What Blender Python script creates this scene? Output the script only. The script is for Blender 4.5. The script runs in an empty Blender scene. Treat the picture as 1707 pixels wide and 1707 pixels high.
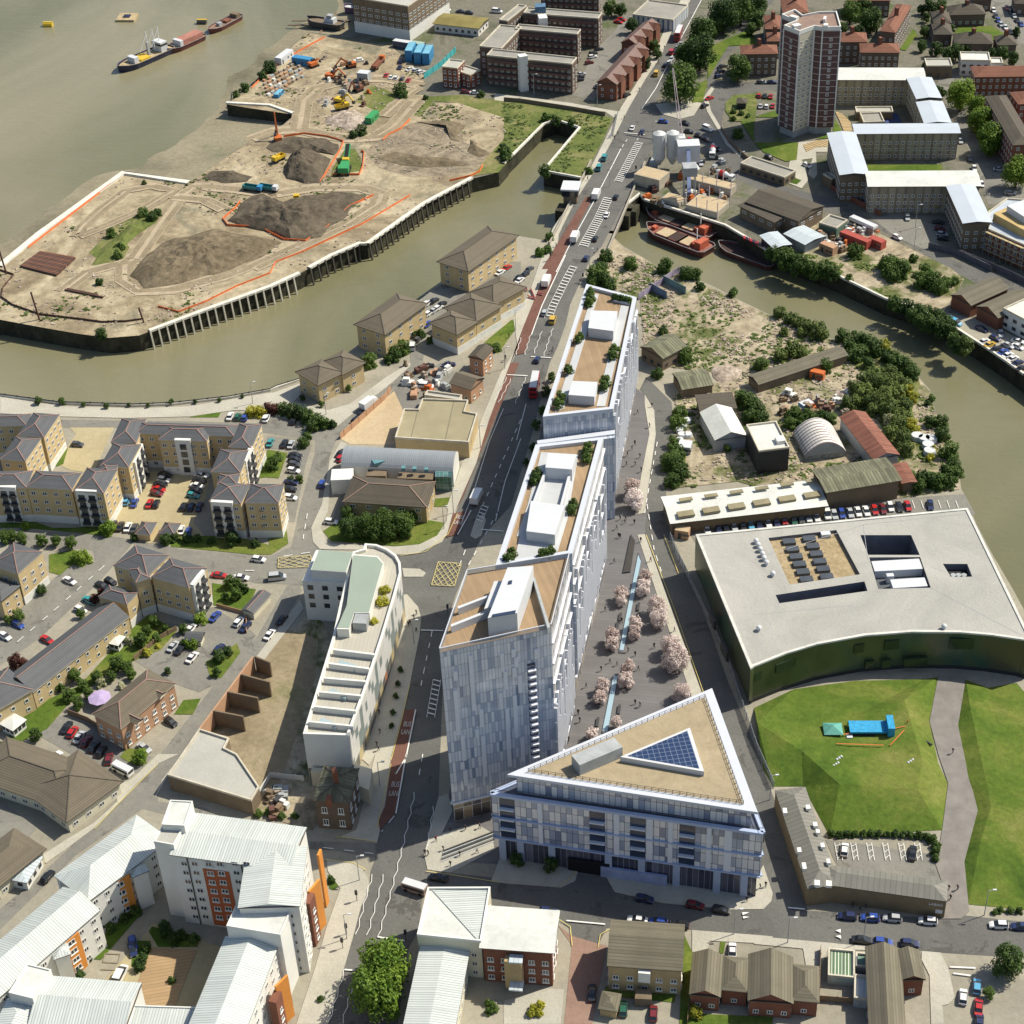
import bpy,math,random
from math import sin,cos,tan,pi,radians,sqrt,atan2,floor
from mathutils import Vector,Matrix,noise
random.seed(7)
SC=bpy.context.scene
COL=SC.collection
# ---------------------------------------------------------------- camera, sky, sun, exposure
FPX,PITCH,ROLL,CAMH=2950.0,radians(36.75),radians(2.7),305.0
th=PITCH
F_=Vector((0,cos(th),-sin(th)));U0=Vector((0,sin(th),cos(th)));R0=Vector((1,0,0))
R_=R0*cos(ROLL)-U0*sin(ROLL);U_=U0*cos(ROLL)+R0*sin(ROLL)
CAM=Vector((0,0,CAMH))
cd=bpy.data.cameras.new('camera');cam=bpy.data.objects.new('camera',cd);COL.objects.link(cam)
cd.sensor_width=36;cd.lens=36*FPX/1707.0;cd.clip_start=1;cd.clip_end=20000
M3=Matrix((R_,U_,-F_)).transposed()
cam.matrix_world=Matrix.Translation(CAM)@M3.to_4x4()
SC.camera=cam
SUN_EL,SUN_AZ=radians(50),radians(20)
sd=Vector((cos(SUN_EL)*cos(SUN_AZ),cos(SUN_EL)*sin(SUN_AZ),sin(SUN_EL)))
W=bpy.data.worlds.new('World');SC.world=W;W.use_nodes=True
nt=W.node_tree;nt.nodes.clear()
sky=nt.nodes.new('ShaderNodeTexSky');sky.sky_type='NISHITA';sky.sun_disc=False
sky.sun_elevation=SUN_EL;sky.sun_rotation=pi/2-SUN_AZ;sky.air_density=1.0;sky.dust_density=1.5
bg=nt.nodes.new('ShaderNodeBackground');bg.inputs['Strength'].default_value=0.10
wo=nt.nodes.new('ShaderNodeOutputWorld');nt.links.new(sky.outputs[0],bg.inputs[0]);nt.links.new(bg.outputs[0],wo.inputs[0])
sl=bpy.data.lights.new('sun','SUN');sl.energy=4.8;sl.angle=radians(0.5);sl.color=(1.0,0.925,0.79)
so=bpy.data.objects.new('sun',sl);COL.objects.link(so);so.rotation_euler=sd.to_track_quat('Z','Y').to_euler();so.location=(200,300,400)
SC.view_settings.view_transform='Standard';SC.view_settings.look='None';SC.view_settings.exposure=0.33;SC.view_settings.gamma=1.0
SC.cycles.max_bounces=6
# ---------------------------------------------------------------- pixel (photo, 1707 px) to world
def G(px,py,z=0.0):
 u=(px-853.5)/FPX;v=(853.5-py)/FPX
 d=F_+R_*u+U_*v
 t=(z-CAMH)/d.z
 return CAM+d*t
def PJ(w):
 d=Vector(w)-CAM;zf=d.dot(F_)
 return(853.5+FPX*d.dot(R_)/zf,853.5-FPX*d.dot(U_)/zf)
def HT(bx,by,tx,ty,zb=0.0):
 b=G(bx,by,zb);lo,hi=0.0,120.0
 for _ in range(40):
  m=(lo+hi)/2
  if PJ((b.x,b.y,b.z+m))[1]>ty:lo=m
  else:hi=m
 return(lo+hi)/2
OFF={'1':0,'2':420,'3':840,'4':1257}
def P(t,s):
 """points written in the coordinates of a 450 px zoom tile (column, row)"""
 ox,oy=OFF[t[0]],OFF[t[1]]
 out=[]
 for q in s.split():
  x,y=q.split(',');out.append((ox+float(x)/3.7933,oy+float(y)/3.7933))
 return out
def PX(s):
 return[tuple(float(v)for v in q.split(','))for q in s.split()]
def GW(pts,z=0.0):return[G(p[0],p[1],z)for p in pts]
# ---------------------------------------------------------------- materials
MATS={}
def _n(nt,typ,**kw):
 n=nt.nodes.new(typ)
 for k,v in kw.items():
  setattr(n,k,v)
 return n
def mth(nt,op,a,b=None,c=None):
 n=nt.nodes.new('ShaderNodeMath');n.operation=op
 for i,v in enumerate((a,b,c)):
  if v is None:continue
  if isinstance(v,(int,float)):n.inputs[i].default_value=v
  else:nt.links.new(v,n.inputs[i])
 return n.outputs[0]
def mixc(nt,fac,a,b,mode='MIX'):
 n=nt.nodes.new('ShaderNodeMix');n.data_type='RGBA';n.blend_type=mode
 for s,v in((n.inputs[0],fac),(n.inputs[6],a),(n.inputs[7],b)):
  if isinstance(v,(int,float)):s.default_value=v
  elif isinstance(v,tuple):s.default_value=(*v[:3],1)
  else:nt.links.new(v,s)
 return n.outputs[2]
def base(name,rough=0.8,metal=0.0,spec=0.4):
 m=bpy.data.materials.new(name);m.use_nodes=True;nt=m.node_tree
 b=nt.nodes['Principled BSDF'];b.inputs['Roughness'].default_value=rough
 b.inputs['Metallic'].default_value=metal;b.inputs['Specular IOR Level'].default_value=spec
 MATS[name]=m
 return m,nt,b
def noise_tex(nt,scale,detail=4,rough=0.6,coord='Object',dist=0.0,stretch=None):
 tc=nt.nodes.new('ShaderNodeTexCoord');n=nt.nodes.new('ShaderNodeTexNoise')
 n.inputs['Scale'].default_value=scale;n.inputs['Detail'].default_value=detail
 n.inputs['Roughness'].default_value=rough;n.inputs['Distortion'].default_value=dist
 src=tc.outputs[coord]
 if stretch:
  mp=nt.nodes.new('ShaderNodeMapping');mp.inputs['Scale'].default_value=stretch[:3]
  if len(stretch)>3:mp.inputs['Rotation'].default_value=(0,0,stretch[3])
  nt.links.new(src,mp.inputs[0]);src=mp.outputs[0]
 nt.links.new(src,n.inputs['Vector'])
 return n.outputs['Fac']
def ramp(nt,fac,stops,interp='LINEAR'):
 r=nt.nodes.new('ShaderNodeValToRGB');nt.links.new(fac,r.inputs[0]);cr=r.color_ramp;cr.interpolation=interp
 while len(cr.elements)<len(stops):cr.elements.new(0.5)
 for e,(p,c)in zip(cr.elements,stops):
  e.position=p;e.color=(*c[:3],1)if isinstance(c,tuple)else(c,c,c,1)
 return r.outputs[0]
def sc_(c,k):return tuple(min(1,v*k)for v in c)
def M(name,col=None,rough=0.8,var=0.18,scale=0.3,fine=0.12,fscale=3.0,metal=0.0,spec=0.4,bump=0.0,coord='Object',stretch=None):
 """plain surface with two scales of tonal variation"""
 if name in MATS:return MATS[name]
 m,nt,b=base(name,rough,metal,spec)
 a=ramp(nt,noise_tex(nt,scale,5,0.6,coord,0.3,stretch),[(0.28,sc_(col,1-var)),(0.72,sc_(col,1+var))])
 f=noise_tex(nt,fscale,4,0.7,coord)
 g=ramp(nt,f,[(0.3,1-fine),(0.7,1+fine)])if fine else None
 if fine:
  mr=nt.nodes.new('ShaderNodeMapRange');nt.links.new(f,mr.inputs[0]);mr.inputs[1].default_value=0.3;mr.inputs[2].default_value=0.7
  mr.inputs[3].default_value=1-fine;mr.inputs[4].default_value=1+fine
  vm=nt.nodes.new('ShaderNodeVectorMath');vm.operation='SCALE';nt.links.new(a,vm.inputs[0]);nt.links.new(mr.outputs[0],vm.inputs['Scale'])
  a=vm.outputs[0]
 nt.links.new(a,b.inputs['Base Color'])
 if bump:
  bp=nt.nodes.new('ShaderNodeBump');bp.inputs['Strength'].default_value=1;bp.inputs['Distance'].default_value=bump
  nt.links.new(f,bp.inputs['Height']);nt.links.new(bp.outputs[0],b.inputs['Normal'])
 return m
def UVs(nt):
 tc=nt.nodes.new('ShaderNodeTexCoord');s=nt.nodes.new('ShaderNodeSeparateXYZ');nt.links.new(tc.outputs['UV'],s.inputs[0])
 return s.outputs[0],s.outputs[1]
def MS(name,col,col2,pitch=0.5,duty=0.25,axis=0,rough=0.5,var=0.1,scale=0.15,metal=0.0,bump=0.05,spec=0.4):
 """stripes (seams, planks, tile courses, slats) across the surface, in metres"""
 if name in MATS:return MATS[name]
 m,nt,b=base(name,rough,metal,spec)
 u,v=UVs(nt);c=u if axis==0 else v
 fr=mth(nt,'FRACT',mth(nt,'DIVIDE',c,pitch));k=mth(nt,'LESS_THAN',fr,duty)
 a=ramp(nt,noise_tex(nt,scale,5,0.6),[(0.3,sc_(col,1-var)),(0.7,sc_(col,1+var))])
 a=mixc(nt,k,a,col2)
 cell=mth(nt,'FLOOR',mth(nt,'DIVIDE',c,pitch));wn=nt.nodes.new('ShaderNodeTexWhiteNoise');wn.noise_dimensions='1D';nt.links.new(cell,wn.inputs['W'])
 mr=nt.nodes.new('ShaderNodeMapRange');nt.links.new(wn.outputs[0],mr.inputs[0]);mr.inputs[3].default_value=1-var*0.6;mr.inputs[4].default_value=1+var*0.6
 vm=nt.nodes.new('ShaderNodeVectorMath');vm.operation='SCALE';nt.links.new(a,vm.inputs[0]);nt.links.new(mr.outputs[0],vm.inputs['Scale'])
 nt.links.new(vm.outputs[0],b.inputs['Base Color'])
 if bump:
  bp=nt.nodes.new('ShaderNodeBump');bp.inputs['Distance'].default_value=bump;nt.links.new(k,bp.inputs['Height']);nt.links.new(bp.outputs[0],b.inputs['Normal'])
 return m
def MG(name,cols,pw=1.5,ph=3.3,line=0.1,lcol=(0.25,0.28,0.32),rough=0.15,seed=0.0,slab=None,slabcol=(0.6,0.63,0.68),metal=0.0,wide=3.0):
 """curtain wall: panes of differing tint between mullions and floor lines (u, v in metres); cols = list of (position, colour)"""
 if name in MATS:return MATS[name]
 m,nt,b=base(name,rough,metal,0.8)
 u,v=UVs(nt)
 cu=mth(nt,'DIVIDE',u,pw);cv=mth(nt,'DIVIDE',v,ph)
 cx=nt.nodes.new('ShaderNodeCombineXYZ');nt.links.new(mth(nt,'FLOOR',cu),cx.inputs[0]);nt.links.new(mth(nt,'FLOOR',cv),cx.inputs[1]);cx.inputs[2].default_value=seed
 wn=nt.nodes.new('ShaderNodeTexWhiteNoise');nt.links.new(cx.outputs[0],wn.inputs[0])
 cx2=nt.nodes.new('ShaderNodeCombineXYZ');nt.links.new(mth(nt,'FLOOR',mth(nt,'DIVIDE',u,pw*wide)),cx2.inputs[0]);nt.links.new(mth(nt,'FLOOR',mth(nt,'DIVIDE',v,ph*3)),cx2.inputs[1]);cx2.inputs[2].default_value=seed+5
 wn2=nt.nodes.new('ShaderNodeTexWhiteNoise');nt.links.new(cx2.outputs[0],wn2.inputs[0])
 f=mth(nt,'ADD',mth(nt,'MULTIPLY',wn.outputs[0],0.5),mth(nt,'MULTIPLY',wn2.outputs[0],0.5))
 a=ramp(nt,f,cols,'CONSTANT')
 lu=mth(nt,'LESS_THAN',mth(nt,'FRACT',cu),line/pw);lv=mth(nt,'LESS_THAN',mth(nt,'FRACT',cv),line*1.2/ph)
 a=mixc(nt,mth(nt,'MAXIMUM',lu,lv),a,lcol)
 if slab:a=mixc(nt,mth(nt,'LESS_THAN',mth(nt,'FRACT',cv),slab/ph),a,slabcol)
 nt.links.new(a,b.inputs['Base Color'])
 return m
def ML(name,c1,c2,rough=0.6,scale=0.9):
 """foliage: leaf to leaf and clump to clump variation, slightly translucent"""
 if name in MATS:return MATS[name]
 m,nt,b=base(name,rough,0,0.25)
 g=nt.nodes.new('ShaderNodeNewGeometry');oi=nt.nodes.new('ShaderNodeObjectInfo')
 f=mth(nt,'ADD',mth(nt,'MULTIPLY',noise_tex(nt,scale,3),0.7),mth(nt,'MULTIPLY',g.outputs['Random Per Island'],0.35))
 f=mth(nt,'ADD',f,mth(nt,'MULTIPLY',mth(nt,'SUBTRACT',oi.outputs['Random'],0.5),0.35))
 a=ramp(nt,f,[(0.25,c1),(0.78,c2)])
 nt.links.new(a,b.inputs['Base Color'])
 tr=nt.nodes.new('ShaderNodeBsdfTranslucent');nt.links.new(a,tr.inputs[0]);mx=nt.nodes.new('ShaderNodeMixShader');mx.inputs[0].default_value=0.25
 o=nt.nodes['Material Output'];nt.links.new(b.outputs[0],mx.inputs[1]);nt.links.new(tr.outputs[0],mx.inputs[2]);nt.links.new(mx.outputs[0],o.inputs[0])
 return m
# ---------------------------------------------------------------- mesh building
def link(o):COL.objects.link(o);return o
class MB:
 def __init__(s):s.v=[];s.f=[];s.m=[];s.u=[]
 def face(s,pts,mi=0,uaxis=None):
  pts=[Vector(p)for p in pts];k=len(s.v);s.v+=pts;s.f.append(list(range(k,k+len(pts))));s.m.append(mi);s.u.append(uaxis)
 def box(s,x0,y0,z0,x1,y1,z1,mi=0,T=None):
  c=[Vector((x,y,z))for z in(z0,z1)for y in(y0,y1)for x in(x0,x1)]
  if T is not None:c=[T@p for p in c]
  for q in((0,2,3,1),(4,5,7,6),(0,1,5,4),(2,6,7,3),(0,4,6,2),(1,3,7,5)):
   s.face([c[i]for i in q],mi)
 def obox(s,c,hx,hy,z0,z1,a=0.0,mi=0):
  T=Matrix.Translation(Vector((c[0],c[1],0)))@Matrix.Rotation(a,4,'Z')
  s.box(-hx,-hy,z0,hx,hy,z1,mi,T)
 def prism(s,poly,z0,z1,mi=0,top=None,cap=True,bottom=False):
  n=len(poly);area=sum(poly[i][0]*poly[(i+1)%n][1]-poly[(i+1)%n][0]*poly[i][1]for i in range(n))
  if area<0:poly=list(reversed(poly))
  for i in range(n):
   a,b=poly[i],poly[(i+1)%n]
   s.face([(a[0],a[1],z0),(b[0],b[1],z0),(b[0],b[1],z1),(a[0],a[1],z1)],mi)
  if cap:s.face([(p[0],p[1],z1)for p in poly],mi if top is None else top)
  if bottom:s.face([(p[0],p[1],z0)for p in reversed(poly)],mi)
 def bar(s,a,b,w,h=None,mi=0):
  a=Vector(a);b=Vector(b);h=h or w;d=(b-a);L=d.length
  if L<1e-6:return
  q=d.to_track_quat('X','Z');T=Matrix.Translation(a)@q.to_matrix().to_4x4()
  s.box(0,-w/2,-h/2,L,w/2,h/2,mi,T)
 def tube(s,a,b,r0,r1=None,n=8,mi=0,cap=True):
  a=Vector(a);b=Vector(b);r1=r0 if r1 is None else r1
  q=(b-a).to_track_quat('Z','X').to_matrix()
  A=[a+q@Vector((cos(2*pi*i/n)*r0,sin(2*pi*i/n)*r0,0))for i in range(n)]
  B=[b+q@Vector((cos(2*pi*i/n)*r1,sin(2*pi*i/n)*r1,0))for i in range(n)]
  for i in range(n):s.face([A[i],A[(i+1)%n],B[(i+1)%n],B[i]],mi)
  if cap:s.face(list(reversed(A)),mi);s.face(B,mi)
 def build(s,name,mats,parent=None,org=None,smooth=False):
  if not isinstance(mats,(list,tuple)):mats=[mats]
  o0=Vector((0,0,0))
  if org is not None:o0=Vector(org)
  elif parent is not None:o0=Vector(parent.get('_o',(0,0,0)))
  me=bpy.data.meshes.new(name)
  me.from_pydata([tuple(p-o0)for p in s.v],[],s.f)
  for m in mats:me.materials.append(m)
  uv=me.uv_layers.new(name='UVMap').data
  li=0
  for fi,f in enumerate(s.f):
   me.polygons[fi].material_index=s.m[fi]
   p0,p1,p2=(s.v[i]for i in f[:3]);nrm=Vector((0,0,0));p=[s.v[i]for i in f]
   for i in range(len(p)):nrm+=p[i].cross(p[(i+1)%len(p)])
   if nrm.length<1e-9:nrm=Vector((0,0,1))
   nrm.normalize()
   if s.u[fi]is not None:ua=Vector(s.u[fi])
   elif abs(nrm.z)>0.98:ua=(p1-p0)
   else:ua=Vector((-nrm.y,nrm.x,0))
   if ua.length<1e-9:ua=Vector((1,0,0))
   ua.normalize();va=nrm.cross(ua)
   ref=p0 if(abs(nrm.z)>0.98 or s.u[fi]is not None)else Vector((p0.x,p0.y,0))
   if abs(nrm.z)<=0.98 and abs(nrm.z)>0.05:ref=p0
   for q in p:uv[li].uv=((q-ref).dot(ua),(q-ref).dot(va));li+=1
  if smooth:me.polygons.foreach_set('use_smooth',[True]*len(me.polygons))
  me.update()
  ob=bpy.data.objects.new(name,me);link(ob)
  if parent is not None:ob.parent=parent
  elif org is not None:ob.location=o0
  return ob
def thing(name,label,cat,loc=(0,0,0),group=None,rz=0.0):
 o=bpy.data.objects.new(name,None);link(o);o.location=loc;o.rotation_euler=(0,0,rz)
 o['_o']=tuple(loc);o.empty_display_size=0.5
 o['label']=label;o['category']=cat
 if group:o['group']=group
 return o
def tag(o,label,cat,group=None):
 o['label']=label;o['category']=cat
 if group:o['group']=group
 return o
def struct(o):o['kind']='structure';return o
def stuff(o,label=None,cat=None):
 o['kind']='stuff'
 if label:o['label']=label
 if cat:o['category']=cat
 return o
_SH=[0]
def sheet(name,pts,z,m,z0=None,kind='structure'):
 """flat ground surface traced by its outline; z0 gives it an edge down to z0"""
 _SH[0]+=1;z+=_SH[0]*0.0012
 w=[(p.x,p.y)for p in GW(pts,z)]
 b=MB();b.prism(w,z if z0 is None else z0,z)if z0 is not None else b.face([(p[0],p[1],z)for p in(w if sum(w[i][0]*w[(i+1)%len(w)][1]-w[(i+1)%len(w)][0]*w[i][1]for i in range(len(w)))>0 else w[::-1])])
 o=b.build(name,m);o['kind']=kind
 return o
def strip(mb,pts,width,z,mi=0,world=False):
 """ribbon of constant width along a traced line"""
 w=[Vector((p[0],p[1],0))for p in pts]if world else[Vector((p.x,p.y,0))for p in GW(pts,z)]
 L,Rr=[],[]
 for i,p in enumerate(w):
  d=(w[min(i+1,len(w)-1)]-w[max(i-1,0)]);d.normalize();n=Vector((-d.y,d.x,0))*(width/2)
  L.append(p+n);Rr.append(p-n)
 for i in range(len(w)-1):
  mb.face([(Rr[i].x,Rr[i].y,z),(Rr[i+1].x,Rr[i+1].y,z),(L[i+1].x,L[i+1].y,z),(L[i].x,L[i].y,z)],mi)
def resample(w,step):
 out=[w[0]]
 for a,b in zip(w,w[1:]):
  L=(b-a).length;n=max(1,int(round(L/step)))
  for i in range(1,n+1):out.append(a.lerp(b,i/n))
 return out
def dup(root,loc,rz=0.0,label=None,group=None,scale=None,cat=None):
 r=root.copy();link(r);r.location=loc;r.rotation_euler=(0,0,rz)
 if scale is not None:r.scale=scale if isinstance(scale,(tuple,list))else(scale,)*3
 if label:r['label']=label
 if cat:r['category']=cat
 if group:r['group']=group
 for ch in list(root.children):
  c=ch.copy();link(c);c.parent=r
  for g in ch.children:
   d=g.copy();link(d);d.parent=c
 return r
WORD=['first','second','third','fourth','fifth','sixth','seventh','eighth','ninth','tenth','eleventh','twelfth','thirteenth','fourteenth','fifteenth','sixteenth','seventeenth','eighteenth','nineteenth','twentieth','twenty-first','twenty-second','twenty-third','twenty-fourth','twenty-fifth','twenty-sixth','twenty-seventh','twenty-eighth','twenty-ninth','thirtieth']
# ---------------------------------------------------------------- materials of the ground
def ground_mat(name,stops,scale=0.02,rough=0.95,fscale=0.6,fine=0.25,extra=None,dist=1.0):
 if name in MATS:return MATS[name]
 m,nt,b=base(name,rough,0,0.15)
 a=ramp(nt,noise_tex(nt,scale,8,0.65,dist=dist),stops)
 if extra:
  sc2,lo,hi,col=extra
  k=ramp(nt,noise_tex(nt,sc2,6,0.7,dist=0.5),[(lo,0.0),(hi,1.0)])
  a=mixc(nt,k,a,col)
 f=noise_tex(nt,fscale,6,0.75)
 mr=nt.nodes.new('ShaderNodeMapRange');nt.links.new(f,mr.inputs[0]);mr.inputs[1].default_value=0.3;mr.inputs[2].default_value=0.7
 mr.inputs[3].default_value=1-fine;mr.inputs[4].default_value=1+fine
 vm=nt.nodes.new('ShaderNodeVectorMath');vm.operation='SCALE';nt.links.new(a,vm.inputs[0]);nt.links.new(mr.outputs[0],vm.inputs['Scale'])
 nt.links.new(vm.outputs[0],b.inputs['Base Color'])
 bp=nt.nodes.new('ShaderNodeBump');bp.inputs['Distance'].default_value=0.3;bp.inputs['Strength'].default_value=0.6
 nt.links.new(f,bp.inputs['Height']);nt.links.new(bp.outputs[0],b.inputs['Normal'])
 return m
m_land=ground_mat('paving',[(0.3,(0.23,0.215,0.17)),(0.7,(0.35,0.325,0.255))],0.03,fine=0.12)
m_town=ground_mat('town_ground',[(0.3,(0.085,0.09,0.06)),(0.48,(0.17,0.16,0.125)),(0.56,(0.15,0.145,0.11)),(0.66,(0.075,0.10,0.035))],0.035,fine=0.25)
m_dirt=ground_mat('site_earth',[(0.32,(0.17,0.135,0.085)),(0.47,(0.29,0.24,0.155)),(0.56,(0.36,0.305,0.20)),(0.68,(0.43,0.37,0.255))],0.022,fine=0.3,fscale=0.35,extra=(0.04,0.54,0.66,(0.19,0.175,0.12)),dist=3)
m_spoil=ground_mat('spoil_earth',[(0.3,(0.10,0.08,0.05)),(0.7,(0.21,0.17,0.11))],0.05,fine=0.45,fscale=0.5)
m_dark_spoil=ground_mat('grey_spoil',[(0.3,(0.065,0.055,0.04)),(0.7,(0.145,0.12,0.085))],0.05,fine=0.4,fscale=0.4)
m_track=ground_mat('track_earth',[(0.3,(0.32,0.26,0.18)),(0.7,(0.43,0.36,0.25))],0.05,fine=0.15,fscale=0.5)
m_sand=ground_mat('sand',[(0.3,(0.40,0.31,0.19)),(0.7,(0.52,0.42,0.27))],0.05,fine=0.12)
m_waste=ground_mat('waste_ground',[(0.32,(0.20,0.165,0.11)),(0.46,(0.32,0.27,0.185)),(0.64,(0.40,0.35,0.25))],0.045,fine=0.38,fscale=0.35,extra=(0.05,0.5,0.6,(0.10,0.115,0.04)),dist=2)
m_mud=ground_mat('foreshore_mud',[(0.3,(0.135,0.125,0.085)),(0.55,(0.25,0.225,0.155)),(0.72,(0.30,0.265,0.185))],0.018,fine=0.18,extra=(0.03,0.58,0.7,(0.14,0.155,0.09)))
m_asph=ground_mat('asphalt',[(0.3,(0.105,0.105,0.097)),(0.7,(0.15,0.148,0.135))],0.05,rough=0.85,fine=0.12,fscale=1.2,extra=(0.13,0.585,0.6,(0.095,0.093,0.085)))
m_asph2=ground_mat('worn_asphalt',[(0.3,(0.17,0.165,0.145)),(0.7,(0.23,0.225,0.19))],0.05,rough=0.9,fine=0.12,extra=(0.12,0.585,0.6,(0.15,0.145,0.125)))
m_pave=ground_mat('pavement_slabs',[(0.3,(0.36,0.345,0.285)),(0.7,(0.47,0.45,0.375))],0.06,fine=0.09,fscale=1.5)
m_kerb=M('kerb_stone',(0.42,0.40,0.34),0.85)
m_court=ground_mat('courtyard_brick',[(0.3,(0.33,0.28,0.165)),(0.7,(0.42,0.365,0.22))],0.06,fine=0.08)
m_redblk=ground_mat('red_block_paving',[(0.3,(0.24,0.155,0.12)),(0.7,(0.31,0.21,0.16))],0.08,fine=0.1)
m_plaza=MS('plaza_paving',(0.135,0.13,0.128),(0.115,0.11,0.11),1.2,0.12,0,0.7,0.12,0.1,bump=0)
m_busred=ground_mat('bus_lane_red',[(0.3,(0.125,0.065,0.05)),(0.7,(0.175,0.09,0.068))],0.08,fine=0.12)
m_grass=ground_mat('lawn_grass',[(0.3,(0.042,0.082,0.012)),(0.46,(0.08,0.128,0.018)),(0.58,(0.125,0.155,0.03)),(0.72,(0.185,0.185,0.055))],0.05,fine=0.25,fscale=0.8,dist=0.7)
m_rough=ground_mat('rough_grass',[(0.3,(0.06,0.09,0.022)),(0.5,(0.12,0.145,0.04)),(0.7,(0.24,0.21,0.10))],0.05,fine=0.3,fscale=0.6)
m_paint=M('road_paint',(0.72,0.72,0.68),0.7,var=0.12,scale=0.8,fine=0.15)
m_yel=M('yellow_paint',(0.60,0.50,0.16),0.7,var=0.15,scale=0.8)
m_dkwall=ground_mat('quay_wall',[(0.3,(0.025,0.026,0.018)),(0.7,(0.075,0.07,0.045))],0.15,fine=0.35,fscale=0.6)
m_water,nt,b=base('river_water',0.16,0,0.35)
a=ramp(nt,noise_tex(nt,0.006,5,0.6,dist=1.0,stretch=(1,0.4,1,0.5)),[(0.3,(0.11,0.112,0.055)),(0.48,(0.158,0.153,0.084)),(0.68,(0.255,0.23,0.145))])
nt.links.new(a,b.inputs['Base Color'])
w1=noise_tex(nt,0.09,6,0.7,dist=0.6,stretch=(1,2.2,1,0.4));bp=nt.nodes.new('ShaderNodeBump');bp.inputs['Distance'].default_value=0.7;bp.inputs['Strength'].default_value=0.45
nt.links.new(w1,bp.inputs['Height']);nt.links.new(bp.outputs[0],b.inputs['Normal'])
ZW=-6.0
mb=MB();mb.face([(-3000,-500,ZW),(3000,-500,ZW),(3000,4500,ZW),(-3000,4500,ZW)]);struct(mb.build('river_water',m_water))
# ---------------------------------------------------------------- land with its quay walls
B=PX('-260,1950 -260,662 0,660')+P('12','380,960 850,975 1100,965 1450,925 1707,878')+P('22','160,860 305,812 610,640 690,570 1080,290 1130,250 1215,190')+PX('856,392 905,400 925,386 931,377')+PX('1024,385 1022,395')+P('31','760,1560 900,1640 1000,1700')+P('32','1060,120 1240,180 1330,220 1480,300 1690,402')+P('42','130,400 300,480 480,545 600,570 760,610 930,700 1050,800 1110,870 1150,1020 1210,1110 1270,1230 1290,1330 1310,1500 1330,1530')+PX('1628,874 1655,925 1690,985 1725,1050 1800,1180 2100,1500 2100,1950')
A=PX('1046,341')+P('31','860,1230 890,1268 1400,1430 1707,1610')+P('42','140,10 330,80 540,160 830,300 1050,372 1280,490 1450,600 1600,700 1707,780')+PX('1850,730 2300,1000 2700,300 2400,-700 430,-700 560,-120 591,0 594,42')+P('21','560,225 350,200 100,440 0,540')+P('11','1500,600 1432,655')+P('21','262,722 300,700 200,785 120,820 0,882')+P('11','1195,1155 780,1095 250,1480 0,1680')+PX('-60,500 -260,560 -260,520')+P('12','-600,430 0,430 270,480 500,520 690,545 880,530 945,505 1707,225')+P('22','300,140')+P('21','500,1620 680,1545 730,1545 1090,1290 1390,1130 1560,1090 1620,1020')+P('31','0,1040 250,790 330,762 480,812 250,1085 500,1132')
A=[p for p in A if p!=(-260,560)]
for pts,mt in((B,m_land),(A,m_town)):
 w=[(p.x,p.y)for p in GW(pts,0)];mb=MB();mb.prism(w,ZW-3,0,1,0)
 struct(mb.build('ground',[mt,m_dkwall]))
def foreshore(inner,outer):
 n=14;mb=MB();I=resample(GW(inner,-4.2),7.0);O=resample(GW(outer,ZW),7.0)
 def at(L,t):
  k=t*(len(L)-1);i=min(int(k),len(L)-2);return L[i].lerp(L[i+1],k-i)
 K=70;g=[]
 for i in range(K+1):
  row=[]
  for j in range(n+1):
   p=at(I,i/K).lerp(at(O,i/K),j/n);p=Vector(p)
   nz=noise.noise(Vector((p.x*0.05,p.y*0.05,3)))*0.55+noise.noise(Vector((p.x*0.013,p.y*0.013,9)))*0.8
   p.z=-4.3+(ZW-0.9+4.3)*(j/n)**0.9+nz*(0.2+j/n);row.append(p)
  g.append(row)
 for i in range(K):
  for j in range(n):mb.face([g[i][j],g[i+1][j],g[i+1][j+1],g[i][j+1]])
 o=mb.build('foreshore',m_mud,smooth=True);struct(o)
foreshore(PX('-180,520 0,455 110,365 206,292 315,310 450,222 492,186 392,182 384,175 400,160 455,105 514,56 594,58 596,20 592,-30'),PX('-200,460 -40,400 60,340 150,272 215,232 270,205 330,165 372,135 400,110 430,85 455,65 480,45 515,18 545,-20 560,-60'))
# ---------------------------------------------------------------- roads
def road(name,pts,z=0.03,m=None):return sheet(name,pts,z,m or m_asph)
main=P('31','1215,-60 1060,200 990,360 900,490 790,680 700,860 600,1040 450,1270 350,1480')+PX('928,420 919,450')+P('32','120,480 70,650 0,800')+P('22','1500,1060 1420,1330 1280,1650')+P('23','1270,130 1200,240 1040,315 920,320')+PX('620,925 560,918 533,916 500,975 560,1000')+P('23','980,570 1050,650 1070,720 1060,830 1000,1130 960,1300 880,1600')+P('24','900,0 830,400 790,560')+PX('626,1405 626,1430')+P('24','750,740 740,860 690,960 640,1150 580,1360 510,1600 480,1707')+PX('530,1760 600,1760')+P('24','920,1707 990,1230 1060,1100 1080,860 1110,740 1090,640 1130,450 1180,270')+PX('742,1048')+P('23','1290,570')+PX('800,900 852,842 887,723')+P('32','215,1000 250,850 290,700 340,600 390,460 420,330')+PX('985,430 1003,411')+P('31','700,1400 830,1170 930,960 960,850 1000,840 1010,780 930,700 1000,560 1100,350 1180,140 1290,-60')
road('road',main)
junction=P('31','930,870 1000,840 1110,850 1200,850 1250,900 1290,1000 1330,1040 1450,1120 1600,1190 1707,1290')+P('41','200,1380 430,1330 600,1380 900,1500 1250,1707')+PX('1640,480 1800,560 1800,520 1700,470')+P('41','1100,1590 940,1500 760,1400 560,1280 390,1230 230,1190 0,1100')+P('31','1500,980 1420,900 1370,820 1300,700 1250,640 1200,730 1110,760 1000,720 960,660 900,760')
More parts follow.
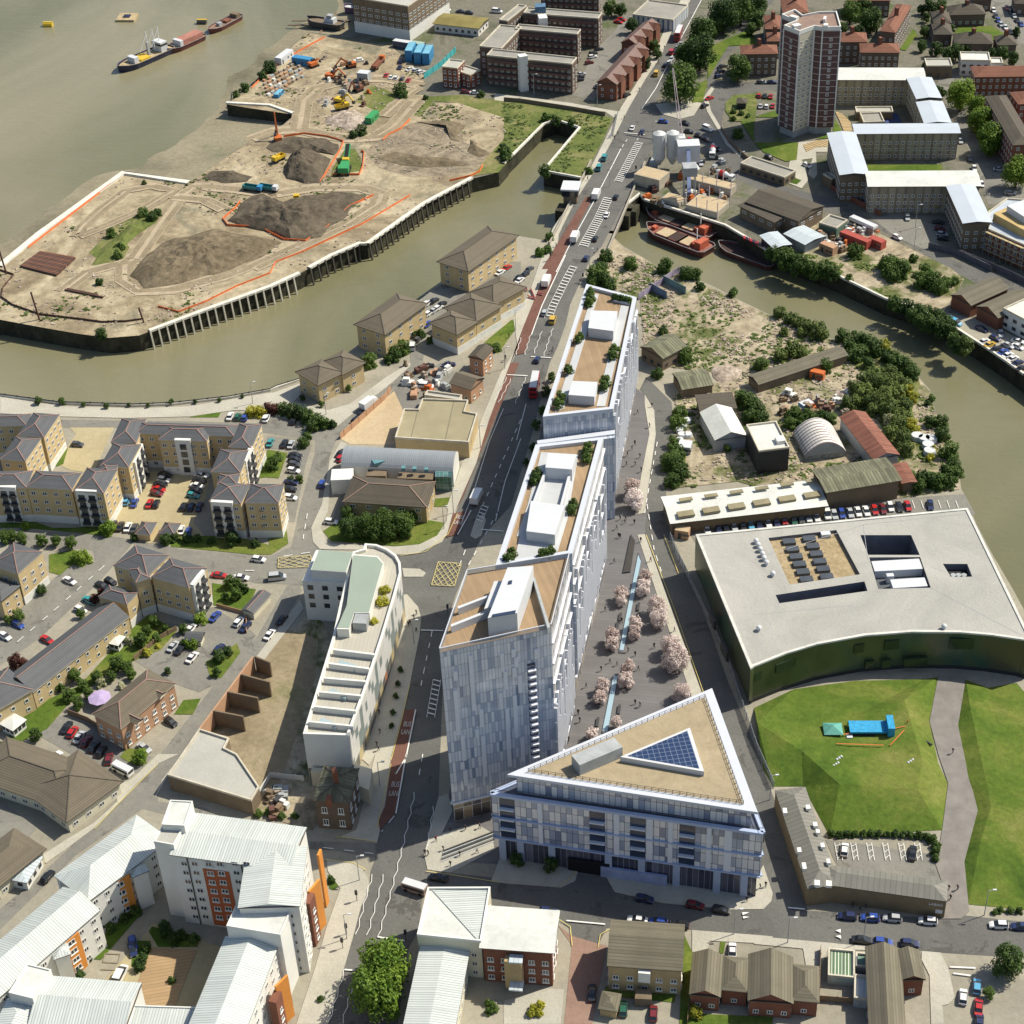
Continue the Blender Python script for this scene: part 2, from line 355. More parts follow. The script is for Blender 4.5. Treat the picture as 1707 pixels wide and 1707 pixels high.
road('road',junction,0.02);road('road',P('31','1370,830 1390,700 1470,620 1600,580 1790,560 1790,510 1500,520 1400,560 1310,600 1240,660 1200,760 1290,800'),0.02);road('road',P('31','1310,610 1400,560 1330,500 1380,380 1500,270 1560,180 1650,60 1707,0 1600,-40 1480,200 1350,330 1290,430 1280,520'),0.02)
for s in(P('41','1450,-40 1590,-40 1650,40 1800,200 1800,330 1620,240 1530,150 1480,40'),P('41','1150,530 1260,560 1420,900 1600,1000 1707,1200 1707,1290 1480,1290 1420,1080 1290,800'),P('31','430,600 590,300 700,200 760,100 850,90 790,270 620,500 570,640'),P('41','700,1340 1230,1370 1240,1440 1110,1590 900,1500 760,1390'),P('41','1180,430 1380,440 1380,540 1160,530')):road('road',s,0.02,m_asph2)
sheet('pavement',P('31','-60,590 420,650 640,690 730,705 700,745 640,705 440,690 -60,640'),0.03,m_pave)
road('road',P('24','1100,740 1250,750 1700,800')+P('34','0,815 360,842 450,800 475,720 500,640 650,660 650,780 700,870 1000,940 1440,982 1640,980')+PX('1347,1518')+P('44','1180,1040 1330,1020 1707,1060')+PX('1900,1552 1900,1625')+P('44','1707,1290 1170,1255 500,1195 0,1150')+P('34','1190,1112 650,1100 600,1200 560,1707 380,1707 430,1210 420,1110 340,1040 220,1000')+P('24','1500,950 1110,860'),0.025)
road('road',P('34','1440,982 1640,980')+PX('1347,1520 1330,1450 1290,1330 1253,1230 1215,1140 1180,1040 1143,945 1118,890 1109,840 1111,815 1125,723 1119.5,670 1077,628 1066,650 1072,657 1090,683 1093,723 1075,855 1069,866 1075,890 1120,1017 1170,1154 1225,1280 1260,1400'),0.02)
road('road',PX('-60,880 0,884 60,886 150,888 245,903 300,915 420,925 450,927 486,911 499,848 525,755 525.5,734 450,722 300,715 110,712 -60,712 -60,700 110,700 300,702 440,706')+P('22','320,1120 540,1100 700,960 890,820 1000,700 1000,620 1090,640 1080,700 1060,760 900,860 620,1080 530,1200 490,1300 440,1600')+P('23','380,150 390,240 430,290')+PX('545,935 510,975 425,972 352,953 300,945 221,906')+P('13','720,390 600,520 250,850 0,1020')+PX('-60,1150 -60,1100 0,1079')+P('13','200,765 400,620 560,450 600,370 590,300 540,285')+PX('60,912 0,908 -60,906'),0.022,m_asph2)
road('road',PX('500,975 503,985 494,1001 448,1078 395,1155 337,1220 277,1290 264,1318')+P('14','1000,300 1300,340')+PX('390,1378 450,1400 626,1405 626,1430 560,1418 440,1412')+P('14','1200,420 900,345 480,640 0,1110')+PX('-60,1600 -60,1560 0,1515')+P('14','260,760 600,440 740,270')+PX('264,1262 337.5,1167 395,1090 430,1059')+P('13','1630,830')+PX('470,990 480,975'),0.024,m_asph2)
for nm,s,mt in(('car_park',P('13','860,740 1130,760 1200,720 1340,650 1560,780 1620,830 1520,950 1420,1110 1260,1190 1080,1130 930,1040 850,990 1020,920 1130,830'),m_asph2),
 ('car_park',P('13','380,1340 560,1390 760,1500 960,1600 880,1700 760,1707 480,1600 240,1460'),m_asph2),('car_park',P('14','0,280 120,380 230,470 0,760'),m_asph2),
 ('car_park',P('13','0,690 230,560 520,330 600,370 560,450 400,620 200,765 0,905'),m_asph2),('car_park',P('12','0,1060 720,1080 700,1120 420,1110 0,1100'),m_asph2),
 ('courtyard',P('12','440,1110 720,1110 590,1400 450,1380 360,1340 480,1150'),m_court),('courtyard',P('12','930,1390 1330,1390 1300,1560 1220,1707')+P('13','1300,210 940,250 700,110 770,0')+P('12','740,1650 770,1580 860,1520'),m_court),
 ('car_park',P('22','90,1020 320,1080 320,1120 100,1110'),m_asph2),('car_park',P('22','100,1170 280,1180 380,1220 340,1340 270,1707 220,1707 230,1250 100,1240'),m_asph2),
 ('car_park',P('22','1080,290 1215,190 1450,60 1700,60 1700,200 1500,330 1250,380 1080,560 1000,640 950,560'),m_asph2),
 ('yard',P('22','900,860 1100,740 1250,680 1320,880 1110,940 1050,1010 960,1000 900,1200 720,1210 850,930'),m_asph2),
 ('sand_yard',P('22','560,1180 840,930 900,880 960,1010 900,1220 620,1215'),m_sand),('yard',PX('560,848 590,770 600,900 552,880'),m_asph2),
 ('car_park',P('44','450,540 1180,640 1160,700 1230,780 1230,860 560,760 500,660'),m_asph2),('plaza',PX('906,700 1010,600')+P('32','880,900 960,1000 940,1200 900,1650')+PX('1075,890')+P('33','970,580 1140,1080 1190,1230 1330,1330')+PX('1262,1380 1240,1440 830,1440')+P('24','1200,680 1150,500')+PX('742,1360 770,1200 860,900'),m_plaza),
 ('car_park',PX('1125,855 1400,800')+P('42','900,1560 1330,1530 1400,1660')+PX('1180,895 1160,905 1140,875'),m_asph2),
 ('car_park',P('42','1280,490 1210,380 1400,420 1707,560 1707,780 1450,600'),m_land),('yard',P('32','1010,1500 1480,1450 1707,1400')+PX('1260,790')+P('32','1330,1000 1100,950 1060,1330'),m_waste),
 ('courtyard',PX('95,1900 170,1640 255,1540 372,1580 330,1790 200,1900'),m_court),('courtyard',P('34','340,1080 430,1210 380,1707 560,1707 650,1210 600,1200 430,1150'),m_redblk),
 ('forecourt',P('34','0,1560 270,1480 380,1490 360,1707 0,1707'),m_pave)):
 sheet(nm,s,0.035,mt)
# ---------------------------------------------------------------- raised pavements with kerbs
PV=[P('31','1160,-60 1040,200 960,360 880,480 760,690 640,700 500,640 400,690 600,730 730,740 670,860 570,1040 430,1270 500,1150 360,1430')+PX('935,377 906,435')+P('32','200,260 120,420 20,620')+P('22','1600,640 1480,900 1400,1080 1400,1290 1300,1470 1140,1620')+PX('745,850 735,880 700,905 660,912 560,918')+P('23','430,285 390,240 380,150 440,140 500,240 900,260 1180,200 1250,80 1330,0')+PX('757,855'),None]
pav=[]
pav.append(P('22','1290,1640 1420,1330 1500,1060 1610,770')+P('32','70,650 120,480')+PX('919,450 928,420')+P('31','345,1480 450,1270 600,1040 700,860 790,680 900,490 990,360 1060,200 1215,-60 1150,-60 1010,200 940,360 860,490 740,680 650,860 560,1040 440,1250 310,1440')+P('32','250,0 160,260 60,420')+P('22','1680,600 1570,770 1450,1060 1390,1250 1330,1330 1230,1620'))
pav.append(P('23','1270,130 1200,240 1040,315 920,320 700,290 430,285 385,240 375,150')+P('22','440,1600 490,1330 560,1200')+P('22','600,1210 560,1300 500,1380 480,1640')+P('23','430,150 480,250 900,270 1060,255 1170,200 1230,110')+P('22','1240,1620 1290,1640'))
pav.append(P('23','980,570 1050,650 1070,720 1060,830 1000,1130 960,1300 880,1600')+P('24','900,0 830,400 790,560 560,520')+P('24','660,480 730,200 780,0')+P('23','740,1650 560,1500 700,1000 800,600'))
pav.append(P('12','0,915 400,975 850,990 1200,975 1707,890')+P('22','130,890 305,830 310,900 260,950 480,1000 620,960 850,790 1000,700 1005,650 1000,720 880,830 700,970 540,1100 330,1120 320,1080 0,1000')+P('12','1480,1000 1200,1040 800,1050 400,1040 0,1020'))
pav.append(P('24','470,660 640,690 700,730 735,790 740,860 690,960 640,1150 580,1360 510,1600 480,1707 280,1707 400,1350 470,1100 560,850 480,740'))
pav.append(P('24','1180,270 1130,450 1090,640 1110,730 1250,750 1540,600 1530,590 1520,500 1420,440 1200,500 1270,360 1240,250'))
pav.append(P('34','-80,800 0,815 360,842 450,800 475,720 380,690 140,660 -20,640'))
pav.append(P('34','650,660 650,780 700,870 1000,940 1440,982 1640,980 1690,930 1700,880 1640,700 1560,860 1350,850 1050,800 660,740'))
pav.append(P('44','0,1150 500,1195 545,1200 720,1215 720,1240 480,1230 470,1220 420,1360 330,1350 310,1230 0,1200'))
pav.append(P('34','1190,1112 1700,1152 1700,1200 1300,1180 1280,1265 1190,1250'))
pav.append(P('44','1060,1245 1180,1255 1230,1360 1270,1540 1230,1580 1190,1590 1200,1707 1120,1707 1110,1400 1060,1300'))
pav.append(P('33','890,190 1060,670 1250,1190 1190,1230 1140,1080 970,580 845,195'))
pav.append(P('32','890,900 950,1000 960,1150 890,1650 830,1660 870,1400 920,1150 890,960'))
pav.append(P('23','950,405 1060,410 1100,435 1080,460 960,460'))
pav.append(P('23','1410,110 1460,60 1480,100 1450,200 1410,220 1380,200'))
pav.append(PX('258,1330 270,1300 400,1130 500,1000 506,1015 440,1100 400,1145 345,1215 285,1285'))
pav.append(P('14','1130,0 1000,60 860,190 740,320 590,470 430,590 290,690 250,650 420,540 600,430 740,300 730,200 830,160 1000,0'))
pav.append(P('31','960,660 1000,720 1110,752 1200,730 1250,650 1180,640 1100,640'))
pav.append(P('31','1330,560 1290,620 1310,700 1380,820 1420,900 1500,980 1490,992 1405,912 1360,830 1285,705 1262,620 1310,550'))
pav.append(P('41','280,900 470,880 520,960 390,960 400,1100 380,1130 340,1100 370,1000 300,1010 330,1060 340,1140 300,1190 200,1150 230,1000 270,1010'))
for s in pav:sheet('pavement',s,0.14,[m_pave][0],0.0)
# ---------------------------------------------------------------- grass and planting ground
GR=[P('12','1210,1020 1400,1010 1380,1045 1200,1045'),P('22','100,1250 225,1270 170,1430 40,1420'),P('22','70,990 200,980 420,1050 510,1110 320,1120 320,1060 90,1010'),P('12','430,1240 400,1340 350,1360 400,1230'),P('12','1640,1430 1707,1290 1707,1420'),
P('13','0,110 180,100 330,150 480,150 640,130 700,120 720,180 640,200 480,180 140,150 0,150'),P('13','1080,210 1330,200 1550,220 1707,260')+P('23','100,220 220,170 230,250 120,320')+P('13','1600,320 1300,290 1080,270'),P('13','310,320 470,290 580,330 580,380 470,370 380,450 310,430'),
P('13','1340,500 1620,540 1560,680 1350,640'),P('13','940,700 1120,800 1020,920 850,990 640,1100 420,1280 300,1420 100,1520 40,1440 220,1270 500,1150 820,800'),P('13','1300,1000 1500,880 1520,940 1400,1100 1330,1100'),P('13','1160,1240 1270,1230 1220,1330 1100,1330'),P('13','800,1540 900,1560 930,1640 860,1660 760,1600'),
P('22','1470,570 1640,430 1700,440 1560,640 1480,620'),P('23','450,170 560,100 1100,100 1230,120 1170,200 1060,255 900,265 500,235'),P('22','1160,1560 1260,1550 1250,1610 1150,1610'),P('24','480,760 550,830 520,860 490,850'),
P('14','520,1290 700,1100 900,960 900,1000 640,1300'),P('14','840,1180 950,1180 960,1250 880,1370 830,1340'),P('14','960,1090 1250,1150 1250,1220 1000,1220 940,1120'),P('34','640,1470 1090,1500 1080,1570 640,1530'),P('34','1130,1120 1190,1250 1180,1707 1110,1707'),
P('34','1370,1180 1400,1190 1390,1260 1360,1260'),P('34','1170,1640 1700,1660 1700,1707 1170,1707'),P('43','1300,1290 1300,1300 1290,1300')]
for s in GR[:-1]:sheet('grass',s,0.05,m_grass)
GR2=[P('31','0,640 120,650 440,700 690,745 620,900 500,1120 250,1085 480,812 330,762 250,790 0,1040'),P('21','1100,610 1330,600 1707,660 1707,925 1620,1020 1560,1090 1400,1110 1480,1000 1640,830 1640,760 1300,650 1150,640 1060,740 1000,720'),
P('21','700,590 750,540 830,560 930,600 900,680 830,730 780,700 650,640'),P('11','560,1600 760,1400 900,1330 1030,1340 980,1420 820,1470 740,1500 820,1560 780,1640 700,1680 700,1600 640,1650'),P('22','1150,640 1100,600 1100,660'),P('21','510,1060 590,940 650,940 690,1000 690,1080 500,1110')]
for s in(GR2[0],GR2[1],GR2[2],GR2[3],GR2[5]):sheet('rough_grass',s,0.06,m_rough)
for s in(P('31','1290,500 1290,300 1560,180 1600,280 1420,290 1350,400 1290,500 1260,640 1190,650 1230,530'),P('31','1500,770 1707,700')+P('41','150,690 150,740 0,740 0,900 280,900 270,1010 200,1020 60,960 0,900'),P('41','700,1040 1190,1040 1190,1080 710,1080'),P('41','505,740 555,820 500,870 390,880 500,830'),P('41','1010,180 1030,220 960,320 920,310'),P('41','1290,165 1500,165 1580,210 1540,260 1270,210'),P('41','210,1150 250,1120 300,1140 270,1165'),P('31','1420,680 1540,690 1560,740 1430,770')):
 sheet('grass',s,0.16,m_grass)
sheet('waste_ground',P('31','700,1510 760,1570 900,1640 1000,1707')+P('32','1060,125 1240,190 1480,305 1690,405')+P('42','130,410 480,550 560,575 480,640 0,800')+P('32','1500,780 1060,730 890,600 860,300 540,210 590,60'),0.03,m_waste)
sheet('waste_ground',P('32','1060,900 1500,780')+P('42','0,800 560,600 760,620 930,710 1050,810 1110,880 1150,1030 1210,1120 1270,1240 1290,1340 1300,1500 900,1560 350,1440 0,1480')+P('32','1480,1450 1010,1500 1100,1300 1100,1000'),0.032,m_waste)
sheet('waste_ground',P('41','100,1500 400,1400 800,1480 1250,1700')+P('42','1330,170 1200,380 1280,488 1050,370 830,298 540,158 140,10 100,0'),0.03,m_waste)
sheet('site_ground',P('21','350,205 650,260 880,290 1100,490 1050,560 1000,600 1100,600 1090,650 1300,650 1640,760 1640,830 1480,1000 1390,1128 1090,1288 730,1543 680,1543 500,1618 360,1698')+P('12','1700,224 945,503 880,528 690,543 500,518 270,478 0,428 -500,428')+PX('-200,515 -60,502')+P('11','0,1684 250,1484 780,1100 1190,1160')+P('21','0,886 120,825 200,790 302,705 262,724 -40,680')+P('11','1440,660 1505,605')+P('21','0,545 100,445'),0.04,m_dirt)
sheet('yard',PX('330,1235 470,1080 520,1010 560,1075 600,1250 520,1385 440,1360 300,1320'),0.03,m_waste)
sheet('yard',P('13','1420,1250 1707,900')+P('23','130,780 330,820 420,860 400,1100 200,1707')+P('24','0,420')+P('14','1600,190 1500,0 1420,0'),0.04,ground_mat('yard_earth',[(0.3,(0.19,0.155,0.095)),(0.55,(0.29,0.24,0.155)),(0.7,(0.16,0.16,0.075))],0.05,fine=0.2))
for s in(P('42','560,560 720,560 860,610 1000,720 1050,830 1000,1000 1060,1200 960,1320 860,1200 780,1060 640,1010 590,940 640,860 700,800 640,720'),P('42','1040,1440 1160,1400 1260,1340 1290,1460 1120,1500'),P('42','220,1020 480,1040 500,1090 280,1120'),P('32','1050,1240 1160,1200 1140,1420 1050,1500'),P('32','550,150 680,150 690,240 560,230'),P('42','800,90 920,110 900,180 840,150'),P('42','1050,120 1260,190 1180,250 1040,200')):sheet('undergrowth',s,0.1,m_rough)
def tin(pts,faces,m):
 w=[G(p[0],p[1],p[2])for p in pts];mb=MB()
 for f in faces:
  q=[w[i]for i in f];n=(q[1]-q[0]).cross(q[2]-q[0])
  mb.face(q if n.z>0 else q[::-1],0)
 struct(mb.build('lawn',m))
def Q(t,s,z=0.08):return[(x,y,z)for x,y in P(t,s)]
L=Q('43','0,1290 250,1172 640,1118 1080,1108 1165,1096 1108,1375 1165,1640')+Q('44','1225,185 1190,480 480,520 310,205 120,205 60,100')+Q('43','20,1385 300,1560',3.4)+Q('44','540,190 1035,225',3.4)+Q('43','1065,1620 950,1240',3.0)+Q('43','640,1340',1.4)
tin(L,[(0,1,13),(1,14,13),(1,19,14),(1,2,19),(2,3,19),(3,18,19),(3,4,18),(4,5,18),(5,17,18),(5,6,17),(6,7,17),(7,16,17),(7,8,16),(8,9,16),(9,15,16),(9,10,15),(10,14,15),(10,11,14),(11,13,14),(11,12,13),(12,0,13),(14,19,15),(15,19,16),(16,19,17),(17,19,18)],m_grass)
L=Q('43','1340,1112 1480,1162 1660,1132 1720,1200 1290,1400')+Q('44','1340,130 1415,355 1330,680 1355,950 1720,985')+Q('44','2300,985 2300,-400')+Q('43','1370,1300',1.5)+Q('44','1440,45 1500,330 1430,560',1.5)+Q('43','1560,1480',0.9)+Q('44','1720,330',1.5)+Q('44','1720,750',0.8)
tin(L,[(0,1,12),(0,12,4),(1,16,12),(1,2,16),(2,3,16),(4,12,13),(4,13,5),(12,16,13),(5,13,14),(5,14,6),(6,14,15),(6,15,7),(7,15,8),(8,15,18),(8,18,9),(13,16,17),(13,17,14),(14,17,15),(15,17,18),(3,17,16),(3,11,17),(11,10,18),(11,18,17),(10,9,18)],m_grass)
sheet('path',P('43','1165,1090 1340,1100 1290,1400 1340,1640')+P('44','1415,355 1330,680 1360,990 1310,1040 1180,1040 1220,900 1150,700 1190,480 1228,185 1165,0')+P('43','1110,1375'),0.1,M('path_tarmac',(0.20,0.185,0.165),0.9,fine=0.06),0.0)
# ---------------------------------------------------------------- quay details
def quay(pts,name,label,cat,cap=(0.62,0.60,0.52),step=3.0,pile=None,w=1.6,depth=5.5):
 W_=GW(pts,0.0);t=thing(name,label,cat,W_[0])
 mb=MB();strip(mb,[(p.x,p.y)for p in W_],w,0.75,0,True)
 for a_,b_ in zip(W_,W_[1:]):
  d=(b_-a_).normalized();n=Vector((-d.y,d.x,0))*w/2
  for s in(-1,1):q=[a_+n*s,b_+n*s,b_+n*s+Vector((0,0,0.75)),a_+n*s+Vector((0,0,0.75))];mb.face(q if s<0 else q[::-1])
 mb.build('coping',M(name+'_cap',cap,0.8),t)
 if pile:
  R=resample(W_,step)
  mp=M('pile_%d'%int(pile[0]*100),pile,0.8);kids=0
  for p,q in zip(R,R[1:]):
   if kids>=98:break
   d=(q-p).normalized();n=Vector((d.y,-d.x,0));m2=MB();pw=0.55
   a0=p+n*(w/2+0.05);m2.bar(a0+Vector((0,0,0.5)),a0+n*0.9+Vector((0,0,ZW-0.5)),pw,0.5);m2.build('pile',mp,t);kids+=1
 return t
q1=P('12','945,505 1300,372 1707,225')+P('22','300,140');quay(q1,'river_wall','pale capped river wall with sloping white piles round the tip of the building site','river wall',pile=(0.5,0.48,0.38),step=3.2)
q2=P('21','360,1700 500,1622 680,1545 730,1545 1090,1290 1390,1130');quay(q2,'river_wall','straight capped river wall with dark piles beside the excavated building site','river wall',pile=(0.07,0.065,0.05),step=3.4)
quay(P('11','0,1690 250,1484 780,1100 1195,1160'),'river_wall','white topped river wall facing the open river on the west side of the site','river wall',(0.7,0.68,0.62),w=2.6)
quay(P('11','1432,655 1707,670')+P('21','262,722'),'river_wall','dark slipway wall with a pale top cutting into the site foreshore','river wall',(0.5,0.5,0.46),w=1.4)
quay(PX('0,660')+P('12','380,960 850,975 1100,965 1450,925 1707,878')+P('22','160,860 305,812'),'river_wall','stone coped creek wall below the riverside walk in front of the yellow flats','river wall',(0.3,0.27,0.2),w=0.8)
quay(PX('1046,341')+P('31','860,1230 890,1268 1400,1430 1707,1610')+P('42','140,10'),'river_wall','dark creek wall under the concrete works','river wall',(0.2,0.18,0.13),w=0.9)
quay(P('42','540,160 830,300 1050,372 1280,490 1450,600 1600,700 1707,780'),'river_wall','weedy creek wall below the parked cars on the east bank','river wall',(0.2,0.19,0.13),w=0.8)
quay(P('31','0,1040 250,790 330,762 480,812 250,1085 500,1132'),'river_wall','wall around the square ended dock beside the road','river wall',(0.2,0.19,0.14),w=0.9)
t=thing('road_bridge','lifting road bridge carrying the main road over the creek, with parapets and stone piers','bridge',G(1000,345))
dk=[G(*p)for p in((972,297),(931,379),(1026,390),(1064,300))]
mb=MB();mb.prism([(p.x,p.y)for p in dk],-1.6,0.0,bottom=True);mb.build('deck',M('bridge_deck',(0.16,0.15,0.13),0.8),t)
for a_,b_ in((0,1),(3,2)):
 m2=MB();A_,B_=dk[a_],dk[b_];d=(B_-A_).normalized();n=Vector((-d.y,d.x,0))*0.25;A_=A_-d*14;B_=B_+d*14
 m2.prism([(A_+n).to_2d(),(B_+n).to_2d(),(B_-n).to_2d(),(A_-n).to_2d()],0,1.3);m2.build('parapet',M('parapet_stone',(0.33,0.3,0.24),0.85),t)
for(x,y)in((1052,345),(1040,352),(940,345)):
 g_=G(x,y);m2=MB();m2.obox(g_,2.6,3.2,ZW-1,-0.2,-0.3);m2.build('pier',m_dkwall,t)
for k in(0.42,0.5,0.58):
 a_=dk[0].lerp(dk[1],k);b_=dk[3].lerp(dk[2],k);m2=MB();m2.bar(a_+Vector((0,0,0.06)),b_+Vector((0,0,0.06)),0.25,0.04);m2.build('deck_joint',M('steel_joint',(0.12,0.12,0.12),0.5),t)
# ---------------------------------------------------------------- building kit
m_glass,nt,b=base('window_glass',0.12,0,0.8);b.inputs['Base Color'].default_value=(0.035,0.045,0.055,1)
m_wht=M('white_frame',(0.68,0.68,0.64),0.6,var=0.05,fine=0)
m_dkf=M('dark_frame',(0.05,0.05,0.05),0.5,var=0.05,fine=0)
BR=dict(
yb=M('yellow_brick',(0.50,0.39,0.21),0.9,0.10,0.3,0.10,2.5),bb=M('buff_brick',(0.40,0.30,0.155),0.9,0.12,0.3,0.1,2.5),rb=M('red_brick',(0.19,0.075,0.045),0.9,0.14,0.3,0.12,2.5),
db=M('dark_brick',(0.13,0.095,0.07),0.9,0.15,0.3,0.12,2.5),br=M('brown_brick',(0.17,0.13,0.085),0.9,0.16,0.2,0.15,2.0),wr=M('white_render',(0.66,0.66,0.61),0.8,0.06,0.2,0.05),
cr=M('cream_render',(0.58,0.55,0.42),0.8,0.08,0.2,0.05),mb=M('maroon_brick',(0.115,0.06,0.055),0.9,0.1,0.3),bk=M('black_cladding',(0.025,0.027,0.03),0.6),ob=M('orange_render',(0.60,0.24,0.045),0.8,0.06),oR=M('rust_render',(0.40,0.11,0.04),0.85,0.08),
gy=M('grey_cladding',(0.33,0.35,0.35),0.6),pb=M('peach_brick',(0.42,0.25,0.15),0.9,0.12,0.3,0.1,2.5),lg=M('tan_brick',(0.22,0.165,0.09),0.85,.15,.3))
RF=dict(
slate=MS('slate_roof',(0.088,0.093,0.098),(0.07,0.075,0.08),0.6,0.2,1,0.7,0.12,bump=0.03),brown=MS('brown_tile_roof',(0.135,0.115,0.08),(0.11,0.093,0.065),0.6,0.25,1,0.85,0.12,bump=0.03),
dbrown=MS('dark_tile_roof',(0.088,0.075,0.055),(0.07,0.06,0.045),0.6,0.25,1,0.85,0.15,bump=0.03),red=MS('red_tile_roof',(0.20,0.085,0.05),(0.155,0.065,0.04),0.6,0.25,1,0.85,0.16,bump=0.03),
metal=MS('seamed_metal_roof',(0.52,0.56,0.525),(0.36,0.385,0.37),0.6,0.25,0,0.5,0.12,0.09,bump=0.03),white=M('white_roof',(0.56,0.575,0.53),0.6,0.14,0.09,0.09,0.8),flat=M('flat_roof_felt',(0.27,0.26,0.225),0.9,0.16,0.12,0.12,1.5),
grey=M('grey_membrane',(0.38,0.375,0.33),0.85,0.12,0.1,0.08,1.5),green=M('green_roof_cover',(0.26,0.32,0.26),0.8,0.06,0.1,0.05),blue=MS('pale_metal_roof',(0.47,0.53,0.55),(0.36,0.42,0.45),1.0,0.15,0,0.5,0.1),moss=MS('mossy_sheet_roof',(0.16,0.16,0.10),(0.11,0.11,0.075),1.0,0.3,0,0.95,0.4,0.15),
rust=MS('rusty_sheet_roof',(0.21,0.085,0.055),(0.15,0.06,0.04),1.0,0.2,0,0.85,0.3,0.12),zinc=MS('zinc_roof',(0.27,0.295,0.315),(0.2,0.22,0.24),0.6,0.15,0,0.5,0.06),ltile=MS('old_tile_roof',(0.15,0.135,0.095),(0.12,0.108,0.075),0.7,0.25,1,0.9,0.18,bump=0.03),sedum=M('turf_roof',(0.20,0.17,0.055),0.95,0.3,0.1,0.2))
m_ridge=M('ridge_tile',(0.30,0.185,0.15),0.8);m_ridged=M('dark_ridge',(0.10,0.085,0.065),0.8);m_stone=M('stone_coping',(0.52,0.48,0.38),0.8);m_lead=M('lead_flashing',(0.32,0.33,0.34),0.5)
_WC={};OVER={}
def win_mesh(w,h,style='white'):
 k=(round(w,2),round(h,2),style)
 if k in _WC:return _WC[k]
 mb=MB();f=0.14 if style!='dark' else 0.08
 mb.face([(-w/2,-.04,0),(w/2,-.04,0),(w/2,-.04,h),(-w/2,-.04,h)],1)
 for x0,x1,z0,z1 in((-w/2,w/2,0,f),(-w/2,w/2,h-f,h),(-w/2,-w/2+f,f,h-f),(w/2-f,w/2,f,h-f))+(((-f/2,f/2,f,h-f),)if w>1.1 else()):
  mb.box(x0,-.10,z0,x1,-.02,z1,0)
 if style=='sill':mb.box(-w/2-.15,-.22,-.18,w/2+.15,-.02,0,0)
 o=mb.build('window',[m_dkf if style=='dark' else m_wht,m_glass]);me=o.data;bpy.data.objects.remove(o);_WC[k]=me
 return me
def ccw(poly):
 n=len(poly);a=sum(poly[i][0]*poly[(i+1)%n][1]-poly[(i+1)%n][0]*poly[i][1]for i in range(n))
 return[Vector((p[0],p[1]))for p in(poly if a>0 else poly[::-1])]
def rectify(q):
 """nearest rectangle to a traced quadrilateral"""
 q=ccw(q);c=sum(q,Vector((0,0)))/4
 d=(q[1]-q[0])+(q[2]-q[3]);e=(q[3]-q[0])+(q[2]-q[1]);e2=Vector((-d.y,d.x));a1=d.normalized()*1.0
 b1=Vector((e.y,-e.x)).normalized();L1,L2=d.length/2,e.length/2
 ax=(a1*L1+b1*L2).normalized();ay=Vector((-ax.y,ax.x));hx,hy=L1/2,e.dot(ay)/4
 return[c-ax*hx-ay*hy,c+ax*hx-ay*hy,c+ax*hx+ay*hy,c-ax*hx+ay*hy]
def put_window(root,p,d,z,w,h,style='white',name='window'):
 """p: point on the wall (2D), d: wall direction with the outside on its right"""
 o=bpy.data.objects.new(name,win_mesh(w,h,style));link(o);o.parent=root
 o.location=Vector((p[0],p[1],z))-Vector(root['_o']);o.rotation_euler=(0,0,atan2(d.y,d.x));return o
def wall_windows(root,poly,h,sp=3.0,w=1.2,hh=1.3,z0=1.0,fl=2.8,style='white',budget=95,only=None,facing=0.0,nf=None,used=None):
 n=len(poly);cnt=0;nf=nf or max(1,int((h-z0+0.6)/fl))
 for i in range(n):
  if only is not None and i not in only:continue
  a,b_=poly[i],poly[(i+1)%n];d=b_-a;L=d.length
  if L<3:continue
  d=d/L;nrm=Vector((d.y,-d.x));mid=(a+b_)/2
  if nrm.dot((Vector((0,0))-mid).normalized())<facing-0.25:continue
  k=max(1,int(L/sp))
  for f in range(nf):
   for j in range(k):
    p=a+d*(L*(j+0.5)/k)
    if cnt>=budget:OVER.setdefault(root,[]).append((win_mesh(w,hh,style),Matrix.Translation(Vector((p.x,p.y,z0+f*fl))-Vector(root['_o']))@Matrix.Rotation(atan2(d.y,d.x),4,'Z')))
    else:put_window(root,p,d,z0+f*fl,w,hh,style);cnt+=1
 return cnt
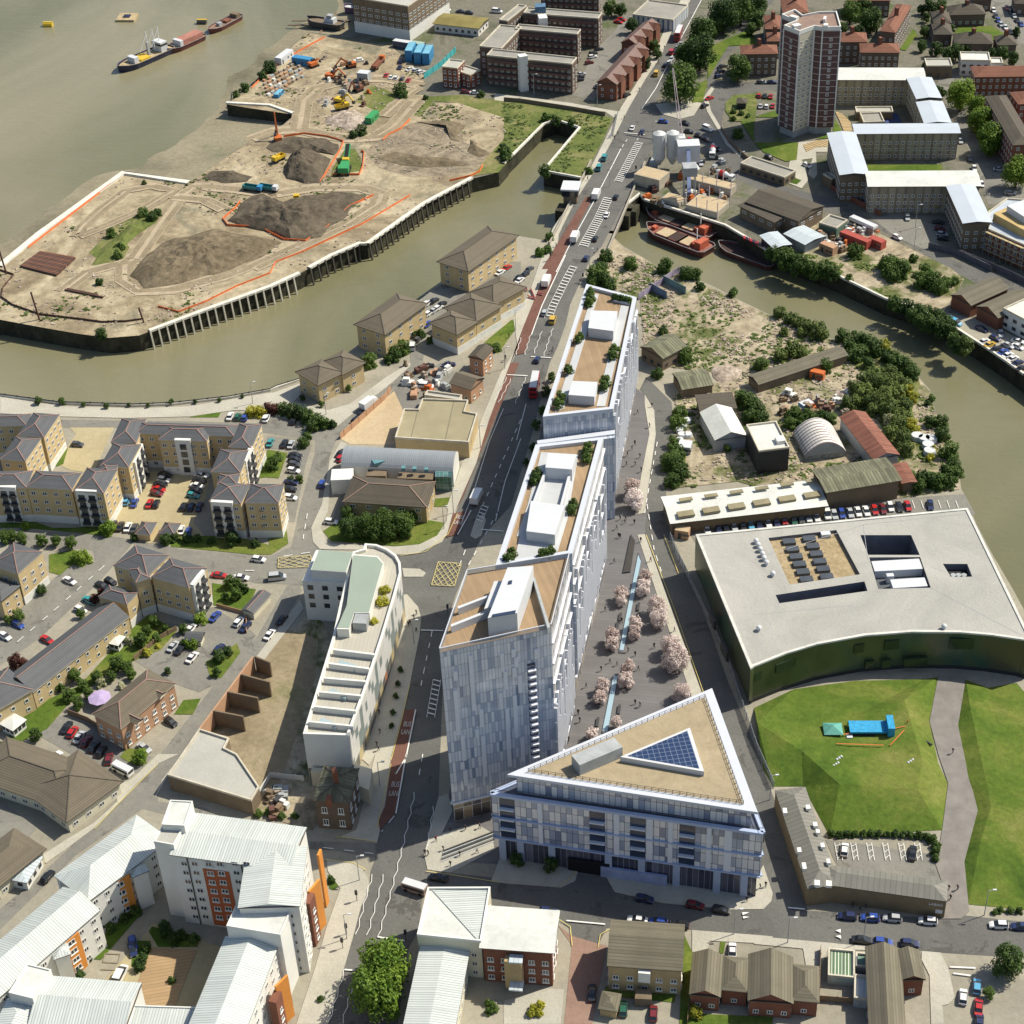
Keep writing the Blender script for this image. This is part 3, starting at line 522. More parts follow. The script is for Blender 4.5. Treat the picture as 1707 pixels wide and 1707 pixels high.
def roof_mesh(q,h,kind,mr,root,pitch=0.5,over=0.4,ridge=None,ax=None,name='roof',wallm=None):
 """q: rectangle (ccw). kind hip / gable / shed / flat"""
 if(q[1]-q[0]).length<(q[3]-q[0]).length:q=[q[1],q[2],q[3],q[0]]
 if ax==1:q=[q[1],q[2],q[3],q[0]]
 u=(q[1]-q[0]).normalized();v=(q[3]-q[0]).normalized();L=(q[1]-q[0]).length;Wd=(q[3]-q[0]).length
 e=[q[0]-u*over-v*over,q[1]+u*over-v*over,q[2]+u*over+v*over,q[3]-u*over+v*over]
 hr=h+(Wd/2)*pitch;E=[Vector((p.x,p.y,h-over*pitch*0.6))for p in e];mid=(q[0]+q[3])/2
 ins=min(Wd/2,L/2-0.05)if kind=='hip' else-over
 r0=mid+u*ins;r1=mid+u*(L-ins);R0_=Vector((r0.x,r0.y,hr));R1_=Vector((r1.x,r1.y,hr));mb=MB()
 mb.face([E[0],E[1],R1_,R0_]);mb.face([E[2],E[3],R0_,R1_])
 if kind=='hip':mb.face([E[1],E[2],R1_]);mb.face([E[3],E[0],R0_])
 T_=Vector((0,0,0.22));mb.face([E[3]-T_,E[2]-T_,E[1]-T_,E[0]-T_],1)
 for i in range(4):mb.face([E[i]-T_,E[(i+1)%4]-T_,E[(i+1)%4],E[i]],1)
 o=mb.build(name,[mr,m_stone if ridge is m_ridge else m_ridged],root)
 if kind=='gable' and wallm:
  g=MB()
  for a,b_,r in((q[1],q[2],r1),(q[3],q[0],r0)):
   m_=(a+b_)/2;g.face([(a.x,a.y,h),(b_.x,b_.y,h),(m_.x,m_.y,hr-0.05)])
  g.build('gable',wallm,root)
 if ridge:
  rb=MB();zz=Vector((0,0,0.06));rb.bar(R0_+zz,R1_+zz,0.24,0.14)
  if kind=='hip':
   for a,b_ in((E[0],R0_),(E[3],R0_),(E[1],R1_),(E[2],R1_)):rb.bar(a+zz,b_+zz,0.24,0.14)
  rb.build('ridge',ridge,o,org=None)if False else _sub(rb,'ridge',ridge,o,root)
 return o
def _sub(mb,name,m,parent,root):
 o=mb.build(name,m,None,org=None)
 o.parent=parent;o.location=-Vector(root['_o']);return o
def parapet(root,poly,h,t=0.35,ph=0.6,m=None,name='parapet'):
 mb=MB();n=len(poly);N_=[Vector((-(poly[(i+1)%n]-poly[i]).normalized().y,(poly[(i+1)%n]-poly[i]).normalized().x))for i in range(n)]
 def off(i,k):n1,n2=N_[i-1],N_[i];return poly[i]+(n1+n2)/max(.25,1+n1.dot(n2))*k
 I_=[off(i,t)for i in range(n)];O_=[off(i,-.03)for i in range(n)]
 for i in range(n):
  j=(i+1)%n
  for q in([O_[i],O_[j],O_[j],O_[i]],[I_[j],I_[i],I_[i],I_[j]]):mb.face([(q[0].x,q[0].y,h),(q[1].x,q[1].y,h),(q[2].x,q[2].y,h+ph),(q[3].x,q[3].y,h+ph)])
  mb.face([(*O_[i],h+ph),(*O_[j],h+ph),(*I_[j],h+ph),(*I_[i],h+ph)])
 return mb.build(name,m or m_stone,root)
def bld(name,label,cat,h,wall,roof,kind,wings,win=(3.0,1.2,1.3,'white'),pitch=0.5,ridge=None,group=None,fl=2.8,over=0.4,rect=True,base_m=None,budget=95,z0=1.0,ax=None,nf=None,pm=None,bh=2.6):
 polys=[]
 for w_ in wings:
  pts=w_ if isinstance(w_[0],tuple)else None
  hh=h
  q=[(p.x,p.y)for p in GW(pts,hh)]
  polys.append(rectify(q)if(rect and len(q)==4)else ccw(q))
 c=sum(polys[0],Vector((0,0)))/len(polys[0]);root=thing(name,label,cat,(c.x,c.y,0),group)
 mr=RF[roof]if isinstance(roof,str)else roof;mw=BR[wall]if isinstance(wall,str)else wall;left=budget
 for k,q in enumerate(polys):
  hk=h-k*0.012;mb=MB();mb.prism(q,0,hk,0,0);mb.build('wall',mw,root)
  if base_m:m2=MB();cq=sum(q,Vector((0,0)))/len(q);m2.prism([p+(p-cq).normalized()*0.09 for p in q],0,bh,0);m2.build('ground_storey',BR[base_m],root)
  if kind=='flat' or len(q)!=4:
   m2=MB();m2.face([(p.x,p.y,hk+0.02)for p in q]);m2.build('roof',mr,root);parapet(root,q,hk,m=pm)
  elif kind=='mono':
   qq=[Vector((p.x,p.y,hk))for p in q];roof_mesh(q,hk,'gable',mr,root,0.12,0.7,None,ax,wallm=mw)
  else:roof_mesh(q,hk,kind,mr,root,pitch,over,ridge,ax,wallm=mw)
  if win:left-=wall_windows(root,q,hk,win[0],win[1],win[2],z0,fl,win[3],max(0,left),nf=nf)
 if wall=='db' and kind=='hip' and h<12:
  for q in polys:cq=sum(q,Vector((0,0)))/4;mb=MB();mb.obox(cq,.55,.9,h,h+4.6,.3);mb.build('chimney',BR['rb'],root)
 return root,polys
def roof_box(root,pts,h,dh,m,name='roof_plant',rect=True):
 q=[(p.x,p.y)for p in GW(pts,h+dh)];q=rectify(q)if rect and len(q)==4 else ccw(q)
 mb=MB();mb.prism(q,h,h+dh);return mb.build(name,m,root)
YF=dict(win=(2.9,1.4,1.35,'white'),pitch=0.42,ridge=m_ridge,base_m='wr',fl=2.9,over=0.15)
T=lambda t,s:P(t,s)
r,q=bld('apartment_block','yellow brick slate roofed flats with two white balcony bays, at the left edge','flats',12.5,'yb','slate','hip',[T('12','215,1015 370,1030 280,1170 110,1160'),T('12','-90,1030 210,1022 150,1098 -90,1098'),T('12','100,1172 270,1176 150,1318 0,1310'),T('12','-60,1385 215,1385 155,1490 -70,1490'),T('12','230,1385 515,1395 450,1500 165,1485'),T('12','560,1372 742,1368 655,1525 452,1510'),T('12','722,1210 890,1215 812,1356 630,1350'),T('12','640,1340 760,1345 690,1420 610,1400')],group='yellow brick flats with slate roofs',**YF)
YB1=r
r,q=bld('apartment_block','yellow brick slate roofed flats with a white arch, round the full car court','flats',12.5,'yb','slate','hip',[T('12','772,1050 905,1062 872,1210 706,1198'),T('12','862,1076 1530,1096 1450,1165 890,1142'),T('12','1062,1096 1322,1110 1326,1193 986,1186'),T('12','1530,1090 1652,1086 1592,1236 1430,1236'),T('12','1400,1252 1582,1248 1512,1392 1330,1390'),T('12','1400,1458 1572,1465 1532,1590 1310,1572'),T('12','1592,1465')+T('22','200,1468 168,1582')+T('12','1545,1585'),T('12','1390,1400 1510,1405 1500,1470 1380,1465')],group='yellow brick flats with slate roofs',**YF)
YB2=r
r,q=bld('apartment_block','single hipped yellow brick block at the left edge beside the diagonal street','flats',11,'yb','slate','hip',[T('13','85,250 270,300 110,440 -70,380')],group='yellow brick flats with slate roofs',**YF)
r,q=bld('apartment_block','yellow brick block of two slate hips facing the small car park','flats',12,'yb','slate','hip',[T('13','852,258 1060,325 932,460 730,385'),T('13','1082,335 1292,410 1202,530 962,460'),T('13','820,410 905,390 945,460 860,500')],group='yellow brick flats with slate roofs',**YF)
YB4=r
bld('terraced_house','low yellow brick link with a small hip topping the long terrace','house',8.5,'yb','slate','hip',[T('13','690,520 868,560 800,636 628,580')],**YF)
bld('terraced_house','long terrace of yellow brick houses under one slate roof with a pink ridge, gardens behind','terrace',6.0,'yb','slate','gable',[T('13','640,640 808,706 198,1198 60,1090')],win=(3.4,1.1,1.2,'white'),pitch=0.55,ridge=m_ridge,over=0.3)
bld('terraced_house','yellow brick house with a hipped slate roof at the lower end of the long terrace','house',7.0,'yb','slate','hip',[T('13','50,1045 190,1168 -60,1330 -200,1180')],win=(3.4,1.1,1.2,'white'),pitch=0.5,ridge=m_ridge)
bld('terraced_house','white fronted slate roofed house cut by the left edge of the view','house',7.0,'yb','slate','hip',[T('13','-10,440 95,530 20,600 -140,560')],win=(3.4,1.1,1.2,'white'),pitch=0.5)
r,q=bld('brick_house','orange brick flats with three front gables and a brown hipped roof beside the diagonal street','flats',8.0,'pb','brown','hip',[T('13','930,1045 1090,1135 762,1420 608,1322')],win=(2.8,1.2,1.3,'sill'),pitch=0.55,ridge=m_ridge)
for s in('800,1300 900,1360 870,1385 760,1340','950,1150 1040,1190 1010,1230 920,1190'):
 qq=rectify([(p.x,p.y)for p in GW(T('13',s),8.0)]);roof_mesh(qq,8.0,'gable',RF['brown'],r,0.6,0.3,m_ridge,name='cross_gable',wallm=BR['pb'])
bld('community_hall','broad brown roofed hall with red brick and cream walls at a street corner','hall',4.6,'cr','brown','hip',[T('14','725,170 430,425 170,215 500,-20'),T('14','430,425 -90,80 60,-130 480,90')],win=(3.2,1.5,1.2,'white'),pitch=0.42,ridge=m_ridged,over=0.8)
bld('community_hall','brown hipped roof pavilion with a glazed bay by the street at the left edge','hall',4.6,'cr','brown','hip',[T('14','90,480 245,592 -20,850 -190,700')],win=(3.2,1.5,1.2,'white'),pitch=0.45,over=0.8)
bld('entrance_pavilion','small octagonal ended pale blue roofed porch by the left street','pavilion',3.0,'wr','blue','hip',[T('14','170,640 268,650 160,800 70,790')],win=(2.4,1.2,1.0,'dark'),pitch=0.25)
G_='small hipped garages'
bld('garage','small slate hipped garage left of the court entrance','garage',2.6,'yb','slate','hip',[T('13','905,112 975,120 950,190 860,182')],None,0.6,m_ridge,G_)
bld('garage','small slate hipped garage right of the court entrance','garage',2.6,'yb','slate','hip',[T('13','1050,118 1130,125 1100,188 1010,180')],None,0.6,m_ridge,G_)
bld('garage','long narrow slate roofed garage at the car park corner','garage',2.6,'cr','slate','gable',[T('13','1640,545 1690,575 1605,690 1545,665')],None,0.5,m_ridge)
bld('garage','small slate roofed bin store in the middle of the car park','store',2.4,'cr','slate','gable',[T('13','1190,805 1278,815 1270,865 1178,850')],None,0.5)
bld('conservatory','white glazed conservatory in the garden behind the upper terrace','conservatory',2.6,'wr','white','hip',[T('13','700,815 778,845 740,895 685,868')],(1.2,0.9,1.6,'dark'),0.2)
bld('conservatory','white glazed conservatory behind the lower terrace house','conservatory',2.8,'wr','white','hip',[T('13','80,1318 148,1370 80,1430 15,1388')],(1.2,0.9,1.6,'dark'),0.2)
CF=dict(win=(4.6,1.5,1.3,'white'),pitch=0.45,ridge=m_ridged,over=0.8)
bld('apartment_block','yellow brick creekside flats of two brown hips nearest the riverside walk','flats',7.6,'yb','brown','hip',[T('22','440,678 300,755 415,832 560,760'),T('22','565,622 470,690 560,775 695,692')],group='creekside flats with brown roofs',**CF)
bld('apartment_block','yellow brick creekside flats with a long brown hip, between the other creekside blocks','flats',9.2,'yb','brown','hip',[T('22','920,264 668,452 840,515 1085,325')],group='creekside flats with brown roofs',**CF)
bld('apartment_block','yellow brick creekside flats nearest the road bridge','flats',9.0,'yb','brown','hip',[T('22','1202,56 1366,116')+PX('857,393 813,376')],group='creekside flats with brown roofs',**CF)
bld('apartment_block','staggered yellow brick flats with white ground floor facing the main road','flats',8.4,'yb','brown','hip',[T('22','1255,350 1425,440 1530,340 1390,240'),T('22','1400,250 1520,340 1707,215 1560,150'),T('22','1130,445 1310,512 1388,440 1272,362')],group='creekside flats with brown roofs',base_m='wr',**CF)
r,q=bld('warehouse','flat sandy roofed warehouse with stepped outline beside the bus lane','warehouse',5.5,'yb',MS('ochre_deck_roof',(0.30,0.265,0.165),(0.2,0.18,0.12),10.5,0.03,0,0.9,0.12),'flat',[T('22','1078,935 1368,945 1345,1015 1425,1030 1370,1210 905,1180 962,1000 1052,1002')],None)
bld('office_building','brown hipped roof office with buff brick walls behind the row of trees','office',6.0,'bb','dbrown','hip',[T('22','640,1420 1152,1455 1100,1612 588,1572')],(4,1.6,1.2,'white'),0.4,M('pink_ridge',(0.3,0.2,0.15),0.8))
bld('cottage','old brick terrace house with a rust brown roof by the bus lane','house',6.5,'pb','dbrown','gable',[T('22','1380,650 1440,588 1490,610 1478,690 1440,760')[:4]],(3,1.0,1.2,'sill'),0.5)
bld('cottage','brown roofed brick house with a white side wall next to the flat warehouse','house',5.5,'pb','brown','gable',[T('22','1258,820 1345,755 1435,795 1398,875')],(3,1.0,1.2,'sill'),0.5)
bld('workshop','flat white canopy shed squeezed between the warehouse and brick house','shed',4.0,'wr','grey','flat',[T('22','1110,880 1330,915 1310,940 1090,915')],None)
NB=dict(win=(2.6,1.2,1.4,'white'))
r,q=bld('apartment_tower','white and brown brick riverside block with a stepped top at the upper edge','flats',HT(685.9,68.4,680.7,11),'br','grey','flat',[PX('591,-3 681,12 742,-32 655,-50')],(3.4,2.2,1.3,'white'),fl=2.8,z0=5.6,base_m='wr',bh=5.2)
for s_ in('624,4 650,9',):a_,b2=[p.to_2d()for p in GW(PX(s_),15)];d_=(b2-a_).normalized();n_=Vector((d_.y,-d_.x));mb=MB();mb.prism(ccw([a_-n_*.3,b2-n_*.3,b2+n_*.15,a_+n_*.15]),5,15.2);mb.build('white_panel',BR['wr'],r)
DBK=dict(win=(2.6,1.2,1.4,'white'),group='dark brick council blocks')
def council(lab,pts,h=13.0):
 r_,q_=bld('council_block',lab,'flats',h,'db','flat','flat',pts,pm=m_stone,**DBK)
 for q in q_:
  for i in range(len(q)):
   a,b_=q[i],q[(i+1)%len(q)];d=(b_-a);L=d.length;d=d/L;n=Vector((d.y,-d.x))
   if L>20 and n.y<-0.5:
    for f in range(1,5):
     mb=MB();mb.prism([a+d+n*1.2,b_-d+n*1.2,b_-d+n*0.02,a+d+n*0.02],f*2.75-0.15,f*2.75+0.1);mb.prism([a+d+n*1.3,b_-d+n*1.3,b_-d+n*1.2,a+d+n*1.2],f*2.75-0.15,f*2.75+0.75)
     mb.build('balcony',BR['mb'],r_)
 return r_
council('dark brick gallery block with pale lift tower, nearest the dockside lane',[PX('818,82 961,98 953,109 815,93'),PX('797,79 835,81 872,46 835,43')])
council('dark brick block with many windows, second row from the lane',[PX('862,42 968,50 962,60 862,48')],13)
council('dark brick gallery block in the third row with a blue stair tower',[PX('880,14 1003,22 998,33 872,22'),PX('830,34 845,36 880,10 865,10')],13)
council('dark brick block at the top edge behind the other galleries',[PX('905,-32 1000,-28 999,-17 903,-22')],13)
CB=[o for o in bpy.data.objects if o.name.startswith('council_block')]
for k_,s,h,m_ in((0,'85,345 135,335 150,352 100,362',15.5,BR['wr']),(2,'195,22 262,18 264,42 198,45',16,M('panel_blue',(.08,.16,.25),.7)),(1,'215,92 270,85 272,112 222,118',16,BR['wr'])):
 roof_box(CB[k_],T('31',s),0,h,m_,'lift_tower')
RT=dict(win=(3.5,1.0,1.2,'white'),pitch=0.6,group='red brick gabled terraces')
for lab,s in(('red brick terrace with a row of side gables nearest the junction','620,505 790,283 860,318 745,548'),('red brick terrace with side gables further up the road','778,262 872,128 958,160 850,290')):
 r,q=bld('gabled_terrace',lab,'terrace',7.5,'rb',MS('purple_tile_roof',(0.17,0.10,0.08),(0.13,0.08,0.06),0.6,0.25,1),'gable',[T('31',s)],**RT)
 qq=q[0];
 if(qq[1]-qq[0]).length<(qq[3]-qq[0]).length:qq=[qq[1],qq[2],qq[3],qq[0]]
 L=(qq[1]-qq[0]).length;u=(qq[1]-qq[0]).normalized();v=(qq[3]-qq[0]).normalized();side=qq[0]if(qq[0]+qq[1]).x>(qq[2]+qq[3]).x else qq[3];s_=1 if side is qq[0]else-1
 k=int(L/8)
 for j in range(k):
  c=side+u*(j+0.5)*L/k;sq=[c-u*2.6-v*1.2*s_,c+u*2.6-v*1.2*s_,c+u*2.6+v*4.5*s_,c-u*2.6+v*4.5*s_]
  roof_mesh(ccw(sq),7.6,'gable',RF['red']if j%2 else RF['rust'],r,0.8,0.2,None,name='side_gable',wallm=BR['rb']);mb=MB();mb.prism([c-u*2.4-v*1.2*s_,c+u*2.4-v*1.2*s_,c+u*2.4+v*s_,c-u*2.4+v*s_],0,7.58);mb.build('bay',BR['rb'],r)
bld('public_house','small three storey brick pub on the lane corner beside the turquoise hoarding','pub',9.0,'rb','grey','flat',[T('21','1203,425 1300,440 1342,388 1250,380')],(2.2,1.0,1.4,'sill'))
bld('public_house','low brick annexe joined to the side of the corner pub','annexe',6.0,'rb','grey','flat',[T('21','1302,445 1385,492 1400,450 1345,400')],(2.2,1.0,1.4,'sill'))
bld('nursery_school','low nursery building with a brown turf roof beside the playground','school',4.0,'wr','sedum','mono',[T('21','1165,142 1430,182 1488,115 1210,85')],(3,1.2,1.2,'dark'))
bld('sports_hall','flat grey roofed hall with blue and white striped wall near the top of the road','hall',5.0,MS('blue_striped_wall',(0.5,0.52,0.5),(0.08,0.14,0.25),2.4,0.35,0),'flat','flat',[T('31','825,98 1062,130 1172,40 905,0')],None)
K=7.42;ZP=lambda s:[(1280+float(a.split(',')[0])/K,10+float(a.split(',')[1])/K)for a in s.split()]
TH=HT(1323.1,231,1332.6,51.8);print('TH',TH)
tw=ccw([(p.x,p.y)for p in GW(ZP('200,240 392,312 580,245 680,262 905,258 850,66 632,72 430,110 335,42 172,104 350,180'),TH)])
c=sum(tw,Vector((0,0)))/len(tw);root=thing('tower_block','tall maroon brick and cream residential tower with a white crown band','tower',(c.x,c.y,0));TWR=root
m_tcream=MS('tower_cream',(0.50,0.47,0.36),(0.30,0.29,0.24),2.5,0.1,1,0.8,0.08,bump=0)
m_tmar=MS('tower_maroon',(0.115,0.062,0.058),(0.50,0.46,0.40),2.5,0.075,1,0.85,0.1,bump=0)
mb=MB();n=len(tw)
for i in range(n):
 a,b_=tw[i],tw[(i+1)%n];d=(b_-a).normalized();nn=Vector((d.y,-d.x));mar=nn.y<-0.5 and nn.x<0.45
 mb.face([(a.x,a.y,3),(b_.x,b_.y,3),(b_.x,b_.y,TH-1.4),(a.x,a.y,TH-1.4)],1 if mar else 0)
mb.build('wall',[m_tcream,m_tmar],root)
mb=MB();cc=c;mb.prism([cc+(p-cc)*0.93 for p in tw],0,3);mb.build('undercroft',BR['gy'],root)
mb=MB();mb.face([(p.x,p.y,TH-0.6)for p in tw]);mb.build('roof',M('tower_roof',(0.24,0.165,0.13),0.9),root);parapet(root,tw,TH-1.4,0.4,1.6,BR['wr'],'crown_band')
for i in range(n):
 a,b_=tw[i],tw[(i+1)%n];mb=MB();mb.bar((a.x,a.y,3),(a.x,a.y,TH-1.4),0.45);mb.build('corner_trim',m_wht,root)
 d=(b_-a);L=d.length;d=d/L;nn=Vector((d.y,-d.x))
 if nn.dot(-(a+b_).normalized())<0.1 or L<4:continue
 mar=nn.y<-0.5 and nn.x<0.45;k=1 if mar else max(2,int(L/2.6))
 for f in range(int((TH-5)/2.5)):
  for j in range(k):put_window(root,a+d*(L*(j+0.5)/k),d,3.6+f*2.5,1.15 if mar else 1.3,1.2,'white')
for s in('290,105 385,125 350,150 270,120','690,120 720,125 720,165 690,160','310,225 380,205 400,230 330,260','690,210 745,215 745,240 690,240'):roof_box(root,ZP(s),TH-0.6,1.6,BR['wr'],'roof_vent')
m_deck=MS('timber_panel_wall',(0.30,0.27,0.19),(0.20,0.17,0.12),3.2,0.3,0,0.85,0.2,bump=0)
WB=[('long white roofed block behind the tower','528,432 1062,430 1076,500 520,502'),('short white roofed wing leading from the rear block','985,500 1122,490 1166,612 1030,625'),('short white roofed wing beside the playground court','1040,652 1192,640 1226,770 1082,776'),('middle white roofed block with a lawn in front','630,785 1277,783 1296,836 645,842'),('white roofed wing with a blank dark end wall next to the tower lawn','480,847 642,836 702,1092 545,1106'),('front white roofed block above the small car park','712,1086 1396,1081 1426,1171 727,1174'),('white roofed end wing with a dark gable near the scaffolded building','1230,1181 1400,1170 1476,1396 1330,1412')]
for i,(lab,s)in enumerate(WB):
 h=11.2 if i!=1 else 11.6
 bld('deck_access_block',lab,'flats',h,'br' if i in(4,6)else m_deck,'white' if i in(0,5)else M('bluish_white_roof',(.46,.51,.56),.5,.05,.1,.04),'mono',[T('41',s)],(2.4,1.3,1.2,'white'),group='white roofed deck access blocks',fl=2.7)
for lab,s,h in(('red roofed brick block left of the tower base',[T('31','1505,285')+T('41','130,285 155,335')+T('31','1498,340')],10),('red roofed block just right of the tower',[T('41','530,208 700,205 718,262 520,262')],10),('red roofed block in front of the trees, centre of its row',[T('41','680,275 910,275 918,328 668,330')],10),('long red roofed block seen end on above the lawn',[T('41','905,28 992,32 892,205 800,190')],11),('red roofed house behind the tower on its left',[T('41','80,105 165,90 170,180 60,180')],8),('red roofed house directly behind the tower',[T('41','90,205 170,205 180,255 80,260')],8),('red roofed terrace at the top edge beside the street',[T('41','170,0 350,-10 310,70 190,85')],7),('red roofed block at the upper edge behind trees',[T('41','600,-60 850,-60 860,0 590,0')],8)):
 bld('brick_block',lab,'flats',h,'db','red','hip',s,(2.6,1.2,1.3,'white'),0.45,group='red roofed brick blocks')
for lab,s in(('grey roofed semi with a bay, left of the upper lawn','1130,80 1232,70 1236,140 1134,142'),('grey roofed semi just below the first one beside the upper lawn','1132,152 1242,150 1246,212 1136,216'),('wide grey roofed house with a centre gable above the upper lawn','1235,42 1442,32 1455,82 1232,95'),('wide grey roofed house with twin gables below the upper lawn','1270,216 1490,216 1512,272 1262,272'),('grey roofed house at the end of the parked street','1532,232 1622,222 1672,282 1530,278'),('grey roofed terrace at the top edge right of the lawn','1380,-60 1480,-60 1500,-10 1380,0'),('grey roofed house in the upper right corner','1640,-40 1760,-40 1780,20 1650,20')):
 bld('semi_detached_house',lab,'house',5.6,'db','dbrown','hip',[T('41',s)],(3,1.3,1.3,'white'),0.6,group='grey roofed semi-detached houses')
bld('office_building','white two storey flat roofed building among gardens, upper right','office',6.5,'wr','white','flat',[T('41','1305,335 1485,335 1492,388 1305,386')],(2.6,1.4,1.2,'dark'))
bld('office_building','small white flat roofed annexe right of the white office','annexe',3.5,'wr','white','flat',[T('41','1494,370 1565,370 1572,404 1497,406')],None)
bld('workshop','grey flat roofed workshop with patched roof behind the trees','workshop',5,'br','grey','flat',[T('41','1078,372 1232,378 1262,420 1088,424')],(3,1.2,1.2,'dark'))
bld('brick_block','red brown roofed gallery block behind the plane trees at the right edge','flats',9,'rb','red','hip',[T('41','1392,425 1790,408 1800,475 1386,488')],(2.6,1.2,1.3,'white'),0.4)
bld('brick_block','long dark roofed gallery block running down the right edge behind trees','flats',12,'rb','dbrown','hip',[T('41','1500,622 1602,586 1740,905 1625,918')],(2.8,1.2,1.3,'white'),0.4)
bld('brick_block','tan roofed wing at the right edge beside the dark roofed gallery block','flats',12,'rb','red','hip',[T('41','1640,585 1800,570 1860,640 1660,660')],(2.8,1.2,1.3,'white'),0.4)
bld('warehouse','grey roofed brick warehouse with white office front beside the concrete works','warehouse',6.0,'br','dbrown','gable',[T('41','112,1178 420,1303 290,1400 -40,1275')],(4,2.0,1.0,'white'),0.25,z0=3.5,nf=1)
bld('warehouse','low brown roofed brick shed in front of the grey warehouse, by the creek','warehouse',5.0,'br','dbrown','mono',[T('41','-20,1280 190,1355 130,1415')+T('31','1500,1285')],(4,2.0,1.0,'white'),z0=2.5,nf=1)
bld('shed','pale blue roofed metal shed with dark vents on the east bank','shed',4,'gy','blue','mono',[T('41','208,1476 320,1425 415,1490 330,1548')],None)
bld('shed','small pale blue roofed shed nearest the creek barges','shed',4,'bk','blue','mono',[T('41','58,1492 150,1462 208,1540 130,1570')],None)
bld('shed','green walled flat grey shed beside the white coach','shed',3.5,M('green_wall',(0.09,0.15,0.11),0.8),'flat','flat',[T('41','408,1410 480,1368 592,1392 522,1452')],None)
bld('brick_shed','red brick workshop with a pitched grey roof and white door, east bank','workshop',5.0,'rb','ltile','gable',[T('42','1238,268 1502,166 1582,226 1392,338')],None,0.45)
bld('brick_shed','red brick workshop with a green door, right of the matching one','workshop',5.0,'rb','ltile','gable',[T('42','1400,340 1680,236 1755,300 1568,420')],None,0.45)
bld('office_building','white two storey office with dark windows at the right edge above the parked cars','office',6.5,'wr','white','flat',[T('42','1595,362 1760,270 1900,360 1740,460')],(2.8,1.6,1.2,'dark'))
bld('derelict_shed','tall old shed with a grey pitched roof beside the glass building tip','shed',5.0,'br','moss','gable',[T('32','890,598 1012,515 1137,592 1002,678')],(3,1.2,1.2,'dark'),0.4)
bld('derelict_shed','mossy roofed flat shed with rubble beside it','shed',3.5,'br','moss','gable',[T('32','1075,765 1262,738 1312,832 1130,872')],None,0.25)
bld('derelict_shed','long narrow tile roofed shed running towards the creek','shed',3.5,BR['br'],'ltile','gable',[T('42','0,785 525,585 560,645 22,850')],None,0.4)
bld('derelict_shed','dark flat roofed shed behind the white pitched one','shed',4.5,'br','dbrown','mono',[T('32','1222,905 1432,895 1455,975 1250,1003')],None)
r,q=bld('workshop','white pitched metal shed with slot roof lights','workshop',4.6,'gy','white','gable',[T('32','1252,1012 1330,1198 1527,1152 1440,985')],None,0.45,over=0.2)
r,q=bld('workshop','black walled box with a white flat roof and outside stair','workshop',8.0,'bk','white','flat',[T('32','1538,1098')+T('42','135,1080 228,1240 25,1270')],None)
roof_box(r,T('42','135,1165 180,1158 200,1190 145,1200'),8.0,1.2,BR['wr'])
bld('workshop','rust red roofed shed with a long ridge among the bushes','shed',4.8,'gy','rust','gable',[T('42','577,1052 690,1003 915,1280 738,1310')],None,0.4,over=0.4)
bld('warehouse','mossy grey roofed brick warehouse behind the row of parked cars','warehouse',7.0,'br','moss','mono',[T('42','378,1376 812,1312 938,1440 458,1506')],None)
bld('shed','small rusty lean-to roof at the end of the mossy warehouse','shed',4,'br','rust','mono',[T('42','888,1346 958,1340 1012,1445 945,1456')],None)
m_sky=M('roof_light',(0.25,0.22,0.13),0.5)
r,q=bld('warehouse','long low white roofed sheds with brown roof lights beside the narrow road','warehouse',4.5,'br','white','mono',[T('32','1037,1552')+T('42','375,1447 452,1585')+T('33','1040,130')],None)
for k in range(7):
 for j in(0,1):
  x=1095+k*115;s=''
  a=T('32','%d,%d'%(0,0))and PX('%f,%f'%(840+(1150+k*160)/3.7933,420+((1655 if j else 1570)-k*24)/3.7933))[0];w_=G(a[0],a[1],5.4)
  mb=MB();mb.obox(w_,2.4 if j else 1.9,1.2 if j else 0.7,4.9 if j else 5.5,5.62 if j else 5.9,0.17);mb.build('roof_light',m_sky,r)
def barrel(root,q,h,rise,m,name='roof',n=14,ends=None):
 if(q[1]-q[0]).length<(q[3]-q[0]).length:q=[q[1],q[2],q[3],q[0]]
 mb=MB();R=[]
 for i in range(n+1):
  t=i/n;p0=q[0].lerp(q[3],t);p1=q[1].lerp(q[2],t);z=h+rise*sin(pi*t)**0.8;R.append((Vector((p0.x,p0.y,z)),Vector((p1.x,p1.y,z))))
 for i in range(n):mb.face([R[i][0],R[i][1],R[i+1][1],R[i+1][0]],0,uaxis=(R[0][1]-R[0][0]))
 mb.face([x[0]for x in R],1);mb.face([x[1]for x in R][::-1],1)
 return mb.build(name,[m,ends or BR['wr']],root)
q=rectify([(p.x,p.y)for p in GW(T('42','262,1140 515,1100 562,1255 318,1305'),1.8)]);c=sum(q,Vector((0,0)))/4
root=thing('arched_hut','striped white corrugated arched hut with graffiti along its base','hut',(c.x,c.y,0));mb=MB();mb.prism(q,0,1.8);mb.build('wall',M('graffiti_wall',(0.25,0.26,0.24),0.8,0.5,0.8),root)
q=[q[1],q[2],q[3],q[0]]if(q[1]-q[0]).length<(q[3]-q[0]).length else q
barrel(root,q,1.8,4.2,MS('white_corrugated',(0.62,0.62,0.58),(0.2,0.12,0.09),1.4,0.28,0,0.6,0.15),ends=BR['gy'])
q=rectify([(p.x,p.y)for p in GW(T('22','600,1228 1305,1272 1270,1385 568,1352'),5.5)]);c=sum(q,Vector((0,0)))/4
root=thing('health_centre','curved zinc roofed building with white walls and green glass corner','building',(c.x,c.y,0));mb=MB();mb.prism(q,0,5.5);mb.build('wall',BR['wr'],root);barrel(root,q,5.5,2.6,RF['zinc'])
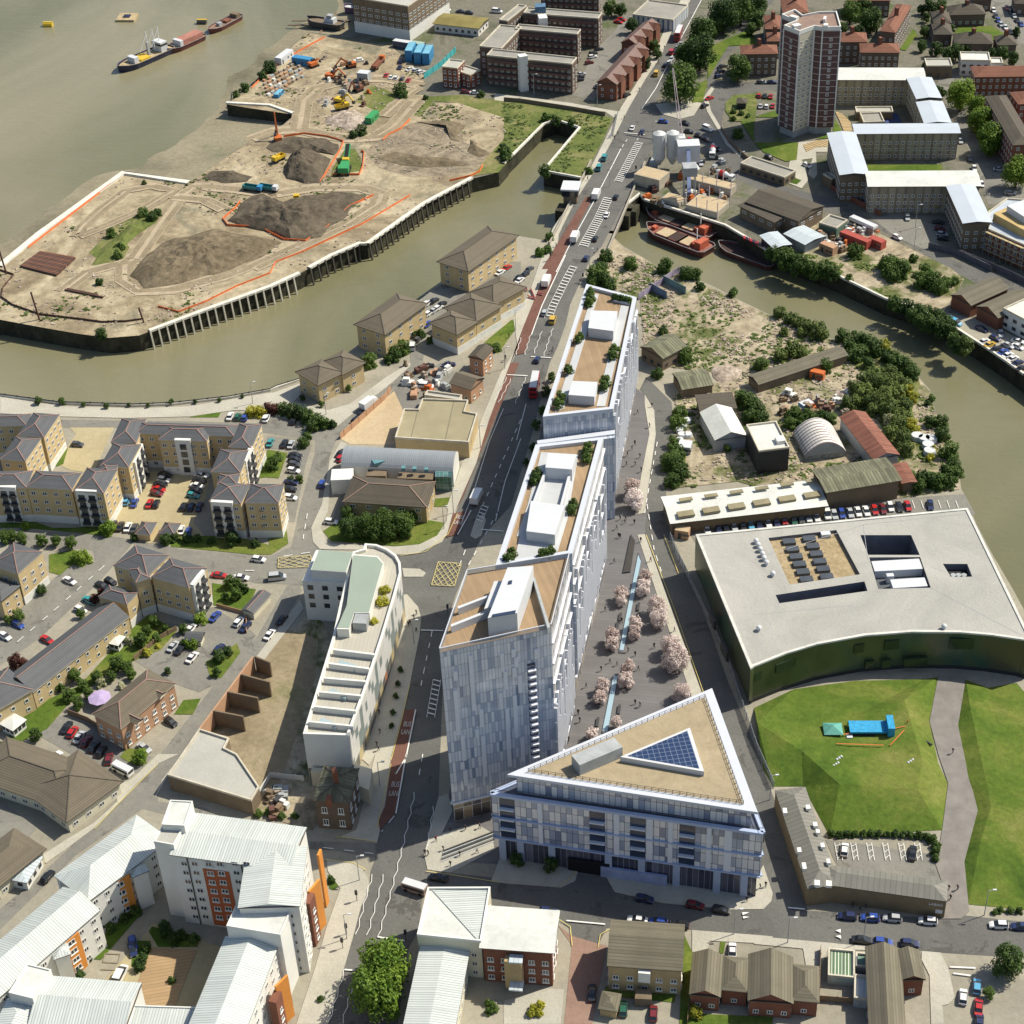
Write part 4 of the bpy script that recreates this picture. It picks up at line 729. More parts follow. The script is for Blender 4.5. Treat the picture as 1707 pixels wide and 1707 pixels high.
for s,mm,hh,nm in(('498,1370 635,1372 640,1440 505,1440',BR['wr'],5.2,'side_wing'),('1160,1370 1262,1372 1262,1420 1160,1420',MG('green_glass',[(0.0,(0.03,0.10,0.09)),(0.5,(0.06,0.16,0.14)),(0.8,(0.1,0.22,0.2))],1.2,1.2),5.4,'glass_corner'),('730,1362 850,1372 850,1420 730,1412',BR['br'],4.6,'brick_bay'),('925,1388 1150,1405 1145,1440 925,1430',BR['br'],4.6,'brick_bay')):roof_box(root,T('22',s),0,hh,mm,nm)
for s in('765,1310 825,1275 830,1320 770,1345','945,1350 970,1350 970,1368 945,1368','1015,1355 1040,1356 1040,1372 1015,1372','1090,1360 1115,1360 1115,1376 1090,1376'):roof_box(root,T('22',s),6.0,1.0,M('skylight_glass',(0.12,0.25,0.27),0.2),'skylight')
def bay(root,t_,s,h,cols,wd=BR['wr'],rails=True):
 a,b_=[p.to_2d()for p in GW(T(t_,s),h)];d=(b_-a).normalized();n_=Vector((d.y,-d.x));L=(b_-a).length
 f=MB();f.prism(ccw([a-n_*0.6,b_-n_*0.6,b_+n_*0.5,a+n_*0.5]),0,h+0.5);f.build('white_bay',wd,root)
 for c_ in range(cols):
  u=L*(c_+0.5)/cols;w_=min(1.9,L/cols*.66)
  for k in range(4):
   put_window(root,a+d*u+n_*0.52,d,1.2+k*2.75,w_,1.9,'dark')
   if rails:f=MB();p=a+d*u+n_*0.5;f.prism(ccw([p-d*w_*.6,p+d*w_*.6,p+d*w_*.6+n_*.8,p-d*w_*.6+n_*.8]),1.0+k*2.75,1.75+k*2.75);f.build('balcony',m_dkf,root)
bay(YB1,'12','-5,1488 100,1492',12.3,2);bay(YB1,'12','480,1512 612,1518',12.3,2);bay(YB1,'12','268,1498 338,1500',11,1)
bay(YB2,'12','1105,1192 1205,1195',12.3,1,rails=False);bay(YB2,'12','1335,1582 1472,1590',12.3,2);bay(YB2,'12','1608,1592 1678,1594',11,1);bay(YB2,'12','1545,1330 1590,1235',12,2);bay(YB2,'12','845,1340 895,1220',11,2);bay(YB4,'13','1215,520 1285,425',11.8,2)
# ---------------------------------------------------------------- glass quarter
def wall_uz(px,py,a,b_):
 u=(px-853.5)/FPX;v=(853.5-py)/FPX;d=F_+R_*u+U_*v
 e=(b_-a).normalized();n=Vector((e.y,-e.x));t=(a-CAM.to_2d()).dot(n)/d.to_2d().dot(n);w=CAM+d*t
 return(w.to_2d()-a).dot(e),w.z
m_fin=M('white_fin',(0.66,0.68,0.72),0.4,0.04,fine=0);m_par=M('white_parapet',(0.52,0.55,0.60),0.5,0.04,fine=0);m_deckw=MS('timber_deck',(0.30,0.21,0.12),(0.25,0.17,0.10),0.5,0.15,0,0.8,0.15,bump=0)
m_rwhite=M('roof_paving',(0.44,0.455,0.46),0.8,0.05,fine=0.04);m_box=M('white_plant',(0.54,0.56,0.57),0.6,0.03,fine=0.02)
GC=[(0.0,(0.22,0.28,0.38)),(0.15,(0.44,0.49,0.57)),(0.35,(0.60,0.63,0.68)),(0.62,(0.38,0.43,0.52)),(0.76,(0.70,0.72,0.75)),(0.96,(0.10,0.12,0.18))]
m_gs=MG('curtain_wall',GC,0.75,3.2,0.09,(0.26,0.28,0.31),0.1,1.0,wide=4)
m_ge=MG('louvred_wall',[(0.0,(0.5,0.5,0.5)),(0.3,(0.12,0.12,0.13)),(0.42,(0.42,0.41,0.40)),(0.7,(0.16,0.17,0.2)),(0.85,(0.58,0.57,0.55))],0.7,3.2,0.1,(0.16,0.16,0.17),0.3,2.0,wide=2.0)
m_gd=M('dark_glazing',(0.03,0.045,0.085),0.12,0.2,0.2,fine=0,spec=0.8);m_bal,nt,b=base('glass_balustrade',0.1,0,0.6);b.inputs['Base Color'].default_value=(0.35,0.42,0.5,1);b.inputs['Alpha'].default_value=0.35
m_warm=MG('shop_glazing',[(0.0,(0.08,0.07,0.06)),(0.4,(0.28,0.22,0.15)),(0.6,(0.05,0.06,0.09)),(0.8,(0.42,0.40,0.36))],2.2,4.0,0.15,(0.5,0.5,0.52),0.2,4)
def glassbld(label,pts,h,fins_seed,setback=None):
 q=ccw([(p.x,p.y)for p in GW(pts,h)]);c=sum(q,Vector((0,0)))/len(q);root=thing('glass_building',label,'building',(c.x,c.y,0),'glass residential blocks on the plaza');rnd=random.Random(fins_seed);n=len(q)
 mb=MB()
 for i in range(n):
  a,b_=q[i],q[(i+1)%n];d=(b_-a).normalized();nn=Vector((d.y,-d.x));mb.face([(a.x,a.y,6),(b_.x,b_.y,6),(b_.x,b_.y,h),(a.x,a.y,h)],1 if nn.x>0.5 else 0)
 mb.build('facade',[m_gs,m_ge],root)
 mb=MB();mb.prism([c+(p-c)*0.985 for p in q],0,6);mb.build('ground_storey',m_warm,root)
 mb=MB();mb.face([(p.x,p.y,h-0.1)for p in q]);mb.build('roof',m_deckw,root)
 cnt=0
 for i in range(n):
  a,b_=q[i],q[(i+1)%n];d=b_-a;L=d.length;d=d/L;nn=Vector((d.y,-d.x))
  if nn.x>0.5:
   k=min(74,int(L/0.9))
   for j in range(k):
    p=a+d*(L*(j+0.5)/k);z=6.0+rnd.random()*4
    f=MB()
    z1=min(h,z+rnd.uniform(8,30));f.prism([p+d*0.16,p-d*0.16,p-d*0.16+nn*0.75,p+d*0.16+nn*0.75],z,z1)
    if f.v:f.build('facade_fin',m_fin,root);cnt+=1
   for z in range(6,int(h),6):
    f=MB();f.prism([a+nn*0.02,b_+nn*0.02,b_+nn*0.5,a+nn*0.5],z,z+0.35);f.build('floor_ledge',m_fin,root)
  f=MB();f.prism([a+nn*0.04,b_+nn*0.04,b_+nn*0.4,a+nn*0.4],6,6.5);f.build('floor_ledge',m_fin,root)
  if nn.y<-0.5 or nn.x<-0.4:
   for j in range(int(L/5)):
    p=a+d*(L*(j+rnd.random())/int(L/5));z=rnd.uniform(8,h*0.6);f=MB();f.prism([p,p+d*0.7,p+d*0.7+nn*0.25,p+nn*0.25][::-1],z,min(h-1,z+rnd.uniform(4,12)))
    if 'tall' not in label:f.build('light_fin',m_fin,root)
 return root,q
def on_roof(root,h,items):
 for nm,t_,s,dh,m in items:roof_box(root,T(t_,s),h-0.05,dh,m,nm,rect=False)
h1=34.0;g1,q1=glassbld('rear glass block with white plant boxes and bushes on its roof, nearest the bridge',T('32','522,218 838,302 690,1008 247,1058'),h1,1)
parapet(g1,q1,h1-0.2,1.1,1.1,m_par)
on_roof(g1,h1,[('path','32','560,262 600,266 380,990 320,1012',0.12,m_rwhite),('path','32','740,335 790,345 640,975 585,975',0.12,m_rwhite),('plant_box','32','548,370 718,374 692,500 534,480',3.2,m_box),('plant_box','32','432,815 592,822 572,915 408,903',3.0,m_box),('planter','32','690,275 800,300 795,325 685,300',0.8,m_par)])
roof_box(g1,T('32','210,1195 702,1128 700,1175 212,1235'),0,28.0,m_gs,'link_block',rect=False);roof_box(g1,T('32','210,1192 702,1125 700,1150 212,1214'),28.0,0.5,m_par,'link_parapet',rect=False)
h2=45.0;g2,q2=glassbld('middle glass block with a long sunken white roof court',PX('893,746 1006,733 954,927 826,948'),h2,2)
parapet(g2,q2,h2-0.2,1.2,1.1,m_par)
on_roof(g2,h2,[('terrace','32','235,1265 470,1282 400,1700 80,1800 150,1600',0.15,m_rwhite),('terrace','33','100,200 400,100 340,300 60,390',0.16,m_rwhite),('plant_box','32','278,1268 460,1280 430,1375 262,1362',3.6,m_box),('plant_box','33','170,-20 385,10 322,195 142,172',3.2,m_box),('screen_wall','32','262,1362 275,1364 180,1640 160,1640',1.8,m_box),('screen_wall','32','415,1375 430,1377 372,1600 355,1600',1.8,m_box)])
h3=HT(751,1371,728,1088);g3,q3=glassbld('tall south glass block with timber roof terraces and scattered white panels',PX('733,1088 919,1047 949,929 779,957'),h3,3)
f3=[PX('733,1088')[0],PX('919,1047')[0]];a3=G(733,1088,h3).to_2d();b3=G(919,1047,h3).to_2d();d3=(b3-a3).normalized();n3=Vector((d3.y,-d3.x))
for x,y0,y1 in((300,230,645),(175,350,420),(185,490,830),(235,830,1020),(228,1030,1085),(252,1090,1205),(370,635,765),(337,785,845),(390,835,1140),(525,215,355),(550,350,485),(515,510,635),(572,625,1065),(608,185,245),(628,245,320),(615,325,395),(658,380,510),(625,530,850),(680,845,1025),(780,185,255)):
 u0,z1=wall_uz(720+x/4.49,1040+y0/4.49,a3,b3);u1,z0=wall_uz(720+x/4.49,1040+y1/4.49,a3,b3);u=(u0+u1)/2
 f=MB();p=a3+d3*(u-.45);f.prism([p,p+d3*0.9,p+d3*0.9+n3*0.3,p+n3*0.3][::-1],max(6.6,z0),z1);f.build('light_fin',m_fin,g3)
ua,za=wall_uz(720+712/4.49,1040+300/4.49,a3,b3);ub,zb=wall_uz(720+800/4.49,1040+985/4.49,a3,b3)
f=MB();p=a3+d3*ua;p2=a3+d3*ub;f.prism([p,p2,p2+n3*0.06,p+n3*0.06][::-1],zb,za);f.build('recessed_glazing',m_gd,g3)
for k in range(14):
 z=zb+(za-zb)*(k+0.1)/14;f=MB();f.prism([p,p2,p2+n3*1.0,p+n3*1.0][::-1],z,z+0.3);f.build('balcony',m_fin,g3)
parapet(g3,q3,h3-0.2,0.15,1.3,m_bal,'glass_balustrade');n=len(q3)
for i in range(n):
 a,b_=q3[i],q3[(i+1)%n];f=MB();f.bar((a.x,a.y,h3+1.2),(b_.x,b_.y,h3+1.2),0.2);f.build('handrail',m_par,g3)
on_roof(g3,h3,[('terrace_wall','23','1300,648 1502,572 1506,584 1304,662',1.8,m_box),('terrace_wall','23','1256,762 1510,662 1514,676 1260,776',1.8,m_box),('plant_box','23','1532,488 1596,486 1545,640 1468,664',3.0,m_box),('terrace_wall','33','180,465 196,462 292,776 276,786',1.8,BR['gy'])])
roof_box(g3,PX('846,946 889,943 862,1022 813,1030'),h3,5.5,m_box,'plant_box',rect=False);roof_box(g3,PX('848,968 854,967 853,973 846,974'),h3+5.5,0.15,m_gd,'hatch',rect=False);roof_box(g3,PX('821,1024 860,1017 859,1022 819,1029'),h3+5.5,0.12,m_gd,'hatch',rect=False)
hb=20.6;ht=26.5
tb=[G(818.5,1325,hb).to_2d(),G(1272,1391,hb).to_2d()];tt=ccw([(p.x,p.y)for p in GW(PX('845,1291 1263,1354 1187,1147'),ht)]);tN=max(tt,key=lambda v:v.y);tb.append(tN+Vector((0.3,2.0)));tb=ccw(tb)
c=sum(tb,Vector((0,0)))/3;g4=thing('triangular_building','triangular glass building with a triangular solar array on its sandy roof','building',(c.x,c.y,0))
m_g4=MG('triangle_glazing',[(0.0,(0.52,0.54,0.57)),(0.25,(0.33,0.37,0.46)),(0.42,(0.66,0.66,0.66)),(0.7,(0.20,0.23,0.31)),(0.8,(0.46,0.48,0.52))],1.3,3.0,0.12,(0.10,0.11,0.15),0.15,7,wide=3)
mb=MB();mb.prism(tb,7.2,hb);mb.build('facade',m_g4,g4);mb=MB();mb.prism([c+(p-c)*0.97 for p in tb],0,7.2);mb.build('ground_storey',MG('plinth_glazing',[(0.0,(0.05,0.055,0.08)),(0.5,(0.10,0.10,0.13)),(0.8,(0.16,0.17,0.22))],1.3,7.2,0.1,(0.28,0.30,0.38),0.2,9),g4)
ct=sum(tt,Vector((0,0)))/3;inn=[ct+(p-ct)*0.94 for p in tt];mb=MB();mb.prism(inn,hb,ht-0.7);mb.build('top_storey',m_g4,g4)
mb=MB();mb.face([(p.x,p.y,hb+0.05)for p in tb]);mb.build('terrace_floor',M('slate_terrace',(0.07,0.085,0.12),0.6),g4)
mb=MB();mb.prism(tt,ht-0.7,ht,bottom=True);mb.build('roof_slab',m_par,g4);inn2=[ct+(p-ct)*0.86 for p in tt]
mb=MB();mb.face([(p.x,p.y,ht+0.06)for p in inn2]);mb.build('roof',ground_mat('roof_gravel',[(0.3,(0.30,0.245,0.155)),(0.7,(0.38,0.315,0.21))],0.1,fine=0.1),g4)
for pl,z in((tb,hb),(tb,7.2),(tb,13.8)):
 for i in range(3):
  a,b_=pl[i],pl[(i+1)%3];d=(b_-a).normalized();nn=Vector((d.y,-d.x));f=MB();f.prism([a-nn*0.4,b_-nn*0.4,b_+nn*0.5,a+nn*0.5],z,z+(0.7 if z==hb else 0.35));f.build('ledge',M('blue_white_trim',(0.38,0.45,0.60),0.4,0.05),g4)
for i in range(3):
 a,b_=inn2[i],inn2[(i+1)%3];f=MB()
 for k in range(2):f.bar((a.x,a.y,ht+0.5+0.5*k),(b_.x,b_.y,ht+0.5+0.5*k),0.07)
 nposts=int((b_-a).length/1.5)
 for k in range(nposts):p=a.lerp(b_,k/nposts);f.bar((p.x,p.y,ht),(p.x,p.y,ht+1.05),0.12)
 f.build('guard_rail',m_dkf,g4)
south=sorted(tb,key=lambda v:v.y)[:2];sa,sb=sorted(south,key=lambda v:v.x);ds=(sb-sa).normalized();ns=Vector((ds.y,-ds.x));L=(sb-sa).length
for u in(0.02,0.09,0.21,0.425,0.55,0.68,0.83,0.93):f=MB();p=sa+ds*(u*L);f.prism([p,p+ds*1.6,p+ds*1.6+ns*0.25,p+ns*0.25][::-1],0,7.2);f.build('pier',M('pier_panel',(0.36,0.44,0.58),0.5,0.05),g4)
for u in(0.03,0.37,0.52,0.70):
 f=MB();p=sa+ds*(u*L);p2=p+ds*3.4;f.prism([p,p2,p2+ns*0.08,p+ns*0.08][::-1],7.7,20.4);f.build('recessed_glazing',m_gd,g4)
 for z in(10.6,13.8,17):f=MB();f.prism([p,p2,p2+ns*0.9,p+ns*0.9][::-1],z,z+0.3);f.build('balcony',m_fin,g4)
for u,w_ in((0.175,1.0),(0.46,1.2),(0.58,1.4),(0.66,1.0),(0.80,1.0),(0.865,1.6)):f=MB();p=sa+ds*(u*L);f.prism([p,p+ds*w_,p+ds*w_+ns*0.3,p+ns*0.3][::-1],7.6,20.4);f.build('light_fin',m_fin,g4)
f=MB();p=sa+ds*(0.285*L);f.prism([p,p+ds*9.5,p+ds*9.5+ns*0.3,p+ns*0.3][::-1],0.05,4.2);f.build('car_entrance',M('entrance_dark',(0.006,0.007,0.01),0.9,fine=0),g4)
f=MB();p=sa+ds*(0.41*L);f.prism([p,p+ds*15,p+ds*15+ns*0.6,p+ns*0.6][::-1],0.05,3.2);f.build('blue_wall',M('blue_panel',(0.30,0.37,0.55),0.5),g4)
for i,p in enumerate(tb):
 f=MB();f.bar((p.x,p.y,hb+1.9),(tb[(i+1)%3].x,tb[(i+1)%3].y,hb+1.9),0.1);f.build('terrace_rail',m_dkf,g4)
sp_=[p for p in GW(T('33','735,1597 1176,1412 1266,1690'),ht+1.6)];sq=ccw([(p.x,p.y)for p in sp_]);sc_2=sum(sq,Vector((0,0)))/3
mb=MB();mb.prism(sq,ht+0.1,ht+1.5);mb.build('array_frame',m_box,g4)
m_sol,nt,b=base('solar_cells',0.2,0,0.7);u,v=UVs(nt)
k=mth(nt,'MAXIMUM',mth(nt,'LESS_THAN',mth(nt,'FRACT',mth(nt,'DIVIDE',u,1.25)),0.09),mth(nt,'LESS_THAN',mth(nt,'FRACT',mth(nt,'DIVIDE',v,1.25)),0.09));nt.links.new(mixc(nt,k,(0.02,0.04,0.10),(0.16,0.2,0.27)),b.inputs['Base Color'])
mb=MB();mb.face([(p.x,p.y,ht+1.56)for p in[sc_2+(p-sc_2)*0.86 for p in sq]]);mb.build('solar_array',m_sol,g4)
roof_box(g4,T('33','436,1585 700,1475 740,1530 478,1665'),ht+0.05,3.2,BR['gy'],'plant_box')
# ---------------------------------------------------------------- dance centre
LH=12.0;lo=[(p.x,p.y)for p in GW(T('43','1350,30')+T('33','1212,197 1560,1045')+T('43','0,1030 200,950 400,890 700,835 1000,812 1300,815 1500,832 1707,862')+PX('1722,1072'),LH)];lo=ccw(lo)
c=sum(lo,Vector((0,0)))/len(lo);lab=thing('dance_centre','long low building with a pale concave roof and dark green walls facing the lawn','building',(c.x,c.y,0))
m_lw,nt,b=base('polycarbonate_wall',0.3,0.0,0.7);a=ramp(nt,noise_tex(nt,0.045,3,0.5,dist=0.4),[(0.32,(0.045,0.055,0.028)),(0.45,(0.07,0.088,0.038)),(0.56,(0.03,0.07,0.05)),(0.68,(0.075,0.065,0.04))]);nt.links.new(a,b.inputs['Base Color'])  # greenish cladding, with the lawn's reflection put into the green base colour
mb=MB();mb.prism(lo,1.2,LH,cap=False);mb.build('wall',m_lw,lab);mb=MB();mb.prism([c+(p-c)*0.99 for p in lo],0,1.2);mb.build('plinth',BR['bk'],lab)
m_lr=ground_mat('concrete_roof',[(0.3,(0.30,0.295,0.27)),(0.5,(0.36,0.355,0.32)),(0.7,(0.42,0.41,0.37))],0.04,rough=0.8,fine=0.03,fscale=1.0)
holes=[]
for s,dp,mt in(('90,215 520,165 670,445 225,510',1.0,ground_mat('sedum_roof',[(0.3,(0.26,0.20,0.11)),(0.6,(0.38,0.30,0.18))],0.2,fine=0.3,fscale=0.9)),('672,197 993,197 1048,323 722,322',8.0,BR['bk']),('728,338 1050,336 1118,530 785,538',2.5,M('deck_dark',(0.09,0.10,0.11),0.7)),('1194,379 1348,379 1380,460 1246,464',2.0,BR['bk']),('136,576 698,490 718,550 160,628',6.5,M('court_grey',(0.16,0.18,0.22),0.8))):
 hq=ccw([(p.x,p.y)for p in GW(T('43',s),LH)]);holes.append(hq)
 mb=MB();mb.face([(p.x,p.y,LH-dp)for p in hq],0)
 for i in range(4):a_,b_=hq[i],hq[(i+1)%4];mb.face([(b_.x,b_.y,LH-dp),(a_.x,a_.y,LH-dp),(a_.x,a_.y,LH),(b_.x,b_.y,LH)],1)
 mb.build('roof_court',[mt,M('court_wall',(0.13,0.14,0.17),0.7)],lab)
from mathutils.geometry import tessellate_polygon
loops=[[Vector((p.x,p.y,0))for p in lo]]+[[Vector((p.x,p.y,0))for p in reversed(hq)]for hq in holes]
flat_=[p for l in loops for p in l];mb=MB()
for t3 in tessellate_polygon(loops):
 q=[Vector((flat_[i].x,flat_[i].y,LH))for i in t3];nn=(q[1]-q[0]).cross(q[2]-q[0]);mb.face(q if nn.z>0 else q[::-1],0,uaxis=(1,0,0))
mb.build('roof',m_lr,lab)
for s in('0,350 700,130 1350,60','0,700 620,640 720,555','1120,530 1690,830','160,628 0,1000','720,350 690,130','1118,400 1194,420'):
 sb=MB();strip(sb,T('43',s),.14,LH+.03);sb.build('roof_seam',m_lead,lab)
parapet(lab,lo,LH-0.25,0.7,0.5,M('roof_edge',(0.55,0.55,0.50),0.6),'roof_edge')
for k in range(6):
 for j in range(2):
  x,y=(222+k*22+j*128-j*k*0,228+k*48-j*18);w_=G(*T('43','%d,%d'%(x,y))[0],LH);mb=MB();mb.obox(w_,1.7,1.1,LH-1.0,LH-0.2,0.05);mb.build('roof_light',M('smoked_dome',(0.07,0.08,0.09),0.3),lab)
for s in('740,362 1045,346 1066,410 765,426','860,478 1076,465 1100,520 880,532','835,440 880,436 886,456 842,460'):roof_box(lab,T('43',s),LH-2.5,2.3,m_box,'inner_roof')
roof_box(lab,T('43','420,175 480,168 484,192 428,198'),LH-1,1.1,m_box,'roof_hatch')
for k in range(3):
 for j in range(2):w_=G(*T('43','%d,%d'%(1262+k*34,436+j*20))[0],LH);mb=MB();mb.tube((w_.x,w_.y,LH-2),(w_.x,w_.y,LH-0.6),0.7,n=12);mb.build('fan',BR['gy'],lab)
def dome(root,w_,r,name='roof_vent',m=None):
 mb=MB();
 for i in range(10):
  for j in range(4):
   A_=[(2*pi*i/10,j*pi/8),(2*pi*(i+1)/10,j*pi/8),(2*pi*(i+1)/10,(j+1)*pi/8),(2*pi*i/10,(j+1)*pi/8)]
   q=[(w_.x+r*cos(a)*cos(e),w_.y+r*sin(a)*cos(e),w_.z+0.8+r*sin(e))for a,e in A_];mb.face(q if j<3 else q[:3])
 mb.tube((w_.x,w_.y,w_.z),(w_.x,w_.y,w_.z+0.8),r*0.6,n=8);mb.build(name,m or m_box,root)
for s in('12,247','25,272','38,300','52,330','62,356','78,385','118,455','30,800','1200,790'):dome(lab,G(*T('43',s)[0],LH),0.75)
def facade_panel(root,edge_pts,z0,z1,name,m,off=0.06):
 """panel set on a wall traced by the two px of its lower edge at height z0"""
 a,b_=[p.to_2d()for p in GW(edge_pts,z0)];d=(b_-a).normalized();nn=Vector((d.y,-d.x))
 if nn.dot(-a)<0:nn=-nn
 f=MB();f.prism(ccw([a-nn*0.5,b_-nn*0.5,b_+nn*off,a+nn*off]),z0,z1);return f.build(name,m,root)
for s,z0,z1 in(('0,1120 45,1100',7,9.6),('30,1160 95,1130',4,6.6),('0,1190 60,1160',1.4,3.6),('135,1070 260,1020',7,9.8),('630,945 690,930',7,9.6),('820,925 912,912',7,10),('700,1045 755,1035',1.6,4),('805,1035 860,1030',2,4.4),('945,1030 1090,1018',2,4.6),('1230,915 1415,915',7,10.4)):
 facade_panel(lab,T('43',s),z0,z1,'window',M('green_dark_glass',(0.03,0.045,0.025),0.15),0.25)
for s,z0,z1 in(('1300,720 1330,800',3,6),('1370,920 1410,1000',3,6)):facade_panel(lab,T('33',s),z0,z1,'window',m_dkf,0.12)
# ---------------------------------------------------------------- white apartments with the curved corner
h5=14.5;wa_m=MG('apartment_glazing',[(0.0,(0.62,0.62,0.58)),(0.35,(0.20,0.24,0.23)),(0.5,(0.65,0.65,0.62)),(0.7,(0.50,0.42,0.16)),(0.82,(0.14,0.17,0.17))],2.4,3.0,0.1,(0.45,0.45,0.42),0.4,3)
pq=ccw([(p.x,p.y)for p in GW(T('23','325,1470 612,1480 720,1190 830,850 905,600 946,450 940,385 915,340 860,300 790,272 716,266 708,300 640,318 560,640 512,860'),h5)]);c=sum(pq,Vector((0,0)))/len(pq)
wa=thing('apartment_block','long white apartment block with walled roof terraces and a curved end','flats',(c.x,c.y,0))
mb=MB();n=len(pq)
for i in range(n):
 a,b_=pq[i],pq[(i+1)%n];d=(b_-a).normalized();nn=Vector((d.y,-d.x));e=nn.x>0.3
 mb.face([(a.x,a.y,4.0),(b_.x,b_.y,4.0),(b_.x,b_.y,h5),(a.x,a.y,h5)],1 if e else 0);mb.face([(a.x,a.y,0),(b_.x,b_.y,0),(b_.x,b_.y,4),(a.x,a.y,4)],2)
mb.build('wall',[BR['wr'],wa_m,MG('shop_fronts',[(0.0,(0.45,0.36,0.18)),(0.4,(0.10,0.10,0.09)),(0.6,(0.40,0.13,0.05)),(0.75,(0.09,0.16,0.08)),(0.85,(0.5,0.45,0.3))],3.0,4.0,0.2,(0.4,0.36,0.28),0.4,6)],wa)
mb=MB();mb.face([(p.x,p.y,h5-0.02)for p in pq]);mb.build('roof',MS('terrace_decking',(0.42,0.40,0.335),(0.36,0.34,0.28),1.0,0.15,0,0.8,0.06,bump=0),wa);parapet(wa,pq,h5-0.1,0.6,1.0,BR['wr'])
roof_box(wa,T('23','640,318 795,330 832,372 742,690 645,688 612,792 536,790 600,640'),h5,2.8,BR['wr'],'penthouse',rect=False);q_=ccw([(p.x,p.y)for p in GW(T('23','640,318 795,330 832,372 742,690 645,688 612,792 536,790 600,640'),h5+2.8)]);mb=MB();cq=sum(q_,Vector((0,0)))/len(q_);mb.face([((cq+(p-cq)*.97).x,(cq+(p-cq)*.97).y,h5+2.85)for p in q_]);mb.build('penthouse_roof',RF['green'],wa)
hq=ccw([(p.x,p.y)for p in GW(T('23','318,486 405,292 655,312 596,500'),h5-1)]);mb=MB();mb.prism(hq,0,h5-1);mb.build('head_wing',[BR['wr']],wa);roof_box(wa,T('23','420,288 640,308 598,432 374,416'),h5-1,3.2,BR['wr'],'penthouse');q_=rectify([(p.x,p.y)for p in GW(T('23','420,288 640,308 598,432 374,416'),h5+2.2)]);cq=sum(q_,Vector((0,0)))/4;mb=MB();mb.face([((cq+(p-cq)*.97).x,(cq+(p-cq)*.97).y,h5+2.25)for p in q_]);mb.build('penthouse_roof',RF['green'],wa)
wall_windows(wa,hq,h5,3.2,1.5,1.5,4.6,3.0,'dark',16,facing=0.3)
for i,s in enumerate(('515,912 776,946 774,956 514,922','488,1000 742,1036 740,1046 486,1010','455,1092 720,1116 718,1126 453,1102','425,1180 690,1206 688,1216 423,1190','392,1272 658,1302 656,1312 390,1282','358,1368 642,1398 640,1408 356,1378')):roof_box(wa,T('23',s),h5,1.7,BR['wr'],'terrace_wall')
for s in('560,980 660,1025 650,1050 550,1008','500,1160 605,1212 590,1230 490,1185','440,1345 540,1395 530,1420 430,1372'):roof_box(wa,T('23',s),h5,1.1,M('lantern_glass',(0.33,0.42,0.44),0.2),'roof_lantern')
roof_box(wa,T('23','650,690 735,700 725,760 640,750'),h5,2.6,BR['gy'],'stair_head');roof_box(wa,T('24','375,85 620,95 612,120 372,110'),0,5.0,BR['cr'],'lower_storey');roof_box(wa,T('24','640,60 760,95 740,230 660,190'),0,5.0,BR['cr'],'lower_storey',rect=False)
# ---------------------------------------------------------------- white and orange block, lower left
h6=22.0;o3w=[T('14','1180,378 1560,410 1490,690 1100,640'),T('14','1500,405')+T('24','378,466 240,560')+T('14','1570,700')]
MR=RF['metal']
wo_,q=bld('apartment_complex','white and orange rendered apartment complex with seamed metal roofs round a courtyard','flats',h6,'wr','metal','gable',[T('14','1180,376')+T('24','378,466 196,720')+T('14','1100,640')],None,0.16,over=0.3)
def wing(root,pts,h,kind,mr,mw,pitch=0.35,ax=None,win=None,over=0.3,z0=1.0,fl=2.8,bud=40,only_wall=False):
 q=rectify([(p.x,p.y)for p in GW(pts,h)]);mb=MB();mb.prism(q,0,h-0.01);mb.build('wall',mw,root)
 if kind=='flat':mb=MB();mb.face([(p.x,p.y,h+0.02)for p in q]);mb.build('roof',mr,root);parapet(root,q,h,0.25,0.3,BR['wr'])
 else:roof_mesh(q,h,kind,mr,root,pitch,over,None,ax,wallm=mw)
 if win:wall_windows(root,q,h,win[0],win[1],win[2],z0,fl,win[3],bud)
 return q
W4=(3.2,1.3,1.3,'white')
wing(wo_,T('14','880,348 1020,560 566,930 372,786'),12,'hip',MR,BR['wr'],0.42,win=W4,bud=24)
wing(wo_,T('14','400,832 598,990 -20,1560 -220,1380'),12,'gable',MR,BR['wr'],0.42,win=W4,bud=16)
wing(wo_,T('14','1065,292 1222,305 1160,462 1040,445'),25,'flat',RF['white'],BR['wr']);wing(wo_,T('14','1040,447 1160,464 1100,578 968,556'),23.5,'flat',RF['grey'],BR['wr'])
wing(wo_,T('14','1590,690')+T('24','395,500 238,990')+T('14','1490,935'),h6-0.3,'gable',MR,BR['wr'],0.16,win=W4,bud=8)
wing(wo_,T('14','1500,940')+T('24','240,998 182,1150')+T('14','1436,1088'),19.5,'flat',RF['white'],BR['wr']);
wing(wo_,T('14','1432,1135')+T('24','162,1225 -70,1780')+T('14','1180,1780'),15.5,'gable',MR,BR['wr'],0.3,win=W4,bud=8)
wing(wo_,T('14','300,1388 868,1468 790,1760 200,1700'),13,'gable',MR,BR['wr'],0.3);wing(wo_,T('14','165,1300 298,1390 210,1558 90,1514'),15.5,'flat',RF['white'],BR['wr']);wing(wo_,T('14','70,1540 210,1580 150,1900 -100,1850'),12.5,'hip',MR,BR['wr'],0.3);wing(wo_,T('14','880,1576 1240,1622 1300,1800 760,1780'),12,'flat',RF['metal'],BR['wr'])
wing(wo_,T('14','800,700 905,690 925,720 850,785'),11,'hip',MR,BR['wr'],0.4);wing(wo_,T('14','330,1220 415,1210 440,1250 345,1300'),11,'hip',MR,BR['wr'],0.4)
